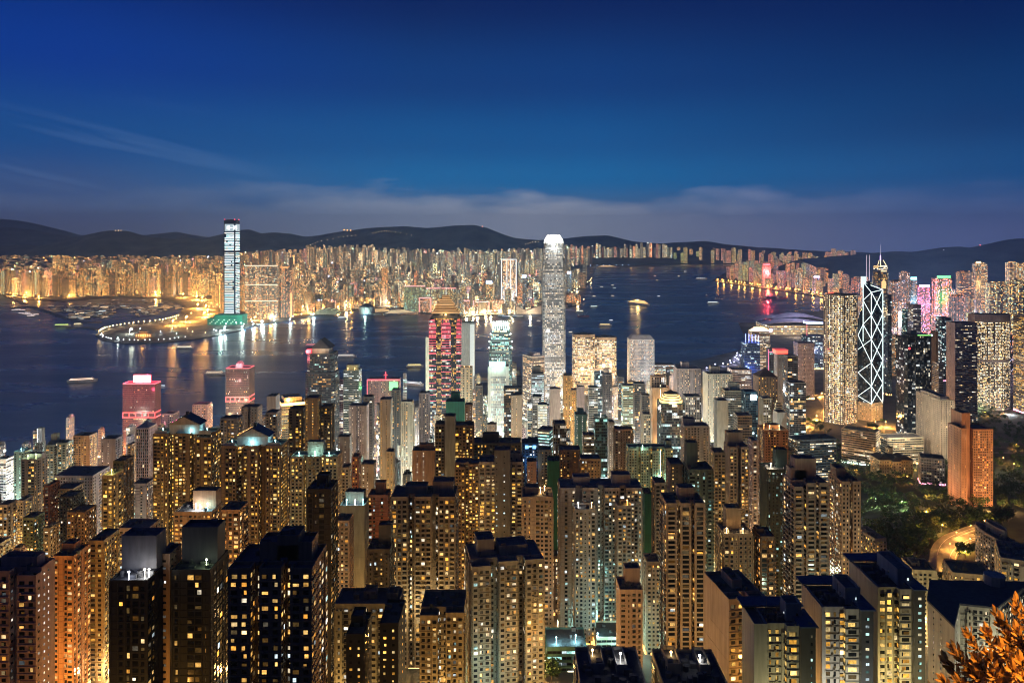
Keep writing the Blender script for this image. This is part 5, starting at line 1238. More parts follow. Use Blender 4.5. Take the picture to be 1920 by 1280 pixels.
B("white and black small tower beside the cream gridded slab", "white black small tower", 640, 660, 878, 760, 14, 'flat', 'white', lit=.3)
B("pale slim tower of white dotted windows behind cream gridded slab", "pale slim dotted tower", 633, 660, 820, 960, 14, 'dots', 'grey', lit=.8)
# east
B("lilac grey ribbed hotel tower with fluted flank beside the curved ribbon window tower", "lilac fluted flank tower", 1774, 1833, 606, 1720, 30, 'band', (.44, .36, .38), side='dots', lit=.2, pal='warm', cat="hotel tower", name="hotel_tower", yaw=6)
B("pale edge tower with red gold lit window strip at the eastern frame edge", "pale eastern edge tower", 1900, 1932, 592, 1840, 40, 'band', (.5, .42, .38), lit=.45, pal='gold', cat="hotel tower", name="hotel_tower")
B("white louvred mid rise behind black glass tower", "white louvred mid rise", 1748, 1769, 682, 1690, 26, 'band', (.6, .55, .5), lit=.15, cat="office tower", name="office_tower")
B("tan slim tower lit gold at its foot behind black glass tower", "tan slim gold foot tower", 1745, 1759, 622, 2000, 24, 'blank', 'tan', cat="office tower", name="office_tower")
B("dark teal office with lit seams behind lilac fluted flank tower", "dark teal seamed office", 1754, 1784, 596, 2250, 34, 'glass', 'slate', lit=.3, pal='cool', cat="office tower", name="office_tower")
B("blue glass slab beside the light line tower", "blue glass slab", 1651, 1672, 553, 2050, 40, 'glass', (.07, .12, .20), lit=.14, pal='cool', cat="office tower", name="office_tower")
B("black and white louvred tower with dark roof boxes behind black glass tower", "black white louvred tower", 1702, 1727, 572, 2150, 30, 'band', (.5, .5, .52), lit=.25, pal='white', cat="office tower", name="office_tower")
B("small banded tower west of the black white louvred tower", "small banded teal tower", 1690, 1703, 580, 2300, 26, 'band', 'teal', lit=.4, pal='teal', cat="office tower", name="office_tower")
# ---------------------------------------------------------------- special buildings
def find(txt):
    for o in bpy.data.objects:
        if o.parent is None and txt in o.get('label', ''): return o
def orange_tower():
    D = 960
    root, X, Yc, w, d, g = start("tall orange lit slab of two wings joined by a plain core above the dark park", "apartment tower", "apartment_tower", 1772, 1862, D, 30, ref="tall orange slab", yf=800)
    z = lambda y: wz(y, D) - g; hw, hd = w / 2, d / 2; b = Bld(61); px = lambda x: wx(x, D) - X
    st = style('flat', fh=3.0, bw=2.5, ww=.62, lit=.34, pal='orange', ac=0, ledge=(.1, .25)); pn = style('punch', fh=3.0, bw=3.4, ww=.4, lit=.1, pal='orange')
    b.prism(rect(-hw, px(1808), -hd - 6, hd - 6), 0, z(802), style('dots', fh=3.0, lit=.1, pal='gold'), pn)
    b.prism(rect(px(1825), hw, -hd, hd), 0, z(806), st, pn); b.prism(rect(px(1808.5), px(1824.5), -hd + 6, hd), 0, z(778), style('blank', fh=40), style('blank', fh=40))
    b.wall.boxes([[px(1815), px(1818), -hd + 5.2, -hd + 6.1, 2, z(790)]])
    b.clutter(-hw * .9, -hw * .3, -hd, hd * .3, z(802), 8, random.Random(2))
    b.finish(root, (.52, .30, .19))
    for lx, ly, lz in ((-hw * .3, -hd - 34, 14), (hw * .6, -hd - 34, 14), (hw * .2, -hd - 42, 80), (-hw - 26, 0, 20)): lamp(root, (lx, ly, lz), 5e4, (1, .48, .18), 2, name="flood_light")
orange_tower()

def wing_block():          # the near estate of three wings with blue roofs
    D = 300
    root, X, Yc, w, d, g = start("near grey estate of three stepping wings with flat dark blue roofs and golden lit courts", "apartment block", "apartment_block", 1417, 1737, D, 60, yaw=0, ref="blue roofed estate", yf=1160, z0=150)
    px = lambda x, dd: wx(x, dd) - X
    b = Bld(62); b.want = True; rs = MB()
    court = style('flat', fh=2.9, bw=3.0, ww=.72, lit=.62, pal='gold', ac=.55); thin = style('dots', fh=2.9, bw=3, lit=.55, pal='teal', cols=1); bl = style('blank', fh=200); pl = style('flat', fh=2.9, bw=3.2, lit=.25, pal='mix', ac=.35)
    wings = [(300, 1417, 1532, 1182, 318), (312, 1545, 1640, 1150, 336), (326, 1650, 1737, 1112, 356)]
    for k, (dd, a, c, yt, back) in enumerate(wings):
        zt = wz(yt, dd) - g; x0, x1 = px(a, dd), px(c, dd); y0, y1 = dd - Yc, back - Yc
        nose = x1 - (x1 - x0) * .26; lf_ = x0 + (x1 - x0) * (.22 if k == 0 else .05)
        q = Bld(80 + k); q.prism(rect(nose, x1 - .5, y0, y1), 0, zt, [thin, bl, None, bl]); no = empty("stair_wing", (0, 0, 0)); no.parent = root; q.finish(no, (.05, .055, .065))   # dark end with teal stair lights
        b.clutter(x0 + 2, nose - 2, y0 + 8, y1 - 4, zt - .4, 16, random.Random(k)); b.clutter(nose + 1, x1 - 1.5, y0 + 1, y1 - 5, zt, 5, random.Random(k + 9))
        b.prism(rect(x0, lf_, y0 + 2, y1), 0, zt + .6, [bl, court, None, bl])
        b.prism(rect(lf_ + .05, nose - .05, y0 + 5, y1), 0, zt - .6, court); b.prism(rect(lf_ + (nose - lf_) * .62, nose - .1, y0 + 2.2, y0 + 4.9), 0, zt - .3, court, court)   # court between
        rs.box(x0 - .8, x1 + .3, y1 - 3, y1 + 5, zt + 2.0, zt + 2.6); rs.box(nose - .4, x1 + .4, y0 - .6, y1 - 4, zt + 1.25, zt + 1.7)
        p = Bld(70 + k); p.prism(rect(nose - 3, nose + 3, y0 + 8, y1 - 3.2), zt - .2, zt + 5.5, style('dots', fh=4, bw=3, lit=1, pal='cool', cols=1)); po = empty("penthouse", (0, 0, 0)); po.parent = root; p.finish(po, (.34, .36, .36))
        lamp(root, (lf_ + (nose - lf_) * .35, y0 - 12, zt - 38), 3e4, [(1, .85, .4), (1, .9, .7), (1, .72, .25)][k], 1.2, name="court_light")
    rs.build("roof_canopy", ['wall'], root, (.06, .10, .20))
    b.finish(root, (.33, .33, .31))
wing_block()

def hex_block():
    root, X, Yc, w, d, g = start("pale six sided block with black roof, white lit windows and small roof hut", "apartment block", "apartment_block", 1736, 1902, 380, 44, ref="six sided black roofed block", yf=1150, z0=150)
    D = 380; px = lambda x, dd: wx(x, dd) - X; zt = wz(1150, D) - g
    b = Bld(63); b.want = True
    st = style('flat', fh=2.9, bw=2.7, ww=.55, lit=.24, pal='mix', ac=.3); gr = style('dots', fh=2.9, lit=.05)
    P = [(px(1740, 392), 392 - Yc), (px(1790, 366), 366 - Yc), (px(1800, 388), 388 - Yc), (px(1868, 384), 384 - Yc), (px(1908, 402), 402 - Yc), (px(1900, 425), 412 - Yc), (px(1745, 414), 414 - Yc)]
    b.prism(P, 0, zt, [gr, gr, st, st, st, None, None], parapet=.6)
    e = MB(); e.prism([(x * 1.03, y * 1.03) for x, y in P], zt + .5, zt + 1.4); e.build("roof_slab", ['roof'], root, (.09, .095, .11))
    h = MB(); h.prism([(18 + 5 * math.cos(t), 8 + 5 * math.sin(t)) for t in np.linspace(0, 2 * math.pi, 9)[:-1]], zt + 1.2, zt + 6); h.build("roof_hut", ['wall'], root, (.4, .4, .38))
    b.finish(root, (.52, .50, .40)); lamp(root, (6, -32, zt - 22), 2e4, (1, .95, .7), 1.5, name="wall_fill")  # added lamp, hangs off the facade to brighten it
hex_block()
for (lab, x0, x1, yf, D, d, c, zg) in (
    ("nearest low block with flat dark roof, pipes and lit end room beside the teal street", 1078, 1216, 1300, 283, 30, (.30, .30, .30), 150),
    ("low block with grey flat roof and yellow lit corner below squat orange block", 1222, 1372, 1302, 290, 30, (.42, .36, .26), 150)):
    B(lab.replace("nearest ", "near "), None, x0, x1, yf, D, d, 'flat', c, lit=.35, pal='gold', z0=zg, cat="low block", name="low_block", clutter=34, lights=((.35, .1, 4, 700, WH), (-.5, .4, 3, 400, A)), pent=((x0 + 30, x0 + 55, 1248), (x1 - 60, x1 - 40, 1250)))  # roof lamps added to brighten the dark flat roofs
B("white parking ramp of curved decks below the very wide grey slab", "white curved ramp", 1112, 1166, 1196, 572, 24, 'band', 'white', lit=.3, pal='teal', cat="car park", name="car_park", lights=((-.9, -1.0, 2, 3500, TL), (.9, -1.1, 0, 2500, TL)), fh=3.2)
B("low glass roofed market under teal lamps beside the pale cornered tower", "teal market", 1022, 1100, 1215, 520, 26, 'band', 'teal', lit=.4, pal='teal', cat="market hall", name="market_hall", lights=((-.5, -.6, 3, 3500, TL), (.5, -.4, 3, 3500, TL)))
for i, (lab, x0, x1, yf, D, d, yaw) in enumerate((
    ("cream five storey block with stepped black roof at the park edge", 1612, 1690, 1066, 590, 26, 12),
    ("long cream low rise with broken black roofs below the orange road", 1690, 1757, 1072, 560, 22, -6),
    ("cream low rise with pale stair head below the round roofed complex", 1768, 1862, 1082, 545, 24, -14),
    ("tall cream end block with golden lit rooms at the eastern edge", 1866, 1960, 1060, 500, 34, -26),
    ("grey green roofed school block beside the pinkish park slab", 1606, 1662, 1012, 660, 26, 10))):
    B(lab, None, x0, x1, yf, D, d, 'flat', 'cream' if i < 4 else 'grey', yaw=yaw, side='flat', lit=.28 if i != 3 else .5, pal='gold', cat="low rise", name="low_rise", clutter=16, pent=((x0 + 22, x0 + 36, yf - 14),), ind=i in (0, 3))
def ring_complex():
    root, X, Yc, w, d, g = start("curved grey complex with cluttered rounded roof wrapped by the orange road", "apartment block", "apartment_block", 1816, 1916, 640, 50, ref="round roofed complex", yf=1010)
    zt = wz(1022, 640) - g; P = [(w / 2 * math.cos(t) * 1.0, d / 2 * math.sin(t)) for t in np.linspace(0, 2 * math.pi, 15)[:-1]]
    b = Bld(64); st = style('flat', fh=3, bw=3.4, lit=.2, pal='warm'); b.prism(P, 0, zt, st, st); b.prism([(x * .55 + 4, y * .55 + 4) for x, y in P], zt, zt + 5, style('blank')); b.clutter(-w * .4, w * .4, -d * .35, d * .3, zt, 30, random.Random(6)); b.finish(root, (.34, .33, .33))
ring_complex()
def park_buildings():
    # long low government block, mansion with tower, pale roofs
    for lab, cat, x0, x1, yf, D, d, yaw, c, st, lit, roofc in (
        ("long low government block with pale ribbed walls before the all lit office tower", "office building", 1578, 1650, 812, 1290, 26, -38, (.42, .38, .30), 'band', .3, None),
        ("long low cream block with green roof patch joined behind the mansion", "office building", 1646, 1732, 822, 1310, 28, 6, (.50, .48, .38), 'band', .55, None),
        ("dark blue glass low block among trees near the steel framed office", "office building", 1478, 1568, 826, 1150, 26, 10, (.12, .18, .26), 'band', .35, None),
        ("pale low terrace block beside the orange slab", "low block", 1722, 1772, 862, 1120, 26, -20, (.42, .40, .36), 'flat', .2, None)):
        B(lab, None, x0, x1, yf, D, d, st, c, yaw=yaw, side=st, lit=lit, pal='warm', cat=cat, name=cat.replace(' ', '_'), clutter=14, fh=3.6)
    root, X, Yc, w, d, g = start("yellow lit colonial mansion with dark hipped roofs and a square tower among trees", "mansion", "mansion", 1632, 1712, 1190, 30, ref="yellow lit mansion", yf=866)
    hw, hd = w / 2, d / 2; b = Bld(65); H = wz(862, 1190) - g; H = max(10, H); st = style('punch', fh=4.5, bw=3.4, lit=.4, pal='gold')
    b.prism(rect(-hw, hw, -hd, hd), 0, H, st, st, parapet=.2); b.prism(rect(-hw * .3, hw * .2, -hd - 6, -hd - .05), 0, H - 1, st, st, parapet=.2)
    b.prism(rect(-hw * .12, hw * .12, hd * .1, hd * .9), H, H + 13, style('punch', fh=5, bw=3, lit=.3, pal='gold'))
    b.finish(root, (.58, .46, .26)); r = MB(); 
    for a, c, e, f_ in ((-hw * 1.05, -hw * .2, -hd * 1.08, hd * 1.05), (hw * .15, hw * 1.05, -hd * 1.08, hd * 1.05), (-hw * .34, hw * .24, -hd - 7, hd)):
        m_ = (c - a) * .42; r.prism(rect(a, c, e, f_), H + .3, H + 5, 0, poly1=rect(a + m_, c - m_, e + m_ * .8, f_ - m_ * .8))
    r.prism(rect(-hw * .16, hw * .16, hd * .04, hd * .96), H + 12.8, H + 15.5, 0, poly1=rect(-.5, .5, hd * .45, hd * .55)); r.build("hipped_roof", ['wall'], root, (.07, .065, .06))
    for lx, lc in ((-.7, (1, .75, .3)), (.1, (1, .75, .3)), (.8, (.9, 1, .3))): lamp(root, (lx * hw, -hd - 16, 6), 2.4e4, lc, 1, name="garden_light")
park_buildings()
def extras():
    o = find("golden drum with spire"); hw = 22; D = 1130; g = o.location.z; H = wz(757, D) - g
    m = MB(); n = 20
    for k, (r0, z0, z1) in enumerate(((17, 0, 3.2), (15, 4.2, 6.6), (13, 7.6, 9.4), (10, 10.4, 11.8))):
        r0 *= .95; m.prism([(r0 * math.cos(t), r0 * math.sin(t)) for t in np.linspace(0, 2 * math.pi, n + 1)[:-1]], H + z0, H + z1, 0)
    m.build("golden_drum", ['neon'], o, (2.2, 1.5, .55))
    m = MB()
    for k, (r0, z0, z1) in enumerate(((15.5, 3.2, 4.2), (13.6, 6.6, 7.6), (11, 9.4, 10.4), (10.5, 11.8, 13))): m.prism([(r0 * math.cos(t), r0 * math.sin(t)) for t in np.linspace(0, 2 * math.pi, n + 1)[:-1]], H + z0, H + z1, 0)
    m.prism([(8 * math.cos(t), 8 * math.sin(t)) for t in np.linspace(0, 2 * math.pi, n + 1)[:-1]], H + 13, H + 17, 0, poly1=[(1 * math.cos(t), 1 * math.sin(t)) for t in np.linspace(0, 2 * math.pi, n + 1)[:-1]])
    m.bar((0, 0, H + 16), (0, 0, H + 30), .6, 5, r1=.1); m.build("drum_frame", ['wall'], o, (.3, .24, .15))
    lamp(o, (0, -20, H + 3), 9e3, (1, .7, .3), 1, name="drum_light")
    def sign(txt, box, colr, name="sign_face"):
        q = find(txt); strip(q, [box], colr, name); return q
    o = find("dark blue tower with glowing white square"); H = wz(736, 1300) - o.location.z; strip(o, [[-2, 7.5, -12.6, -12.1, H - 12, H - 3]], (5, 6.2, 6.6), "sign_face"); lamp(o, (3, -18, H - 8), 5e3, (.6, .95, 1), 2, name="sign_light")
    o = find("icy crowned white") or find("icy white crown"); H = wz(644, 2000) - o.location.z; m = MB()
    w2 = 24; m.box(-w2, w2, -16.8, -16.1, H - 1, H + 4); m.box(-w2 - .7, -w2, -16, 16, H - 1, H + 4); m.build("crown_band", ['neon'], o, (2.4, 3.0, 5)); m = MB(); m.box(-w2 - .9, -w2 - .2, -16.9, -16.2, 4, H - 2); m.build("neon_edge", ['neon'], o, (3, .5, .7)); lamp(o, (0, -40, 60), 5e4, (1, .8, .9), 3, name="wall_fill")
    o = find("blue floodlit glass"); H = wz(643, 2000) - o.location.z; lamp(o, (-6, -30, H * .55), 5e4, (.3, .4, 1), 3, name="wall_fill"); lamp(o, (10, -20, H + 14), 2.5e4, (.3, .35, 1), 2, name="roof_light")
    m = MB()
    for k in range(5): m.bar((-14 + k * 8, -8, H), (-14 + k * 8, -8, H + 22 - k), .8)
    m.build("lit_mast", ['neon'], o, (.8, 1.1, 4))
    o = find("glowing ringed crown"); H = wz(622, 2150) - o.location.z; m = MB()
    for k, (r0, zz) in enumerate(((27, 1.5), (22, 5), (16, 8.5))): m.prism([(r0 * math.cos(t), r0 * .6 * math.sin(t)) for t in np.linspace(0, 2 * math.pi, 17)[:-1]], H + zz, H + zz + 1.6, 0)
    m.build("ring_light", ['neon'], o, (3, 2.3, 1.3)); m = MB(); m.ball((26, -17, H + 4), 4.5); m.build("beacon", ['neon'], o, (9, 6, 9))
    o = find("pink and green neon"); H = wz(655, 1900) - o.location.z; strip(o, [[-12.6, -12, -12.7, -12.1, 20, H]], (2.8, .4, .9), "neon_edge"); strip(o, [[12, 12.6, -12.7, -12.1, 10, H - 20]], (.3, 2.2, 1.6), "neon_edge"); strip(o, [[-12, 12, -12.8, -12.3, H - 6, H - 5]], (2.6, .4, .9), "neon_edge")
    o = find("red cube sign tower") or find("glowing red cube sign"); H = wz(665, 1750) - o.location.z; strip(o, [[-13, 13, -11, 11, H + 2, H + 9]], (3.2, .22, .12), "sign_face"); m = MB(); m.box(-14, 14, -12, 12, H + 9.2, H + 11); m.build("sign_frame", ['neon'], o, (.7, .05, .05)); lamp(o, (22, -10, H + 2), 3e4, (1, .2, .2), 2, name="sign_light")
    o = find("small green screen"); H = wz(712, 1700) - o.location.z; strip(o, [[12, 30, -15.8, -15.2, H - 22, H - 4]], (.15, 2.4, .35), "screen"); strip(o, [[-34, 34, -15.9, -15.3, H - 1.5, H + 1.6], [-35.0, -33.6, -15.9, -15.3, 0, H]], (1.5, .06, .16), "neon_frame"); m = MB(); m.bar((2, 0, H), (2, 0, H + 14), 1.2); m.bar((-2, 0, H + 8), (6, 0, H + 8), .9); m.build("red_roof_sign", ['neon'], o, (2, .1, .15)); lamp(o, (18, -30, H - 14), 7e3, (.1, 1, .3), 2, name="screen_light")
    o = find("two bright blue lit squares"); H = wz(832, 880) - o.location.z; strip(o, [[-5.5, -2, -10.7, -10.2, H - 5, H - 1.5], [2.6, 6.1, -10.7, -10.2, H - 5, H - 1.5]], (.5, 1.6, 3.2), "sign_face"); lamp(o, (0, -20, H - 20), 5e3, (.15, .5, 1), 2, name="wall_fill")
    o = find("pale roof lettering"); H = wz(728, 1350) - o.location.z; m = MB()
    for r_ in range(2): m.boxes([[-12, 9 - r_ * 4, -12.8, -12.3, H - 4.5 - r_ * 5, H - 2.5 - r_ * 5]])
    m.build("lettering_board", ['neon'], o, (.55, .55, .5))
    o = find("one white lit edge"); H = wz(606, 2000) - o.location.z; strip(o, [[6, 17, -20.9, -20.2, 0, H - 3]], (.50, .58, .55), "glowing_face")  # white wall face given its own glow in place of falling light
    o = find("squat grey flanked"); H = wz(1128, 338) - o.location.z
    lamp(o, (6, -34, H - 34), 2.6e4, (1, .45, .09), 1.5, name="court_light"); lamp(o, (16, -24, H - 70), 1.6e4, (1, .45, .09), 1.5, name="court_light")
    o = find("pale cornered tower"); H = wz(1060, 425) - o.location.z
    lamp(o, (-14, -34, H - 55), 1.2e4, (.55, 1, .85), 1.5, name="wall_fill"); lamp(o, (15, -30, H - 40), 1.6e4, (1, .45, .09), 1.5, name="court_light"); lamp(o, (13, -26, H - 75), 1.4e4, (1, .55, .12), 1.5, name="court_light")
    o = find("wide grey balconied tower"); H = wz(934, 530) - o.location.z
    for sx in (-1, 1): lamp(o, (sx * 11, -22, H - 70), 1.4e4, (1, .7, .3), 1.5, name="court_light")
extras()
# ---------------------------------------------------------------- unmeasured towers filling the streets between
def free(X, Y, hw, hd, gap=3):
    for a, b, c, d in FOOT:
        if abs(X - a) < hw + c + gap and abs(Y - b) < hd + d + gap: return False
    return True
CNAME = {'beige': 'beige', 'tan': 'tan', 'brown': 'brown', 'grey': 'grey', 'white': 'white', 'pink': 'dusky pink', 'dark': 'dark', 'concrete': 'putty', 'cream': 'cream', 'slate': 'slate', 'lilac': 'lilac grey', 'green': 'green', 'teal': 'teal', 'red': 'rust red'}
SNAME = {'flat': 'plain windowed', 'bay': 'bay windowed', 'balc': 'balconied', 'grid': 'gridded', 'band': 'banded', 'rib': 'ribbed', 'dots': 'dotted', 'punch': 'small windowed', 'glass': 'glassy', 'dark': 'shadowy'}
USED = set()
def relation(pxc, D, base):
    """say where it stands by the measured towers beside it"""
    c = sorted(REFS, key=lambda r: abs(r[0] - pxc) + abs(r[1] - D) * .12)
    cand = []
    for r in c[:10]:
        if abs(r[0] - pxc) < 22: cand.append(("behind the " if D > r[1] else "in front of the ") + r[2])
    lf = [r for r in c[:24] if r[0] < pxc]; rt = [r for r in c[:24] if r[0] >= pxc]
    if lf and rt:
        for a in lf[:3]:
            for b in rt[:3]: cand.append("between the %s and the %s" % (a[2], b[2]))
    for r in c[:8]: cand.append("beside the " + r[2])
    for q in cand:
        l = base + " " + q
        if l not in USED and len(l.split()) <= 16: USED.add(l); return l
    for extra in ("narrow", "broad", "short", "tall", "squat", "slim", "sooty", "faded", "weathered", "plain"):
        for q in cand:
            l = extra + " " + base + " " + q
            if l not in USED and len(l.split()) <= 16: USED.add(l); return l
    return base + " " + cand[0]
def fillers():
    cnt = 0; rng = random.Random(99)
    zones = [(610, 780, -520, 330, 34, 62, 30), (760, 980, -650, 420, 40, 90, 60), (980, 1260, -800, 480, 40, 108, 90), (1260, 1560, -900, 560, 40, 100, 80), (1560, 2050, -250, 620, 46, 95, 40)]
    for (ya, yb, xa, xb, h0, h1, n) in zones:
        tries = 0; k = 0
        while k < n and tries < 900:
            tries += 1
            Y = rng.uniform(ya, yb); X = rng.uniform(xa, xb); w, d = rng.uniform(9, 19), rng.uniform(11, 19)
            if abs(ppx(X, Y) - 960) > 985 or X < coast_x(Y) + 30 or X > coast_x(Y + d) + 99999: continue
            if X / Y > .36 and Y > 560: continue                       # the park
            if not free(X, Y, w / 2, d / 2): continue
            near_shore = X - coast_x(Y) < 130
            h = rng.uniform(h0, h1) * (.55 if near_shore else 1); g = ground(X, Y) - 3
            if Y > 1560 and X - coast_x(Y) < 90: continue
            yt = ppy(g + h, Y - d / 2)
            sty = rng.choice(['flat', 'flat', 'bay', 'balc', 'grid', 'dots', 'punch'] if Y < 1250 else ['flat', 'band', 'glass', 'rib', 'grid', 'band', 'punch'])
            col = rng.choice(['beige', 'tan', 'grey', 'white', 'concrete', 'cream', 'pink', 'brown', 'slate', 'dark', 'lilac'])
            lf, rt = ppx(X - w / 2, Y - d / 2), ppx(X + w / 2, Y - d / 2)
            pal = rng.choice(['amber', 'gold', 'mix', 'mix', 'teal', 'warm'])
            base = "%s %s block" % (CNAME[col], SNAME[sty])
            lab = relation(ppx(X, Y), Y, base)
            pen = ((lf + (rt - lf) * .3, lf + (rt - lf) * .7, yt - rng.uniform(5, 9) * 1000 / Y),) if rng.random() < .6 else ()
            B(lab, None, lf, rt, yt, Y - d / 2, d, sty, col, yaw=rng.choice([0, 0, 0, -14, 12, 22]), lit=rng.uniform(.18, .5), pal=pal, cat="town block", name="town_block", group="blocks packed into the central streets", pent=pen, clutter=5, prot=rng.choice([0, 0, 2, 3]) if sty in ('flat', 'bay', 'balc') else 0)
            k += 1; cnt += 1
    print("fillers", cnt)
fillers()

# ---------------------------------------------------------------- far towns across and along the water
FAR_GROUPS = {}
def far_box(m, X, Y, w, d, z0, z1, rng, local=True):
    """an ordinary far block: slab or cross plan with stair head"""
    ox, oy, oz = (0, 0, 0) if local else (X, Y, z0); h = z1 - z0
    k = rng.random()
    if k < .5:
        m.box(ox - w / 2, ox + w / 2, oy - d / 2, oy + d / 2, oz, oz + h)
    else:
        m.box(ox - w / 2, ox + w / 2, oy - d / 4, oy + d / 4, oz, oz + h); m.box(ox - w / 4, ox + w / 4, oy - d / 2, oy + d / 2, oz, oz + h - .8)
    if rng.random() < .7: m.box(ox - w * .16, ox + w * .16, oy - d * .15, oy + d * .15, oz + h - .2, oz + h + rng.uniform(3, 7))
def far_one(label, X, Y, w, d, z0, z1, tint, rng, cat, name, group=None, yaw=0, mat='far', base=None):
    m = MB(); far_box(m, X, Y, w, d, z0, z1, rng)
    o = m.build(name, [mat], None, tint, (X, Y, z0)); o.rotation_euler = (0, 0, yaw); tag(o, label, cat, group)
    return o
def tint_k(px, rng):
    t = smooth(380, 900, px); a = math.exp(rng.gauss(-.15, .6)) * (.2 if rng.random() < .14 else 1)
    c = [(1.05, .80, .42), (.85, 1.04, 1.12)]
    b = [c[0][i] * (1 - t) + c[1][i] * t for i in range(3)]
    if rng.random() < .10 + .1 * t: b = rng.choice([(.7, 1, 1.05), (1.2, .7, .5), (1.1, .75, 1.0), (.8, 1.1, 1)])
    return tuple(v * a for v in b)
def kowloon():
    rng = random.Random(5); cells = []; Y = 3950.0
    EX = [(wx(405, 3800), 3400, wx(560, 3900), 4080), (wx(455, 4000), 3900, wx(560, 4150), 4260)]
    sky_row = lambda p: np.interp(p, [0, 95, 100, 132, 136, 300, 430, 480, 500, 560, 575, 700, 705, 780, 850, 1015, 1060, 1100, 1300, 1400], [504, 503, 480, 480, 489, 486, 480, 470, 468, 468, 461, 459, 464, 466, 470, 464, 460, 460, 462, 464])
    while Y < 11800:
        step = 70 + (Y - 3900) * .032
        xl, xr = -1.02 * 960 / F * Y * 1.02, .30 * Y
        X = xl
        while X < xr:
            w = rng.uniform(22, 42) * (1.35 if X / Y < -.30 else 1); X += w / 2; yy = Y + rng.uniform(-.4, .4) * step; p = ppx(X, yy)
            pen = in_poly(X, yy - 70, KPOLY) and in_poly(X, yy + 30, KPOLY) and in_poly(X + 40, yy, KPOLY) and in_poly(X - 60, yy, KPOLY)
            if pen and not any(a < X < c and b < yy < d for a, b, c, d in EX) and -20 < p < 1345:
                if yy < 5350 and p < 405: pen = False            # reclaimed land by the shelter stays open
                if p > 1040 and yy < 4700: pen = pen and rng.random() < .8
                if yy < 4300 and p < 740: pen = False
            else: pen = False
            if pen and rng.random() < .80:
                base = kground(yy)
                if yy < 5600 and p > 560: h = rng.uniform(18, 62) if rng.random() < .85 else rng.uniform(70, 130)
                elif p < 470 and yy < 7400: h = rng.uniform(105, 180)
                else: h = rng.uniform(25, 85) if rng.random() < .78 else rng.uniform(100, 160)
                lim = CAMZ - (sky_row(p) + rng.uniform(-2, 9) - HY) / F * yy
                if yy > 8500 and rng.random() < .5: h = max(h, min(190, lim - base))
                h = max(16, min(h, lim - base))
                cells.append((yy, X, w, rng.uniform(20, 34), base, base + h, p))
            X += w / 2 + rng.uniform(6, 26) + (rng.uniform(20, 90) if rng.random() < .12 else 0)
        Y += step
    for (pa, pb, ta, tb, Yr, n) in ((575, 704, 461, 470, 9300, 34), (480, 548, 468, 478, 9500, 14), (704, 800, 465, 475, 9600, 22), (800, 1014, 464, 478, 9500, 34), (1060, 1112, 458, 468, 9700, 12), (1118, 1262, 455, 470, 11200, 26), (101, 133, 479, 483, 9000, 9), (0, 96, 504, 509, 5720, 13), (96, 168, 517, 525, 5650, 9), (190, 330, 490, 520, 6000, 20), (330, 418, 488, 515, 6300, 14)):
        for k in range(n):
            p = pa + (pb - pa) * (k + rng.uniform(.2, .8)) / n; yy = Yr + rng.uniform(-120, 120); w = (pb - pa) / n / F * yy * rng.uniform(.6, .8)
            cells.append((yy, wx(p, yy), min(46, w), rng.uniform(22, 34), kground(yy), wz(rng.uniform(ta, tb), yy), p))
    cells.sort()
    stuff = MB(); n = 0; cols = []
    for (yy, X, w, d, z0, z1, p) in cells:
        t = tint_k(p, rng)
        if rng.random() < .055: SMALL.append((X, yy - d / 2, z1 + 3, rng.uniform(2.2, 4.5) * (yy / 5500), rng.choice([(6, 6.5, 6.5), (5, 6, 5), (7, 3, .8), (7, 3.6, 1.2), (4, 5, 9), (8, 2, 3), (3, 7, 4), (7, 6, 4)])))
        if n < 285:
            zone = "along the shelter shore" if p < 410 else "behind the banded supertall" if p < 560 else "behind the dark gabled tower" if p < 800 else "on the opposite point" if p < 1015 else "beyond the silver claw tower"
            size = "tall" if z1 - z0 > 95 else "mid height" if z1 - z0 > 55 else "low"
            far_one("%s distant block of tiny lit windows %s" % (size, zone), X, yy, w, d, z0, z1, t, rng, "distant block", "distant_block", "%s distant blocks %s" % (size, zone), rng.uniform(-.5, .5)); n += 1
        else:
            k0 = stuff.n; m = MB(); far_box(m, X, yy, w, d, z0, z1, rng, False)
            for v, f in zip(m.v, m.f): pass
            off = 0
            for v, f in zip(m.v, m.f): stuff.add(v, f - off, 0, np.tile(t, (len(f), 1))); off += len(v)
    o = stuff.build("distant_city", ['far_stuff']); tag(o, "mass of thousands of tiny lit blocks filling the far shore below the hills", "distant city", kind="stuff")
    print("kowloon", len(cells))
kowloon()
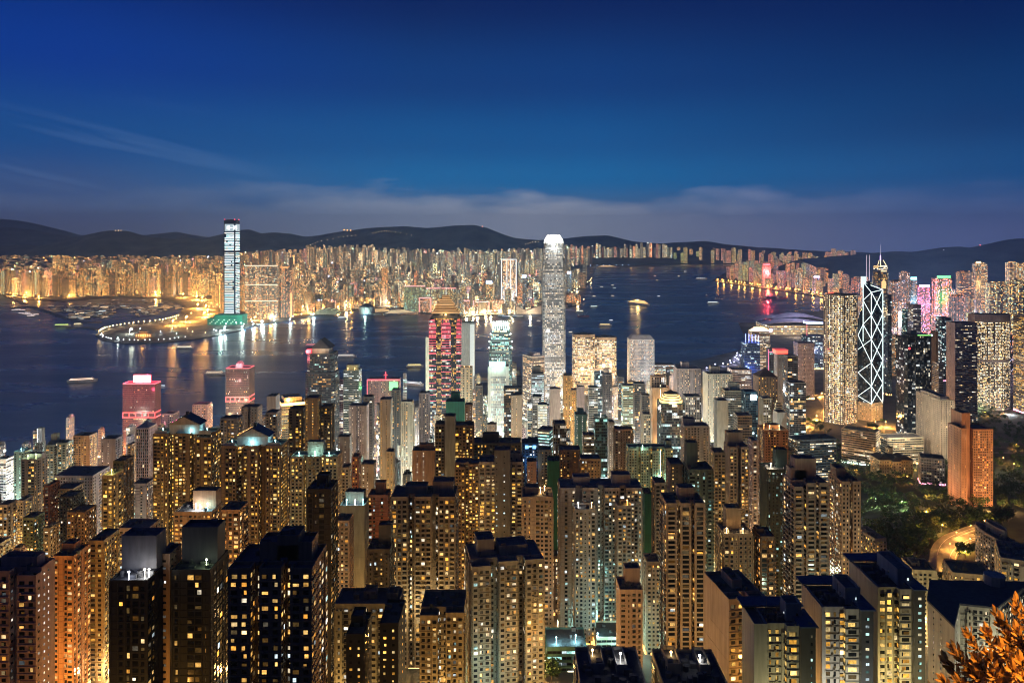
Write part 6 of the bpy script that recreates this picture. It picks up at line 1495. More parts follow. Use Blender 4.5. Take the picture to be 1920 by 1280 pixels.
def far_marks():
    # measured towers on the opposite shore
    rng = random.Random(12)
    T = [("tall residential slab row with white light line along its roof and two lit sky bands", "far apartment slab", 459, 521, 499, 3980, 40, (1, .95, .85), 1, 5),
         ("dark glass tower with orange lit roof edge next to the white lined slab row", "far tower", 523, 547, 502, 4020, 40, (1, .7, .45), 2, 0),
         ("white lit tower with bright vertical light lines rising alone over the opposite point", "far tower", 940, 968, 487, 4650, 44, (1.6, 1.6, 1.7), 3, 0),
         ("dark shaft tower with orange lamp on top above the western opposite shore", "far tower", 714, 726, 503, 4750, 34, (1, .7, .4), 0, 0),
         ("dark green glass pair of harbour offices with pink roof lines", "far office", 757, 797, 537, 4330, 50, (.5, .9, .9), 4, 0),
         ("teal glass harbour office beside the green pair", "far office", 799, 826, 541, 4330, 50, (.6, 1, 1.1), 4, 0),
         ("harbour office with pink roof line behind the neon tower spire", "far office", 828, 855, 541, 4370, 50, (.7, 1, 1), 4, 0),
         ("pink outlined hotel slab on the opposite quay, nearer the neon tower", "far hotel", 859, 888, 564, 4290, 40, (1.1, .8, .8), 5, 0),
         ("second pink outlined quay hotel, farther from neon tower", "far hotel", 889, 917, 566, 4300, 40, (1.1, .8, .8), 5, 0),
         ("small square pink outlined block west of the neon tower", "far hotel", 786, 808, 559, 4300, 40, (1, .8, .8), 5, 0),
         ("coral pink tower with white glowing sign on the opposite quay", "far tower", 922, 945, 563, 4330, 40, (1.4, .8, .8), 0, 0),
         ("brown residential tower by the white lit tower", "far tower", 969, 980, 532, 4450, 36, (1.2, .8, .6), 0, 0),
         ("blue slab tower with icy roof lamp beside the white lit tower", "far tower", 978, 988, 520, 4700, 36, (.5, .8, 1.4), 6, 0),
         ("banded tower with white sign box over the opposite town", "far tower", 909, 925, 531, 4600, 40, (1.2, 1.2, .9), 6, 0),
         ("dark tower of the eastern point standing over low quays", "far tower", 1085, 1098, 512, 6300, 60, (.7, .6, .5), 0, 0),
         ("blue lit tower just beyond the silver claw tower", "far tower", 1062, 1072, 513, 5600, 50, (.5, .9, 1.6), 6, 0),
         ("low brown hotel block on the eastern quay beyond the silver claw tower", "far hotel", 1062, 1089, 553, 4900, 50, (1.3, .8, .5), 0, 0)]
    for lab, cat, x0, x1, yt, D, d, t, extra, bands in T:
        X0, X1 = wx(x0, D), wx(x1, D); w = X1 - X0; z0 = 3; z1 = wz(yt, D); Xc = (X0 + X1) / 2
        r = tag(empty(cat.replace(' ', '_'), (Xc, D + d / 2, z0)), lab, cat); REFS.append(((x0 + x1) / 2, D, lab, yt))
        m = MB(); hw = w / 2; H = z1 - z0
        if extra == 1:
            for k in range(7):
                a = -hw + w * k / 7; m.box(a + .6, a + w / 7 - .6, -d / 2 + (k % 2) * 5, d / 2, 0, H - (k % 3) * 1.5)
        else:
            m.box(-hw, hw, -d / 2, d / 2, 0, H); m.box(-hw * .5, hw * .4, -d / 4, d / 4, H - .2, H + 6)
        m.build("wall", ['far'], r, t)
        q = MB()
        if extra == 1:
            for zz in (H + 1, H * .64, H * .33): q.box(-hw, hw, -d / 2 - 1.2, -d / 2 - .6, zz, zz + 3.5)
            q.build("light_band", ['neon'], r, (1.7, 1.4, 1.0))
        elif extra == 2: q.box(-hw, hw * .5, -d / 2 - 1.2, -d / 2 - .6, H, H + 4); q.box(hw * .8, hw, -d / 2 - 1.2, -d / 2 - .6, 0, H * .5); q.build("light_band", ['neon'], r, (2.2, .9, .25))
        elif extra == 3:
            for a in (-1, -.25, .25, 1): q.box(a * hw - 1.6, a * hw + 1.6, -d / 2 - 1.5, -d / 2 - .5, H * .3 if abs(a) < 1 else 0, H + 4)
            for zz in (H, 20, 34): q.box(-hw, hw, -d / 2 - 1.6, -d / 2 - .6, zz, zz + 4)
            q.build("light_line", ['neon'], r, (1.5, 1.55, 1.6)); lamp(r, (0, -d, 60), 4e5, (.9, .95, 1), 5, name="wall_fill")
        elif extra == 4: q.box(-hw, hw, -d / 2 - 1.2, -d / 2 - .5, H, H + 3); q.build("light_line", ['neon'], r, (2.6, .9, 1.0))
        elif extra == 5:
            q.box(-hw, hw, -d / 2 - 1.2, -d / 2 - .5, H - 1, H + 2.5)
            for a in (-1, 1): q.box(a * hw - 1.3, a * hw + 1.3, -d / 2 - 1.2, -d / 2 - .5, 0, H)
            q.build("light_line", ['neon'], r, (2.4, .8, .9))
        elif extra == 6: q.box(-hw * .7, hw * .7, -d / 2 - 1.2, -d / 2 - .4, H - 2, H + 14); q.build("sign_face", ['neon'], r, (2.6, 3.6, 6))
    # shore pieces
    D = 3790; m = MB(); X = wx(432, D)
    r = tag(empty("podium_building", (X, D - 60, 3)), "green netted podium building site with white lamps at the foot of the banded supertall", "building site")
    m.box(-70, 60, -40, 40, 0, 30); m.box(-45, 85, -25, 45, 0, 44); m.build("wall", ['wall'], r, (.03, .26, .17)); lamp(r, (0, -80, 40), 1.2e5, (.5, 1, .75), 6, name="site_light"); lamp(r, (90, -60, 30), 1e5, (.8, 1, .85), 6, name="site_light")
    q = MB()
    for k in range(16): q.box(-60 + k * 8, -56 + k * 8, -41, -40.2, 6 + (k * 7 % 3) * 8, 9 + (k * 7 % 3) * 8)
    q.build("work_light", ['neon'], r, (1.6, 2, 1.6))['kind'] = "stuff"
    D = 4230; X = wx(688, D); r = tag(empty("museum_hall", (X, D, 3)), "pale oval hall with dark domed roof on the quay west of the neon tower", "hall")
    m = MB(); P = [(42 * math.cos(t), 34 * math.sin(t)) for t in np.linspace(0, 2 * math.pi, 21)[:-1]]; m.prism(P, 0, 36); m.build("wall", ['wall'], r, (.45, .5, .48)); m = MB()
    m.prism(P, 36, 48, poly1=[(x * .5, y * .5) for x, y in P]); m.prism([(x * .5, y * .5) for x, y in P], 48, 52, poly1=[(x * .1, y * .1) for x, y in P]); m.build("domed_roof", ['roof'], r, (.12, .12, .14)); lamp(r, (0, -60, 12), 1.2e5, (.7, 1, .9), 4, name="wall_fill")
    D = 4200; X = wx(612, D); r = tag(empty("arched_hall", (X, D + 30, 3)), "arched glass station hall glowing green white behind the quay lamps", "hall"); m = MB(); prev = None; n = 12
    v = []
    for i in range(n + 1):
        t = math.pi * i / n
        for y in (-50, 50): v.append((60 * math.cos(t), y, 26 * math.sin(t)))
    m.add(v, [[2 * i, 2 * i + 1, 2 * i + 3, 2 * i + 2] for i in range(n)] ); m.add([v[2 * i] for i in range(n + 1)], [list(range(n + 1))]); m.build("vault", ['wall'], r, (.45, .5, .36)); q = MB()
    for i in range(0, n + 1, 2): q.box(v[2 * i][0] - 1, v[2 * i][0] + 1, -52, 52, v[2 * i][2] - .5, v[2 * i][2] + 1.5)
    q.build("rib_light", ['neon'], r, (.9, 1.1, .6))
    D = 4230; X = wx(990, D); r = tag(empty("cultural_centre", (X, D + 10, 3)), "cream windowless sweeping hall with clock tower on the opposite point", "hall"); m = MB()
    m.add([(-60, -30, 0), (70, -30, 0), (70, 30, 0), (-60, 30, 0), (-60, -20, 40), (-10, -20, 16), (70, -20, 44), (70, 25, 44), (-10, 25, 16), (-60, 25, 40)], [[0, 1, 6, 5, 4], [1, 2, 7, 6], [2, 3, 9, 8, 7], [3, 0, 4, 9], [4, 5, 8, 9], [5, 6, 7, 8]]); m.box(-75, -69, -38, -32, 0, 42); m.build("wall", ['wall'], r, (.6, .5, .42)); lamp(r, (10, -70, 14), 2.2e5, (1, .82, .55), 4, name="wall_fill"); lamp(r, (-80, -60, 14), 1e5, (1, .8, .5), 4, name="wall_fill")
far_marks()
def island_east():
    rng = random.Random(21); n = 0
    def one(X, Y, w, d, z0, z1, tint, lab, cat, grp, mat='far'):
        far_one(lab, X, Y, w, d, z0, z1, tint, rng, cat, cat.replace(' ', '_'), grp, rng.uniform(-.3, .3), mat); FOOT.append((X, Y, w / 2, d / 2))
    tries = 0; k = 0
    while k < 270 and tries < 9000:                              # the busy flat behind the light line tower
        tries += 1; Y = rng.uniform(2350, 4700); p = rng.uniform(1655, 1935) if rng.random() < .8 else rng.uniform(1550, 1660); X = wx(p, Y)
        w, d = rng.uniform(16, 34), rng.uniform(16, 28)
        if X < coast_x(Y) + 60 or not free(X, Y, w / 2, d / 2, 5): continue
        top = np.interp(p, [1550, 1640, 1680, 1720, 1800, 1920], [545, 540, 528, 530, 520, 518]) + rng.uniform(0, 55)
        z1 = min(wz(top, Y), 4 + rng.uniform(40, 130)); z1 = max(z1, 30)
        c = rng.choice([(1, .9, 1), (1.1, 1, .95), (.8, .95, 1.4), (1, .8, 1.25), (1.2, .95, .75), (.8, 1.1, 1.2), (1.5, .7, 1.5), (.7, .8, 1.5)])
        s_ = "pink tinted" if c[0] > 1.3 and c[2] > 1 else "amber lit" if c[2] < .8 else "cool lit" if c[0] < .9 else "pale lit"
        sz = "tall" if z1 > 105 else "lower"
        one(X, Y, w, d, 3, z1, (lambda q_: tuple(v * q_ for v in c))(rng.uniform(.5, 1.6)), "%s %s block among the packed neon streets below the eastern hills" % (sz, s_), "eastern block", "%s %s blocks in the neon streets" % (sz, s_)); k += 1
    tries = k = 0
    while k < 150 and tries < 8000:                              # the long eastern shore
        tries += 1; Y = rng.uniform(5000, 9800); X = coast_x(Y) + 70 + abs(rng.gauss(0, 1)) * 520; p = ppx(X, Y)
        if p > 1660 or p < 1290: continue
        w, d = rng.uniform(24, 46), rng.uniform(22, 34)
        if not free(X, Y, w / 2, d / 2, 6): continue
        base = 3 + max(0, X - coast_x(Y) - 500) * .10; z1 = base + rng.uniform(60, 150); lim = np.interp(p, [1290, 1340, 1400, 1480, 1560, 1580, 1660], [480, 482, 484, 476, 480, 490, 505]); z1 = min(z1, wz(lim + rng.uniform(0, 8), Y)); z1 = max(z1, base + 25)
        t = rng.choice([(1, .85, .8), (1.1, .8, 1), (1.1, .75, .5), (.9, .9, 1.1)]); sz = "tall" if z1 - base > 100 else "lower"
        one(X, Y, w, d, base - 3, z1, tuple(v * rng.uniform(.7, 1.3) for v in t), "%s lit block on the far eastern shore behind the glowing shore road" % sz, "shore block", "%s blocks on the far eastern shore" % sz); k += 1
    k = 0
    while k < 70:                                                # towers across the strait, one long row
        p = rng.uniform(1262, 1600); Y = rng.uniform(11000, 12300) if p < 1500 else rng.uniform(9000, 10500); base = 8 if p < 1500 else 60
        top = np.interp(p, [1262, 1400, 1402, 1500, 1540, 1545, 1600], [463, 464, 468, 470, 474, 463, 466]) + rng.uniform(0, 12)
        z1 = max(wz(top, Y), base + 60); w = rng.uniform(36, 60)
        if not free(wx(p, Y), Y, w / 2, 20, 6) and rng.random() < .9: k += .2; continue
        far_one("pale tower in the long row beyond the far water, under the eastern hills", wx(p, Y), Y, w, 36, base - 5, z1, tuple(v * rng.uniform(.8, 1.4) for v in (1, .88, .72)), rng, "far tower block", "far_tower_block", "pale tower rows beyond the far water"); k += 1
    # measured eastern towers
    E = [("tower with green glowing roof sign and pink lit facade in the eastern streets", 1751, 1781, 521, 3050, (2.4, .9, 1.7), (.3, 3.2, .6), 'roof'),
         ("magenta glowing tower with dazzling pink rooftop lights", 1718, 1741, 538, 2950, (2.6, .7, 2.2), (6, 2.4, 5), 'roof'),
         ("dark tower with icy blue roof sign in the eastern streets", 1703, 1716, 524, 2800, (.6, .6, .9), (1.6, 4, 6), 'roof'),
         ("white windowless slab in the eastern streets", 1671, 1690, 527, 2700, (.7, .6, .7), None, None),
         ("tall banded grey tower behind the white windowless slab", 1689, 1702, 511, 3000, (.9, .8, 1.1), None, None),
         ("white glowing billboard tower beside pink lit facade tower", 1680, 1692, 566, 2600, (1.2, 1.1, 1.4), (7, 6, 7), 'face'),
         ("slim twin tower with gold lamp on its roof below the eastern hills", 1826, 1836, 494, 3400, (1, .85, .65), (4, 2.6, 1), 'roof'),
         ("slim twin tower with plain top below the eastern hills", 1838, 1848, 494, 3420, (1, .88, .7), None, None),
         ("tall pale tower at the hill foot, inner of the eastern edge pair", 1889, 1905, 492, 3300, (1, .9, .7), None, None),
         ("tall pale tower at the hill foot, outer of the eastern edge pair", 1908, 1922, 494, 3300, (1, .9, .7), None, None),
         ("broad pale green estate slab above the curved ribbon window tower", 1851, 1886, 530, 2900, (.95, 1, .75), None, None),
         ("second pale green estate slab toward the eastern edge", 1889, 1925, 527, 2880, (.95, 1, .75), None, None),
         ("pair of tan towers joined under the eastern hills", 1796, 1822, 510, 3300, (1, .8, .6), None, None),
         ("tower with red rooftop sign on the far eastern shore", 1429, 1444, 497, 6350, (1.3, .8, .9), (9, .5, .6), 'roof'),
         ("violet lit tower with white lamp on the far eastern shore", 1524, 1536, 520, 5700, (1.1, .9, 1.5), (8, 6, 11), 'roof'),
         ("purple grey tower near pink lit facade tower", 1783, 1806, 555, 2650, (.6, .45, .55), None, None)]
    for lab, x0, x1, yt, D, t, sg, wh in E:
        w = (x1 - x0) / F * D; X = wx((x0 + x1) / 2, D); H = wz(yt, D) - 3
        r = tag(empty("eastern_tower", (X, D, 3)), lab, "eastern tower"); m = MB(); m.box(-w / 2, w / 2, -15, 15, 0, H); m.box(-w * .3, w * .3, -8, 8, H - .2, H + 5); m.build("wall", ['far'], r, t); REFS.append(((x0 + x1) / 2, D, lab, yt))
        if sg:
            q = MB()
            if wh == 'roof': q.box(-w * .4, w * .4, -16, -12, H + .5, H + 9)
            else: q.box(-w * .4, w * .4, -16, -15.3, H * .6, H * .85)
            q.build("sign_face", ['neon'], r, sg); mx = max(sg); lamp(r, (0, -40, H * .7), 1.3e5 if D < 5000 else 3e6, tuple(v / mx for v in sg), 4, name="sign_light")
island_east()
# ---------------------------------------------------------------- breakwaters, piers, roads
def ribbon(name, pts, w, z, mat, kind="structure", h=0.0, color=None, label=None, cat=None):
    """a strip of constant width along a line of ground points"""
    P = [Vector((x, y, 0)) for x, y in pts]; L_, R_ = [], []
    for i, p in enumerate(P):
        a = P[max(0, i - 1)]; b = P[min(len(P) - 1, i + 1)]; t = (b - a).normalized(); n = Vector((-t.y, t.x, 0))
        L_.append(p + n * w / 2); R_.append(p - n * w / 2)
    zf = z if callable(z) else (lambda x, y: z)
    m = MB(); n = len(P); v = [(q.x, q.y, zf(c.x, c.y)) for q, c in zip(L_, P)] + [(q.x, q.y, zf(c.x, c.y)) for q, c in zip(R_, P)]
    m.add(v, [[n + i, n + i + 1, i + 1, i] for i in range(n - 1)])
    if h:
        lo = [(x, y, zz - h) for x, y, zz in v]
        m.add(v + lo, [[i, i + 1, 2 * n + i + 1, 2 * n + i] for i in range(n - 1)] + [[n + i + 1, n + i, 3 * n + i, 3 * n + i + 1] for i in range(n - 1)] + [[0, 2 * n, 3 * n, n], [n - 1, 2 * n - 1, 4 * n - 1, 3 * n - 1]])
    o = m.build(name, [mat], None, color or (.2, .19, .18)); tag(o, label, cat, kind=kind if not label else None); return o
def curve(pts, k=8):
    out = []
    for i in range(len(pts) - 1):
        p0, p1, p2, p3 = pts[max(0, i - 1)], pts[i], pts[i + 1], pts[min(len(pts) - 1, i + 2)]
        for j in range(k):
            t = j / k; out.append(tuple(.5 * (2 * p1[q] + (p2[q] - p0[q]) * t + (2 * p0[q] - 5 * p1[q] + 4 * p2[q] - p3[q]) * t * t + (3 * p1[q] - p0[q] - 3 * p2[q] + p3[q]) * t ** 3) for q in (0, 1)))
    return out + [pts[-1]]
BRK = 'hull'
ribbon("breakwater", curve([sea(22, 578), sea(45, 576), sea(62, 576.5), sea(100, 589), sea(140, 602), sea(168, 605), sea(190, 604)]), 26, 3.5, BRK, h=8, label="long dark breakwater with a bent outer arm guarding the shelter", cat="breakwater")
ribbon("breakwater", curve([sea(124, 616), sea(140, 615), sea(165, 614.5), sea(185, 619)]), 24, 3.5, BRK, h=8, label="short curved breakwater joining the lamp rimmed point", cat="breakwater")
ribbon("breakwater", curve([sea(-10, 548), sea(14, 556), sea(48, 571)]), 24, 3.5, BRK, h=8, label="thin mole reaching out from the western shelter shore", cat="breakwater")
ribbon("pier", [sea(720, 582), sea(700, 589.5)], 90, 4, BRK, h=8, label="flat pier beside a white liner, nearer the oval hall", cat="pier", color=(.4, .35, .25))
ribbon("pier", [sea(800, 584), sea(745, 590.5)], 55, 4, BRK, h=8, label="long lit ocean pier reaching out before the green harbour offices", cat="pier", color=(.4, .35, .25))
ribbon("pier", [sea(1095, 500), sea(1262, 496.2)], 60, 4, BRK, h=8, label="distant straight runway pier with blue lamps", cat="pier", color=(.2, .2, .25))
for k, (a, b) in enumerate(((905, 716), (960, 703))):
    x, y = sea(a, b); m = MB(); m.box(-26, 26, -10, 70, -3, 4); m.box(-22, 22, -4, 66, 4, 12); m.prism(rect(-25, 25, -7, 69), 12, 16, poly1=rect(-12, 12, 0, 62)); o = m.build("ferry_pier", ['hull'], None, (.35, .33, .28), (x, y, 0)); tag(o, ["ferry pier hall with hipped roof, nearer the cyan sign bank", "ferry pier hall with hipped roof, nearer the silver claw tower"][k], "ferry pier", "ferry pier halls")

gz = lambda dz: (lambda x, y: max(ground(x, y), ground(x + 6, y), ground(x - 6, y)) + dz)
def gpt(px, py):
    """a photo pixel on the sloping ground"""
    D = 400.0
    while D < 2600:
        if ppy(ground(wx(px, D), D), D) <= py: break
        D += 4
    return (wx(px, D), D)
bend = curve([gpt(1757, 1092), gpt(1756, 1062), gpt(1762, 1034), gpt(1778, 1016), gpt(1806, 1003), gpt(1838, 992)])
ribbon("road", bend, 13, gz(2.2), 'concrete_road', h=4)
off = curve([gpt(1776, 1082), gpt(1774, 1058), gpt(1784, 1036), gpt(1804, 1022), gpt(1836, 1012)])
ribbon("road", off, 16, gz(2.0), 'concrete_road', h=4)
def lines(name, pts, offs, z):
    for of in offs:
        P = []
        for i, (x, y) in enumerate(pts):
            a, b = pts[max(0, i - 1)], pts[min(len(pts) - 1, i + 1)]; l = math.hypot(b[0] - a[0], b[1] - a[1]); P.append((x - (b[1] - a[1]) / l * of, y + (b[0] - a[0]) / l * of))
        ribbon(name, P, .45, z, 'paint')
lines("road_marking", bend, (-6, 0, 6), gz(2.5)); lines("road_marking", off, (-7.4, -2.5, 2.5, 7.4), gz(2.3))
ribbon("road", curve([gpt(1500, 830), gpt(1512, 808), gpt(1530, 792), gpt(1545, 778), gpt(1552, 764), gpt(1535, 740)]), 22, gz(.5), 'concrete_road')
ribbon("road", curve([gpt(1690, 812), gpt(1662, 796), gpt(1640, 806), gpt(1600, 826)]), 14, gz(.5), 'asphalt')
ribbon("road", curve([(900, 2300), (780, 2450), (640, 2300), (520, 2120), (250, 2080), (-100, 1980), (-420, 1760)]), 24, 4.6, 'asphalt')
ribbon("road", curve([(1815, 7200), (1960, 6300), (2075, 5500), (2010, 4820), (1760, 4480), (1600, 4100)]), 34, 6.0, 'concrete_road')
def patch(): sheet("reclaimed_ground", [sea(300, 610), sea(342, 594), sea(352, 578), sea(338, 565), sea(290, 556), sea(300, 551), sea(400, 558), sea(418, 590), sea(405, 606), sea(350, 616)], 3.3, 'sand', skirt=0)  # pale sheet added so the highway lamps' glow shows brighter on the ground
patch()
# shore roads of the reclaimed point
ribbon("road", curve([sea(196, 628), sea(215, 620), sea(262, 613), sea(312, 607), sea(352, 597), sea(376, 583), sea(384, 571), sea(350, 560), sea(290, 553), sea(200, 551), sea(120, 556)]), 46, 3.6, 'concrete_road')
ribbon("road", curve([sea(330, 614), sea(366, 606), sea(398, 588), sea(402, 574), sea(380, 562)]), 40, 3.75, 'concrete_road')
ribbon("road", curve([sea(400, 618), sea(440, 608), sea(480, 601), sea(520, 596), sea(600, 585), sea(680, 574)]), 40, 3.65, 'concrete_road')

# ---------------------------------------------------------------- lamps
LM = {}
def lamp_mesh(h, r):
    k = (h, r)
    if k not in LM:
        m = MB(); m.bar((0, 0, 0), (0, 0, h), r * .22, 5, 0); m.bar((0, 0, h), (r * 1.6, 0, h + r * .4), r * .16, 4, 0); m.ball((r * 1.6, 0, h), r, 1, 7, 4)
        LM[k] = m.mesh("street_lamp", ['metal', 'neon'])
    return LM[k]
MANY = MB()
for sx_, sy_, sz_, sr_, sc_ in SMALL: MANY.ball((sx_, sy_, sz_), sr_, 1, 6, 4, col=sc_)  # random lights added on far roofs, merged into the lamp mass
def street_lamp(X, Y, z, h, r, colr, label, group, power=0, size=1.5, gain=9.0, lz=None):
    if label is None:                                            # one of the hundreds: in the mass of lamps
        MANY.bar((X, Y, z), (X, Y, z + h), r * .22, 4, 0); MANY.ball((X + r * 1.6, Y, z + h), r, 1, 6, 4, col=tuple(v * gain for v in colr))
        if power: lamp(None, (X + r * 1.6, Y - .2, z + ((h - r * 1.5) if lz is None else lz)), power, colr, size)
        return
    o = bpy.data.objects.new("street_lamp", lamp_mesh(h, r)); COL.objects.link(o); o.location = (X, Y, z); o.color = (*(v * gain for v in colr), 1)
    tag(o, label, "street lamp", group)
    if power: lamp(o, (r * 1.6, -.2, (h - r * 1.5) if lz is None else lz), power, colr, size)
    return o
ORG, WRM, CLW, GRN = (1, .45, .09), (1, .68, .32), (.85, .95, 1), (.6, 1, .8)
def along(pts, n):
    L_ = [0]
    for a, b in zip(pts, pts[1:]): L_.append(L_[-1] + math.hypot(b[0] - a[0], b[1] - a[1]))
    for k in range(n):
        s_ = L_[-1] * (k + .5) / n
        for i in range(len(pts) - 1):
            if L_[i] <= s_ <= L_[i + 1]:
                t = (s_ - L_[i]) / max(1e-6, L_[i + 1] - L_[i]); yield (pts[i][0] + (pts[i + 1][0] - pts[i][0]) * t, pts[i][1] + (pts[i + 1][1] - pts[i][1]) * t); break
def lamp_row(pts, n, r, colr, label, group, power=0, h=12, z=3.5, gain=9, jit=0, every=1, size=4):
    rg = random.Random(n)
    for k, (x, y) in enumerate(along(pts, n)):
        street_lamp(x + rg.uniform(-jit, jit), y + rg.uniform(-jit, jit), z, h, r, colr, label, group, power if k % every == 0 else 0, size, gain * rg.uniform(.6, 1.3))
rim = curve([sea(186, 631), sea(196, 638), sea(232, 643.5), sea(300, 642.5), sea(350, 637)])
lamp_row(rim, 24, 1.7, CLW, "small white lamp in the row rimming the dark point", "white lamps rimming the dark point", 0, 10, gain=6, jit=7)
def point():
    X, Y = sea(270, 634); r = tag(empty("pump_house", (X, Y + 10, 3)), "low orange lit building alone on the dark point", "building"); m = MB(); m.box(-34, 34, -14, 14, 0, 17); m.box(-20, 10, -8, 10, 16.8, 24); m.build("wall", ['wall'], r, (.4, .3, .2))
    g = MB()
    for k in range(7): g.box(-31 + k * 9, -26 + k * 9, -14.6, -14.1, 4, 13)
    g.build("window", ['neon'], r, (1.6, .8, .3))['kind'] = "stuff"; lamp(r, (0, -30, 12), 6e4, ORG, 3)
    X, Y = sea(243, 627); street_lamp(X, Y, 3, 20, 4.5, (.95, 1, .8), "tall white floodlight shining alone on the dark point", None, 2.5e5, 3, gain=9)
    rg = random.Random(6)
    for px, py in ((220, 640), (330, 632), (360, 628), (400, 624), (300, 628), (262, 622), (322, 622), (350, 622), (384, 630), (420, 620)):
        X, Y = sea(px, py); street_lamp(X, Y, 3, 12, 1.6, rg.choice([CLW, CLW, WRM, GRN]), "small lamp standing inside the dark point", "lamps inside the dark point", 2.5e4, 2, gain=8)
point()
lamp_row(curve([sea(184, 627), sea(194, 621), sea(214, 616), sea(252, 610), sea(300, 605), sea(335, 596)]), 26, 2.6, WRM, "golden lamp in the row along the shelter side of the point", "golden lamps along the point", 60000, 12, gain=9, every=3)
lamp_row(curve([sea(310, 612), sea(345, 602), sea(372, 590), sea(392, 577), sea(380, 566), sea(330, 558), sea(250, 553)]), 26, 3.2, ORG, "orange lamp beside the glowing shore highway", "orange lamps of the shore highway", 2200000, 26, gain=10, jit=60, every=2, size=6)
lamp_row(curve([sea(300, 553), sea(200, 554), sea(110, 559), sea(60, 559), sea(-20, 549)]), 26, 2.6, ORG, "orange lamp along the shelter shore promenade", "orange lamps of the shelter shore", 1200000, 14, gain=9, every=3, size=5)
lamp_row(curve([sea(400, 626), sea(450, 612), sea(520, 602), sea(570, 594)]), 26, 2.6, (.75, 1, .95), "white work lamp on the reclaimed land by the podium site", "white work lamps on the reclaimed land", 260000, 14, gain=9, jit=75, every=3, size=4)
lamp_row(curve([sea(470, 603), sea(560, 589), sea(640, 580), sea(700, 573), sea(780, 578), sea(850, 592)]), 34, 3.0, ORG, "orange quay lamp on the opposite waterfront", "orange quay lamps", 900000, 18, gain=10, jit=14, every=2, size=5)
lamp_row(curve([sea(868, 593), sea(930, 588), sea(1010, 587)]), 20, 2.8, WRM, "warm quay lamp on the opposite point", "warm quay lamps of the point", 500000, 14, gain=9, jit=6, every=2, size=5)
lamp_row(curve([sea(1070, 574), sea(1092, 568), sea(1072, 556), sea(1085, 541), sea(1112, 524)]), 14, 3.4, WRM, "warm lamp on the low quays beyond the silver claw tower", "lamps of the eastern quays", 200000, 14, gain=9, jit=10, every=3, size=6)
lamp_row([sea(1100, 496), sea(1180, 494), sea(1260, 492), sea(1335, 490)], 26, 6.5, ORG, None, "lamps of the farthest waterfront", 900000, 20, gain=9, jit=30, every=4, size=9)
lamp_row([sea(1100, 499.3), sea(1262, 495.8)], 14, 4.5, (.4, .6, 1), None, "blue lamps of the runway pier", 0, 8, z=4, gain=6)
lamp_row(curve([(1830, 7250), (1985, 6300), (2095, 5500), (2020, 4850)]), 36, 4.6, ORG, None, "orange lamps of the eastern shore road", 420000, 16, z=6, gain=11, jit=8, every=2, size=6)
lamp_row(curve([(2020, 4850), (1780, 4500), (1640, 4150), (1560, 3800), (1500, 3500)]), 24, 3.2, (1, .72, .5), None, "lamps of the eastern marina", 240000, 14, gain=9, jit=40, every=2, size=5)
lamp_row(curve([(1080, 3720), (1250, 3560), (1450, 3300), (1420, 3120)]), 22, 2.4, (1, .7, .45), "warm lamp on the forecourt of the wing roofed hall", "lamps of the hall forecourt", 110000, 12, gain=9, jit=30, every=2, size=4)
lamp_row(curve([(560, 2430), (700, 2560), (840, 2900)]), 22, 1.7, (.6, .6, 1), "bluish lamp along the waterfront gardens", "bluish lamps of the waterfront gardens", 22000, 10, z=4, gain=8, jit=14, every=2, size=3)
lamp_row(curve([(620, 2400), (800, 2600), (900, 2900)]), 22, 1.6, WRM, "warm lamp in the waterfront gardens", "warm lamps of the waterfront gardens", 22000, 9, z=4, gain=8, jit=40, every=2, size=3)
lamp_row(curve([(-560, 1560), (-350, 1720), (-150, 1900), (60, 2050), (300, 2080), (520, 2140), (640, 2300)]), 30, 1.5, ORG, "orange lamp of the harbour road on this shore", "orange lamps of the near harbour road", 90000, 12, z=4, gain=10, jit=10, every=1, size=3)
# lights on the far hills
for lab, grp, pts, n, r in (("tiny lamp of the hill road west of the silver claw tower", "lamps on the western hill road", [(583, 459), (600, 452), (640, 444), (668, 441)], 12, 3.4),
                     ("tiny lamp of the ridge road below the cloud", "lamps on the ridge road", [(700, 437), (720, 433), (735, 434), (772, 441)], 12, 3.2),
                     ("lone orange lamp on the hilltop", "orange hilltop lamps", [(645, 431), (657, 432)], 3, 9),
                     ("white hilltop lamp above the western town", "white hilltop lamps", [(219, 432), (229, 432)], 3, 6),
                     ("tiny lamp of the hill estate road beside the silver claw tower", "lamps of the hill estate road", [(985, 458), (995, 454), (1008, 453)], 6, 4)):
    D = 11850 if n > 3 else 12700
    for k in range(n):
        t = k / (n - 1); q = np.interp(t, np.linspace(0, 1, len(pts)), [p[0] for p in pts]); y = np.interp(q, [p[0] for p in pts], [p[1] for p in pts])
        street_lamp(wx(q, D), D - 60, wz(y, D - 60) - 12, 12, r, WRM if 'orange' not in lab else ORG, None, grp, gain=6)
street_lamp(wx(904, 12600), 12300, wz(424.5, 12300) - 12, 12, 9, (1, .35, .2), "lone red beacon lamp on the cloudy ridge", "red beacons", gain=3)
street_lamp(wx(1824, 7150), 7050, wz(459.5, 7050) - 12, 12, 4.5, (1, .15, .15), "lone red beacon lamp on the eastern hill", "red beacons", gain=4)
street_lamp(wx(1757, 7150), 7050, wz(468.5, 7050) - 12, 12, 3.5, (.9, .95, 1), "lone white lamp on the eastern hill", None, gain=3)

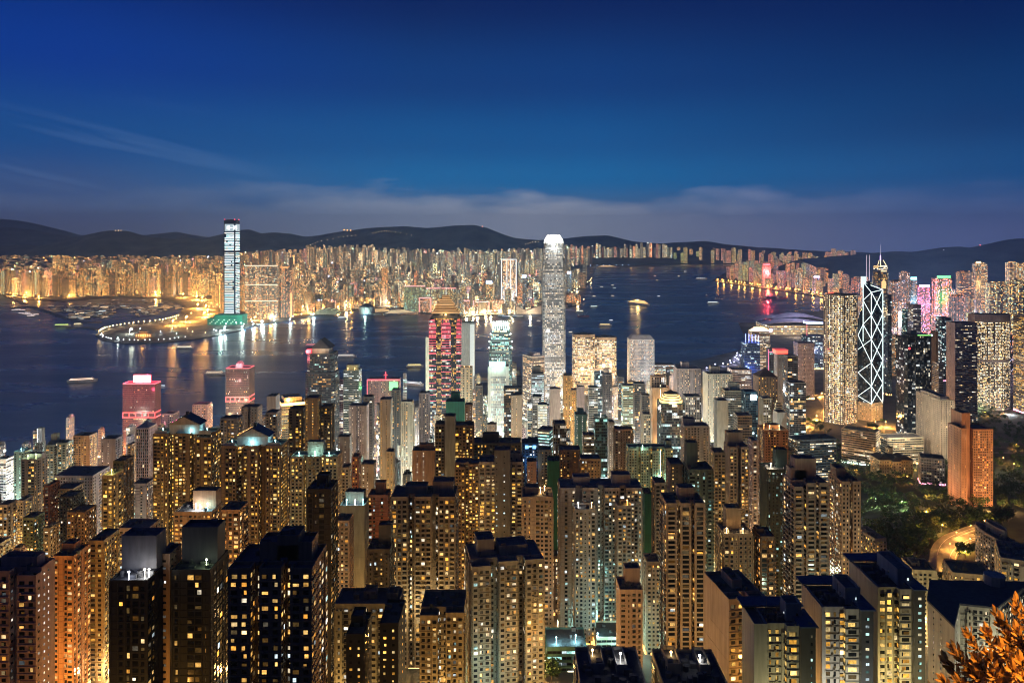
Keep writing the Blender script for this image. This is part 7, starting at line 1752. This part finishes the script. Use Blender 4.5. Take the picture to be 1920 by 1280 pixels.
# street lighting on this side: posts stand in the gaps between the towers
def streets():
    rg = random.Random(31); n = 0
    def zone(X, Y):
        p = ppx(X, Y)
        if p < 200 and Y < 560: return ORG, 1.5
        if 1040 < p < 1180 and 480 < Y < 700: return (.45, 1, .85), 1.2
        if 850 < p < 960 and Y > 1250: return (.9, 1, .85), 1.3
        if p > 1500 and Y > 900: return ORG, 1.1
        return rg.choice([ORG, ORG, WRM, (1, .55, .16), (.75, 1, .7), ORG] if Y < 1000 else [WRM, (1, .92, .75), (.85, 1, .88), (.9, .97, 1), (1, .95, .85), ORG]), 1.0
    Y = 330
    while Y < 1750:
        st = 52 if Y < 700 else 64 if Y < 1200 else 80
        X = -.68 * Y - 20
        while X < min(.66 * Y + 20, 230 + .12 * Y if Y > 520 else 999):
            x, y = X + rg.uniform(-16, 16), Y + rg.uniform(-16, 16)
            X += st
            if x < coast_x(y) + 12 or not free(x, y, .5, .5, 2.2): continue
            c, k = zone(x, y)
            side = "western" if x < -150 else "eastern" if x > 150 else "middle"
            row = "upper" if y < 620 else "mid slope" if y < 1000 else "harbour side"
            street_lamp(x, y, ground(x, y), 11, .42, c, None, None, 90000 * k * (.45 if x < -180 and Y > 1250 else 1) * ((.07 if x > 70 else .42) if Y < 450 else .38 if Y < 700 else .75 if Y < 1000 else 3.4), 1.6, gain=16); n += 1
        Y += st
    for px, py in ((1757, 1080), (1762, 1045), (1775, 1022), (1802, 1008), (1828, 998), (1790, 1060), (1800, 1034)):
        x, y = gpt(px, py); street_lamp(x + 9, y, ground(x, y) + 2, 10, .45, ORG, "orange lamp over the curving park road", "orange lamps of the park road", 30000, .8, gain=20)
    for px, py in ((1508, 800), (1530, 788), (1548, 772), (1540, 745), (1660, 800), (1640, 800), (1690, 806)):
        x, y = gpt(px, py); street_lamp(x, y, ground(x, y), 11, .8, ORG, "orange lamp over the road by the all lit office tower", "orange lamps by the all lit office tower", 220000, 1.5, gain=14)
    for px, py in ((1600, 880), (1560, 862), (1548, 872), (1718, 880), (1700, 905), (1745, 888), (1690, 955), (1640, 950), (1850, 905), (1880, 868), (1900, 880), (1846, 780), (1880, 775), (1830, 770), (1905, 842), (1720, 1010), (1735, 975), (1765, 1000)):
        x, y = gpt(px, py); street_lamp(x, y, ground(x, y), 9, .7, ORG if rg.random() < .8 else (.7, 1, .5), "amber path lamp glowing among the dark park trees", "amber path lamps of the park", 30000, 1.0, gain=12)
    print("street lamps", n)
streets()
def city_fill_masts():
    """high masts added in the far streets to light the haze and walls"""
    rg = random.Random(44); n = 0
    for _ in range(4000):
        Y = rg.uniform(4100, 9500); p = rg.uniform(0, 1340); X = wx(p, Y)
        if not in_poly(X, Y, KPOLY) or not in_poly(X, Y - 60, KPOLY): continue
        if Y < 5350 and p < 405: continue
        c = ORG if rg.random() < (.8 if p < 500 else .35) else rg.choice([WRM, WRM, (1, .85, .65), (.8, 1, .95)])
        street_lamp(X, Y, kground(Y), 30, 3.6, c, None, None, 5.5e5 * (Y / 6000), 6, gain=9); n += 1
        if n >= 120: break
    for _ in range(70):
        Y = rg.uniform(2400, 4700); p = rg.uniform(1640, 1930); X = wx(p, Y)
        if X > coast_x(Y) + 40: street_lamp(X, Y, 3, 24, 2.2, rg.choice([WRM, (1, .6, .9), (1, .85, .95), (.75, .85, 1), (.7, .7, 1)]), None, None, 1.1e6, 4, gain=9)
city_fill_masts()

# ---------------------------------------------------------------- boats
def boat(label, px, py, L_, kind, yaw=0, cat="boat", name="boat", group=None, colr=(.55, .55, .55), glow=(1, .85, .6), k=1.0):
    X, Y = sea(px, py); r = tag(empty(name, (X, Y, 0), math.radians(yaw)), label, cat, group); w = L_ * .24 if kind != 'cruise' else L_ * .13
    h = L_ * (.09 if kind != 'cruise' else .055)
    m = MB(); n = 9; v = []
    for zz, kk in ((-1.2, .8), (h, 1.0)):
        for i in range(n):
            t = i / (n - 1) * 2 - 1; b = w / 2 * kk * (1 - max(0, t) ** 2.4) * (1 - .15 * max(0, -t)); v.append((t * L_ / 2 * (.96 if zz < 0 else 1), -b, zz + (h * .35 * max(0, t) ** 2 if zz > 0 else 0)))
        for i in range(n - 1, -1, -1):
            t = i / (n - 1) * 2 - 1; b = w / 2 * kk * (1 - max(0, t) ** 2.4) * (1 - .15 * max(0, -t)); v.append((t * L_ / 2 * (.96 if zz < 0 else 1), b, zz + (h * .35 * max(0, t) ** 2 if zz > 0 else 0)))
    N_ = 2 * n; m.add(v, [[i, (i + 1) % N_, N_ + (i + 1) % N_, N_ + i] for i in range(N_)] + [list(range(N_, 2 * N_))]); m.build("hull", ['hull'], r, colr)
    c = MB(); g = MB()
    decks = {'ferry': 2, 'cruise': 6, 'yacht': 1, 'barge': 0, 'junk': 1}[kind]; z = h
    for q in range(decks):
        a, b = -L_ * (.42 - .03 * q), L_ * (.36 - .05 * q); dh = 2.7 if kind != 'yacht' else 1.9
        c.box(a, b, -w * (.42 - .03 * q), w * (.42 - .03 * q), z, z + .7); c.box(a + .3, b - .3, -w * (.4 - .03 * q), w * (.4 - .03 * q), z + 2.0, z + dh)
        g.box(a + .4, b - .4, -w * (.39 - .03 * q), w * (.39 - .03 * q), z + .72, z + 1.98); z += dh
    if kind == 'cruise': c.prism([(x - L_ * .1, y) for x, y in rect(-L_ * .05, L_ * .05, -w * .15, w * .15)], z, z + 7); c.box(L_ * .2, L_ * .27, -w * .4, w * .4, z, z + 2.5)
    if kind == 'barge': c.box(-L_ * .4, -L_ * .28, -w * .35, w * .35, h, h + 6); c.bar((L_ * .1, 0, h), (L_ * .35, 0, h + L_ * .35), .8, 4); c.bar((L_ * .1, 0, h), (L_ * .1, 0, h + L_ * .3), .7, 4); g.box(-L_ * .41, -L_ * .405, -w * .3, w * .3, h + 3, h + 4.6); z = h + 6
    if kind == 'junk': c.bar((0, 0, z), (0, 0, z + L_ * .35), .35, 4); c.bar((-L_ * .3, 0, h), (-L_ * .3, 0, h + L_ * .3), .3, 4)
    else: c.bar((-L_ * .05, 0, z), (-L_ * .05, 0, z + L_ * .08 + 2), .3, 4)
    c.build("cabin", ['wall'], r, (.6, .6, .58))
    if g.n: g.build("cabin_light", ['neon'], r, tuple(q * k for q in glow))
    return r
cr = boat("large white cruise liner sailing out with blazing golden upper decks", 1196, 571, 210, 'cruise', 118, "cruise liner", "cruise_liner", None, (.7, .7, .7), (1, .6, .2), 3.2)
lamp(cr, (0, 0, 38), 2.4e5, (1, .62, .2), 4, name="deck_light"); lamp(cr, (70, -10, 24), 1e5, (1, .62, .2), 4, name="deck_light")
boat("white liner moored at the far runway pier", 1140, 502.5, 300, 'cruise', 0, "cruise liner", "cruise_liner", None, (.7, .7, .7), (1, .6, .25), 2.5)
boat("white liner moored at the ocean pier before the green harbour offices", 752, 590, 190, 'cruise', 24, "cruise liner", "cruise_liner", None, (.75, .72, .65), (1, .75, .4), 1.6)
boat("liner moored with rows of golden portholes beside the flat pier", 716, 587, 150, 'cruise', 30, "cruise liner", "cruise_liner", None, (.6, .55, .5), (1, .62, .25), 1.6)
for a in ((("ferry with long lit window rows west of the red hotel slab", 155, 716, 78, 'ferry', 16), dict(glow=(1, .7, .5), k=2)),
          (("ferry crossing before the red emblem tower's roof", 403, 702, 60, 'ferry', 4), dict(glow=(1, .75, .5), k=1.6)),
          (("ferry with yellow lit deck west of the neon striped tower", 778, 688, 55, 'ferry', 3), dict(glow=(1, .8, .3), k=2)),
          (("white ferry moored among lights under the neon striped tower", 777, 722, 60, 'ferry', -25), dict(glow=(.9, .95, 1), k=1.5)),
          (("small ferry gliding below the lamp rimmed point", 347, 654, 62, 'ferry', 2), dict(glow=(1, .9, .7), k=2)),
          (("small ferry on the water behind the dark gabled tower", 585, 649, 50, 'ferry', 4), dict(glow=(1, .3, .3), k=1.2)),
          (("white ferry with pale deck behind the dark gabled tower's shoulder", 650, 670, 70, 'ferry', 3), dict(glow=(1, .9, .8), k=1.4)),
          (("lime lit ferry beside the short curved breakwater", 117, 612, 72, 'ferry', 6), dict(glow=(.75, 1, .25), k=2)),
          (("white and gold ferry between the two breakwaters", 146, 609, 40, 'ferry', 40), dict(glow=(1, .85, .5), k=2)),
          (("white boat off the quay lamps, alone in the channel", 641, 597, 46, 'ferry', 12), dict(glow=(.9, 1, 1), k=2)),
          (("white ferry crossing toward the eastern shore", 1337, 569, 75, 'ferry', 3), dict(glow=(.9, 1, .95), k=2.2)),
          (("pale ferry far out under the eastern shore road", 1315, 524, 110, 'ferry', 2), dict(glow=(.85, .95, 1), k=2)),
          (("golden lit ferry above the round cornered twin towers", 1135, 611, 62, 'ferry', -4), dict(glow=(1, .7, .3), k=2.2)),
          (("bluish white ferry north of the twin towers", 1114, 576, 52, 'ferry', 28), dict(glow=(.8, 1, 1), k=2)),
          (("cream ferry nearer the silver claw tower", 1087, 585, 50, 'ferry', 24), dict(glow=(1, .95, .7), k=2)),
          (("red tug with barge beside the cream ferry", 1094, 594, 62, 'barge', 8), dict(colr=(.4, .06, .06))),
          (("white moored barge at the eastern marina mouth", 1347, 561, 50, 'barge', 2), dict()),
          (("red moored tug off the eastern marina", 1434, 560, 70, 'barge', 80), dict(colr=(.45, .05, .05))),
          (("dark moored barge beside the eastern marina", 1452, 559, 120, 'barge', -40), dict(colr=(.12, .12, .18))),
          (("second red vessel at the eastern marina", 1466, 560, 80, 'barge', 10), dict(colr=(.45, .06, .08))),
          (("dim red vessel in the open eastern water", 1325, 555, 50, 'barge', 70), dict(colr=(.3, .05, .06)))): boat(*a[0], **a[1])
for px, py, c in ((1149, 535, (1, .9, .7)), (1152, 540, (.8, 1, 1)), (1128, 538, (1, .95, .8)), (1149, 555, (1, .8, .6)), (1114, 556, (1, .9, .7)), (1235, 556, (.9, .95, 1)), (1232, 526, (1, .8, .4)), (1228, 518, (1, .6, .4)), (1273, 518, (1, .8, .5)), (1285, 508, (.9, .9, 1)), (1146, 601, (.8, .8, 1)), (994, 612, (1, .95, .8)), (1010, 602, (1, .9, .7)), (1070, 623, (1, .9, .7)), (498, 806, (.8, .9, 1)), (306, 724, (.8, .9, 1)), (1285, 510, (1, .9, .8))):
    boat("small lit launch alone on the open harbour", px, py, 22 * (600 / py) ** 2, 'yacht', R.uniform(-40, 40), "boat", "launch", "small launches on the open harbour", (.6, .6, .6), c, 3.0)
for px, py, c in ((940, 590, (.8, 1, 1)), (948, 592, (.6, .7, .9)), (968, 591, (.7, .9, 1)), (975, 592, (1, .9, .7)), (1032, 590, (1, .9, .7))):
    boat("ferry moored at the stage below the cultural hall", px, py + 3, 44, 'ferry', R.uniform(-30, 30), "ferry", "ferry", "ferries at the landing stage", (.2, .3, .25), c, 1.0)
def shelter():
    rg = random.Random(77); proto = None; n = 0
    spots = []
    for cx_, cy_, sx, sy, k in ((130, 580, 34, 6, 46), (170, 589, 42, 8, 60), (205, 575, 40, 6, 30), (268, 586, 26, 7, 40), (285, 580, 30, 5, 22), (320, 575, 30, 5, 14), (150, 596, 18, 4, 12), (250, 566, 40, 3, 16)):
        for _ in range(k): spots.append((cx_ + rg.uniform(-1, 1) * sx, cy_ + rg.uniform(-1, 1) * sy))
    for px, py in spots:
        X, Y = sea(px, py)
        if in_poly(X, Y - 20, KPOLY) or in_poly(X, Y + 40, KPOLY): continue
        dark = rg.random() < .86
        if proto is None or n < 4:
            o = boat("dark moored fishing boat packed in the typhoon shelter" if n != 2 else "white lit moored boat in the typhoon shelter", px, py, 38, 'junk', rg.uniform(0, 180), "fishing boat", "fishing_boat", "dark fishing boats moored in the shelter" if n != 2 else "lit boats moored in the shelter", (.10, .085, .08), (1, .6, .25), .5 if n != 2 else 2.2)
            if n == 2: lit = o
            proto = proto or o
        else:
            src = proto if dark else lit
            o = src.copy(); COL.objects.link(o); o.location = (X, Y, 0); o.rotation_euler = (0, 0, rg.uniform(0, 3.1)); o.scale = [rg.uniform(.7, 1.35)] * 3
            o['group'] = "dark fishing boats moored in the shelter" if dark else "lit boats moored in the shelter"; o['label'] = "dark moored fishing boat packed in the typhoon shelter" if dark else "white lit moored boat in the typhoon shelter"
            for ch in src.children:
                q = ch.copy(); COL.objects.link(q); q.parent = o
                if ch.name.startswith("cabin_light"): g = rg.uniform(.0, 1.0) if dark else rg.uniform(1, 4); q.color = (g, g * .7, g * .4, 1) if rg.random() < .7 else (g * .8, g, g, 1)
        n += 1
    for px, py in ((28, 583), (34, 582), (42, 583), (40, 589), (48, 590), (55, 591), (62, 592), (68, 591), (52, 588), (58, 594)):
        boat("lighter lit white and pink, moored outside the breakwater", px, py, 40, 'ferry', rg.uniform(-30, 30), "lighter", "lighter", "lighters outside the breakwater", (.4, .4, .4), (1, .8, .75), 1.5)
shelter()
# ---------------------------------------------------------------- trees
def crown_mesh(seed, n=260, r=5.0, h=5.5, z=7.0, trunk=True):
    rg = np.random.default_rng(seed); m = MB()
    cl = [(rg.normal(0, .48, 3) * (r * .9, r * .9, h * .55), rg.uniform(.3, .55) * r) for _ in range(9)]
    P = []
    for _ in range(n):
        c, rad = cl[rg.integers(len(cl))]; d = rg.normal(0, 1, 3); d /= np.linalg.norm(d); P.append(c + d * rad * rg.uniform(.75, 1.05) * (1, 1, .8))
    P = np.array(P); P[:, 2] += z
    k = len(P); s_ = rg.uniform(.45, .95, k)
    a = rg.normal(0, 1, (k, 3)); a /= np.linalg.norm(a, axis=1)[:, None]; b = np.cross(a, rg.normal(0, 1, (k, 3))); b /= np.linalg.norm(b, axis=1)[:, None]
    v = np.stack([P - a * s_[:, None] - b * s_[:, None] * .7, P + a * s_[:, None] - b * s_[:, None] * .5, P + a * s_[:, None] * .8 + b * s_[:, None] * .7, P - a * s_[:, None] * .7 + b * s_[:, None]], 1)
    m.add(v.reshape(-1, 3), (np.arange(k) * 4)[:, None] + np.arange(4)[None])
    return m, cl
TREES = []
def tree_kinds():
    for s_ in range(5):
        m, cl = crown_mesh(100 + s_, 420, 5.2, 5.5, 8.0); me = m.mesh("crown", ['leaf' if s_ % 2 == 0 else 'leaf_b'])
        t = MB(); t.bar((0, 0, -3), (.3, 0, 5), .45, 6, r1=.3)
        for c, rad in cl[:5]: t.bar((.3, 0, 4.5), (c[0] * .8, c[1] * .8, c[2] * .6 + 8), .22, 5, r1=.06)
        TREES.append((me, t.mesh("trunk", ['bark'])))
tree_kinds()
def tree(X, Y, s_, label, group, k):
    r = tag(empty("tree", (X, Y, ground(X, Y) - .5), R.uniform(0, 6.28)), label, "tree", group); r.scale = (s_, s_, s_ * R.uniform(.9, 1.15))
    for me, nm in zip(TREES[k % 5], ("crown", "trunk")):
        o = bpy.data.objects.new(nm, me); COL.objects.link(o); o.parent = r
    return r
def park():
    rg = random.Random(3); spots = []; tries = 0
    while len(spots) < 700 and tries < 9000:
        tries += 1; px = rg.uniform(1530, 1935); py = rg.uniform(770, 1125)
        if px < 1615 and py > 905: continue
        if py < 815 and px < 1790: continue
        if px > 1900 and py > 960 or (px > 1810 and 990 < py < 1090): continue
        X, Y = gpt(px, py)
        if not free(X, Y, 2.4, 2.4, .5): continue
        if any(math.hypot(X - a, Y - b) < 13 for a, b in bend + off): continue
        if any(math.hypot(X - a, Y - b) < 5.2 for a, b in spots): continue
        spots.append((X, Y))
    spots.sort(key=lambda q: q[1]); print("trees", len(spots))
    near = spots[:150]; rest = spots[150:]
    for i, (X, Y) in enumerate(near):
        tree(X, Y, rg.uniform(.8, 1.35), "broad leafy tree standing in the dark park slope", "trees of the dark park slope", i)
    m = MB()
    for i, (X, Y) in enumerate(rest):
        q, _ = crown_mesh(i, 110, 5.5 * rg.uniform(.8, 1.3), 5.5, 7.5)
        v = q.v[0] + np.array([X, Y, ground(X, Y)]); m.add(v, q.f[0], int(rg.random() < .4))
    tag(m.build("woods", ['leaf', 'leaf_b']), "dark woods covering the park slope behind the nearer trees", "woods", kind="stuff")
    for px, py, n in ((1515, 745, 7), (1530, 800, 6), (1460, 800, 3), (1030, 1262, 3), (1045, 1270, 2), (1640, 798, 6), (1560, 850, 6)):
        for _ in range(n):
            X, Y = gpt(px + rg.uniform(-16, 16), py + rg.uniform(-8, 8))
            if free(X, Y, 1.5, 1.5, .5): tree(X, Y, rg.uniform(.7, 1.1), "street tree beside the orange lit roads below the towers", "street trees by the lit roads", rg.randrange(5))
park()
def shrub():
    """the leafy shrub at the lookout, lit orange by the lookout's own lamp"""
    rg = random.Random(8); D0 = 6.0
    base = Vector((wx(1990, D0), D0, wz(1420, D0)))
    r = tag(empty("shrub", base), "orange lit shrub of pointed leaves reaching in at the lookout", "shrub")
    st = MB(); lf = MB()
    tips = []
    for px, py, dd in ((1905, 1130, 6.6), (1880, 1165, 6.3), (1850, 1185, 6.1), (1815, 1185, 6.5), (1795, 1225, 6.2), (1775, 1240, 6.4), (1830, 1235, 5.8), (1880, 1215, 5.6), (1905, 1180, 5.9), (1860, 1262, 5.7), (1800, 1280, 5.6), (1915, 1240, 5.5), (1770, 1275, 6.0), (1895, 1285, 5.4), (1840, 1300, 5.5), (1925, 1150, 6.0), (1935, 1200, 5.6), (1745, 1290, 5.9), (1790, 1215, 6.4), (1868, 1150, 6.7), (1900, 1255, 5.3), (1850, 1225, 5.9), (1915, 1205, 5.7), (1890, 1190, 6.2), (1830, 1265, 5.8), (1870, 1240, 6.0), (1920, 1270, 5.2), (1935, 1235, 5.8), (1815, 1250, 6.2), (1885, 1270, 5.9)):
        tips.append(Vector((wx(px, dd), dd, wz(py, dd))) - base)
    root = Vector((.12, .05, -.5))
    for tp in tips:
        mid = root.lerp(tp, .55) + Vector((rg.uniform(-.05, .05), rg.uniform(-.1, .1), .06)); prev = root
        P = [root.lerp(mid, t) .lerp(mid.lerp(tp, t), t) for t in np.linspace(0, 1, 8)]
        for a, b in zip(P, P[1:]): st.bar(a, b, .006, 5)
        d = (P[-1] - P[-3]).normalized()
        for k in range(26):
            t = k / 26; at = P[-1] - d * (.26 * t) + Vector((rg.gauss(0, .004), rg.gauss(0, .004), rg.gauss(0, .004))); ang = k * 2.4
            u = d.orthogonal().normalized(); w = d.cross(u); side = u * math.cos(ang) + w * math.sin(ang)
            ld = (d * (.9 - .6 * t) + side * (.55 + .5 * t) + Vector((0, 0, -.12))).normalized(); L_ = rg.uniform(.055, .10); wd = L_ * rg.uniform(.2, .32)
            nrm = ld.cross(side.cross(ld)).normalized(); sd = ld.cross(nrm if nrm.length > .1 else u).normalized()
            q = [at, at + ld * L_ * .3 + sd * wd, at + ld * L_ * .68 + sd * wd * .8, at + ld * L_ - nrm * .01, at + ld * L_ * .68 - sd * wd * .8, at + ld * L_ * .3 - sd * wd, at + ld * L_ * .45 - nrm * .006]
            lf.add([tuple(x) for x in q], [[0, 1, 6], [1, 2, 6], [2, 3, 6], [3, 4, 6], [4, 5, 6], [5, 0, 6]])
    st.build("stem", ['bark'], r); MATS['shrub'] = mat_plain('shrub_leaf', (.5, .27, .05), .55, lo=.5, hi=1.4, scale=9); lf.build("leaves", ['shrub'], r)['kind'] = "stuff"
    o = tag(empty("lookout_lamp", (4.6, 2.2, 404.5)), "orange lamp post of the lookout", "lamp post"); m = MB(); m.bar((0, 0, -6), (0, 0, 4.6), .07, 6); m.build("post", ['metal'], o); m = MB(); m.ball((0, 0, 4.75), .16); m.build("lamp_head", ['neon'], o, (14, 7, 2))
    lamp(o, (-.3, .1, 4.7), 2200, (1, .45, .12), .12)
shrub()
# ---------------------------------------------------------------- the air over the harbour
def haze():
    m = bpy.data.materials.new("haze_air"); m.use_nodes = True; nt = m.node_tree; nt.nodes.clear()
    o = nt.nodes.new("ShaderNodeOutputMaterial"); v = nt.nodes.new("ShaderNodeVolumePrincipled")
    v.inputs["Color"].default_value = (.30, .55, 1, 1); v.inputs["Density"].default_value = HAZE; v.inputs["Anisotropy"].default_value = .35
    nt.links.new(v.outputs[0], o.inputs["Volume"]); MATS['haze'] = m
    b = MB(); b.box(-15600, 15600, -700, 19900, -8, 900); tag(b.build("haze", ['haze']), kind="stuff")
tag(MANY.build("street_lamps", ['metal', 'win']), "hundreds of smaller street lamps and rooftop lights glowing in and above the streets", "street lamps", kind="stuff")
HAZE = 4.8e-5
haze()
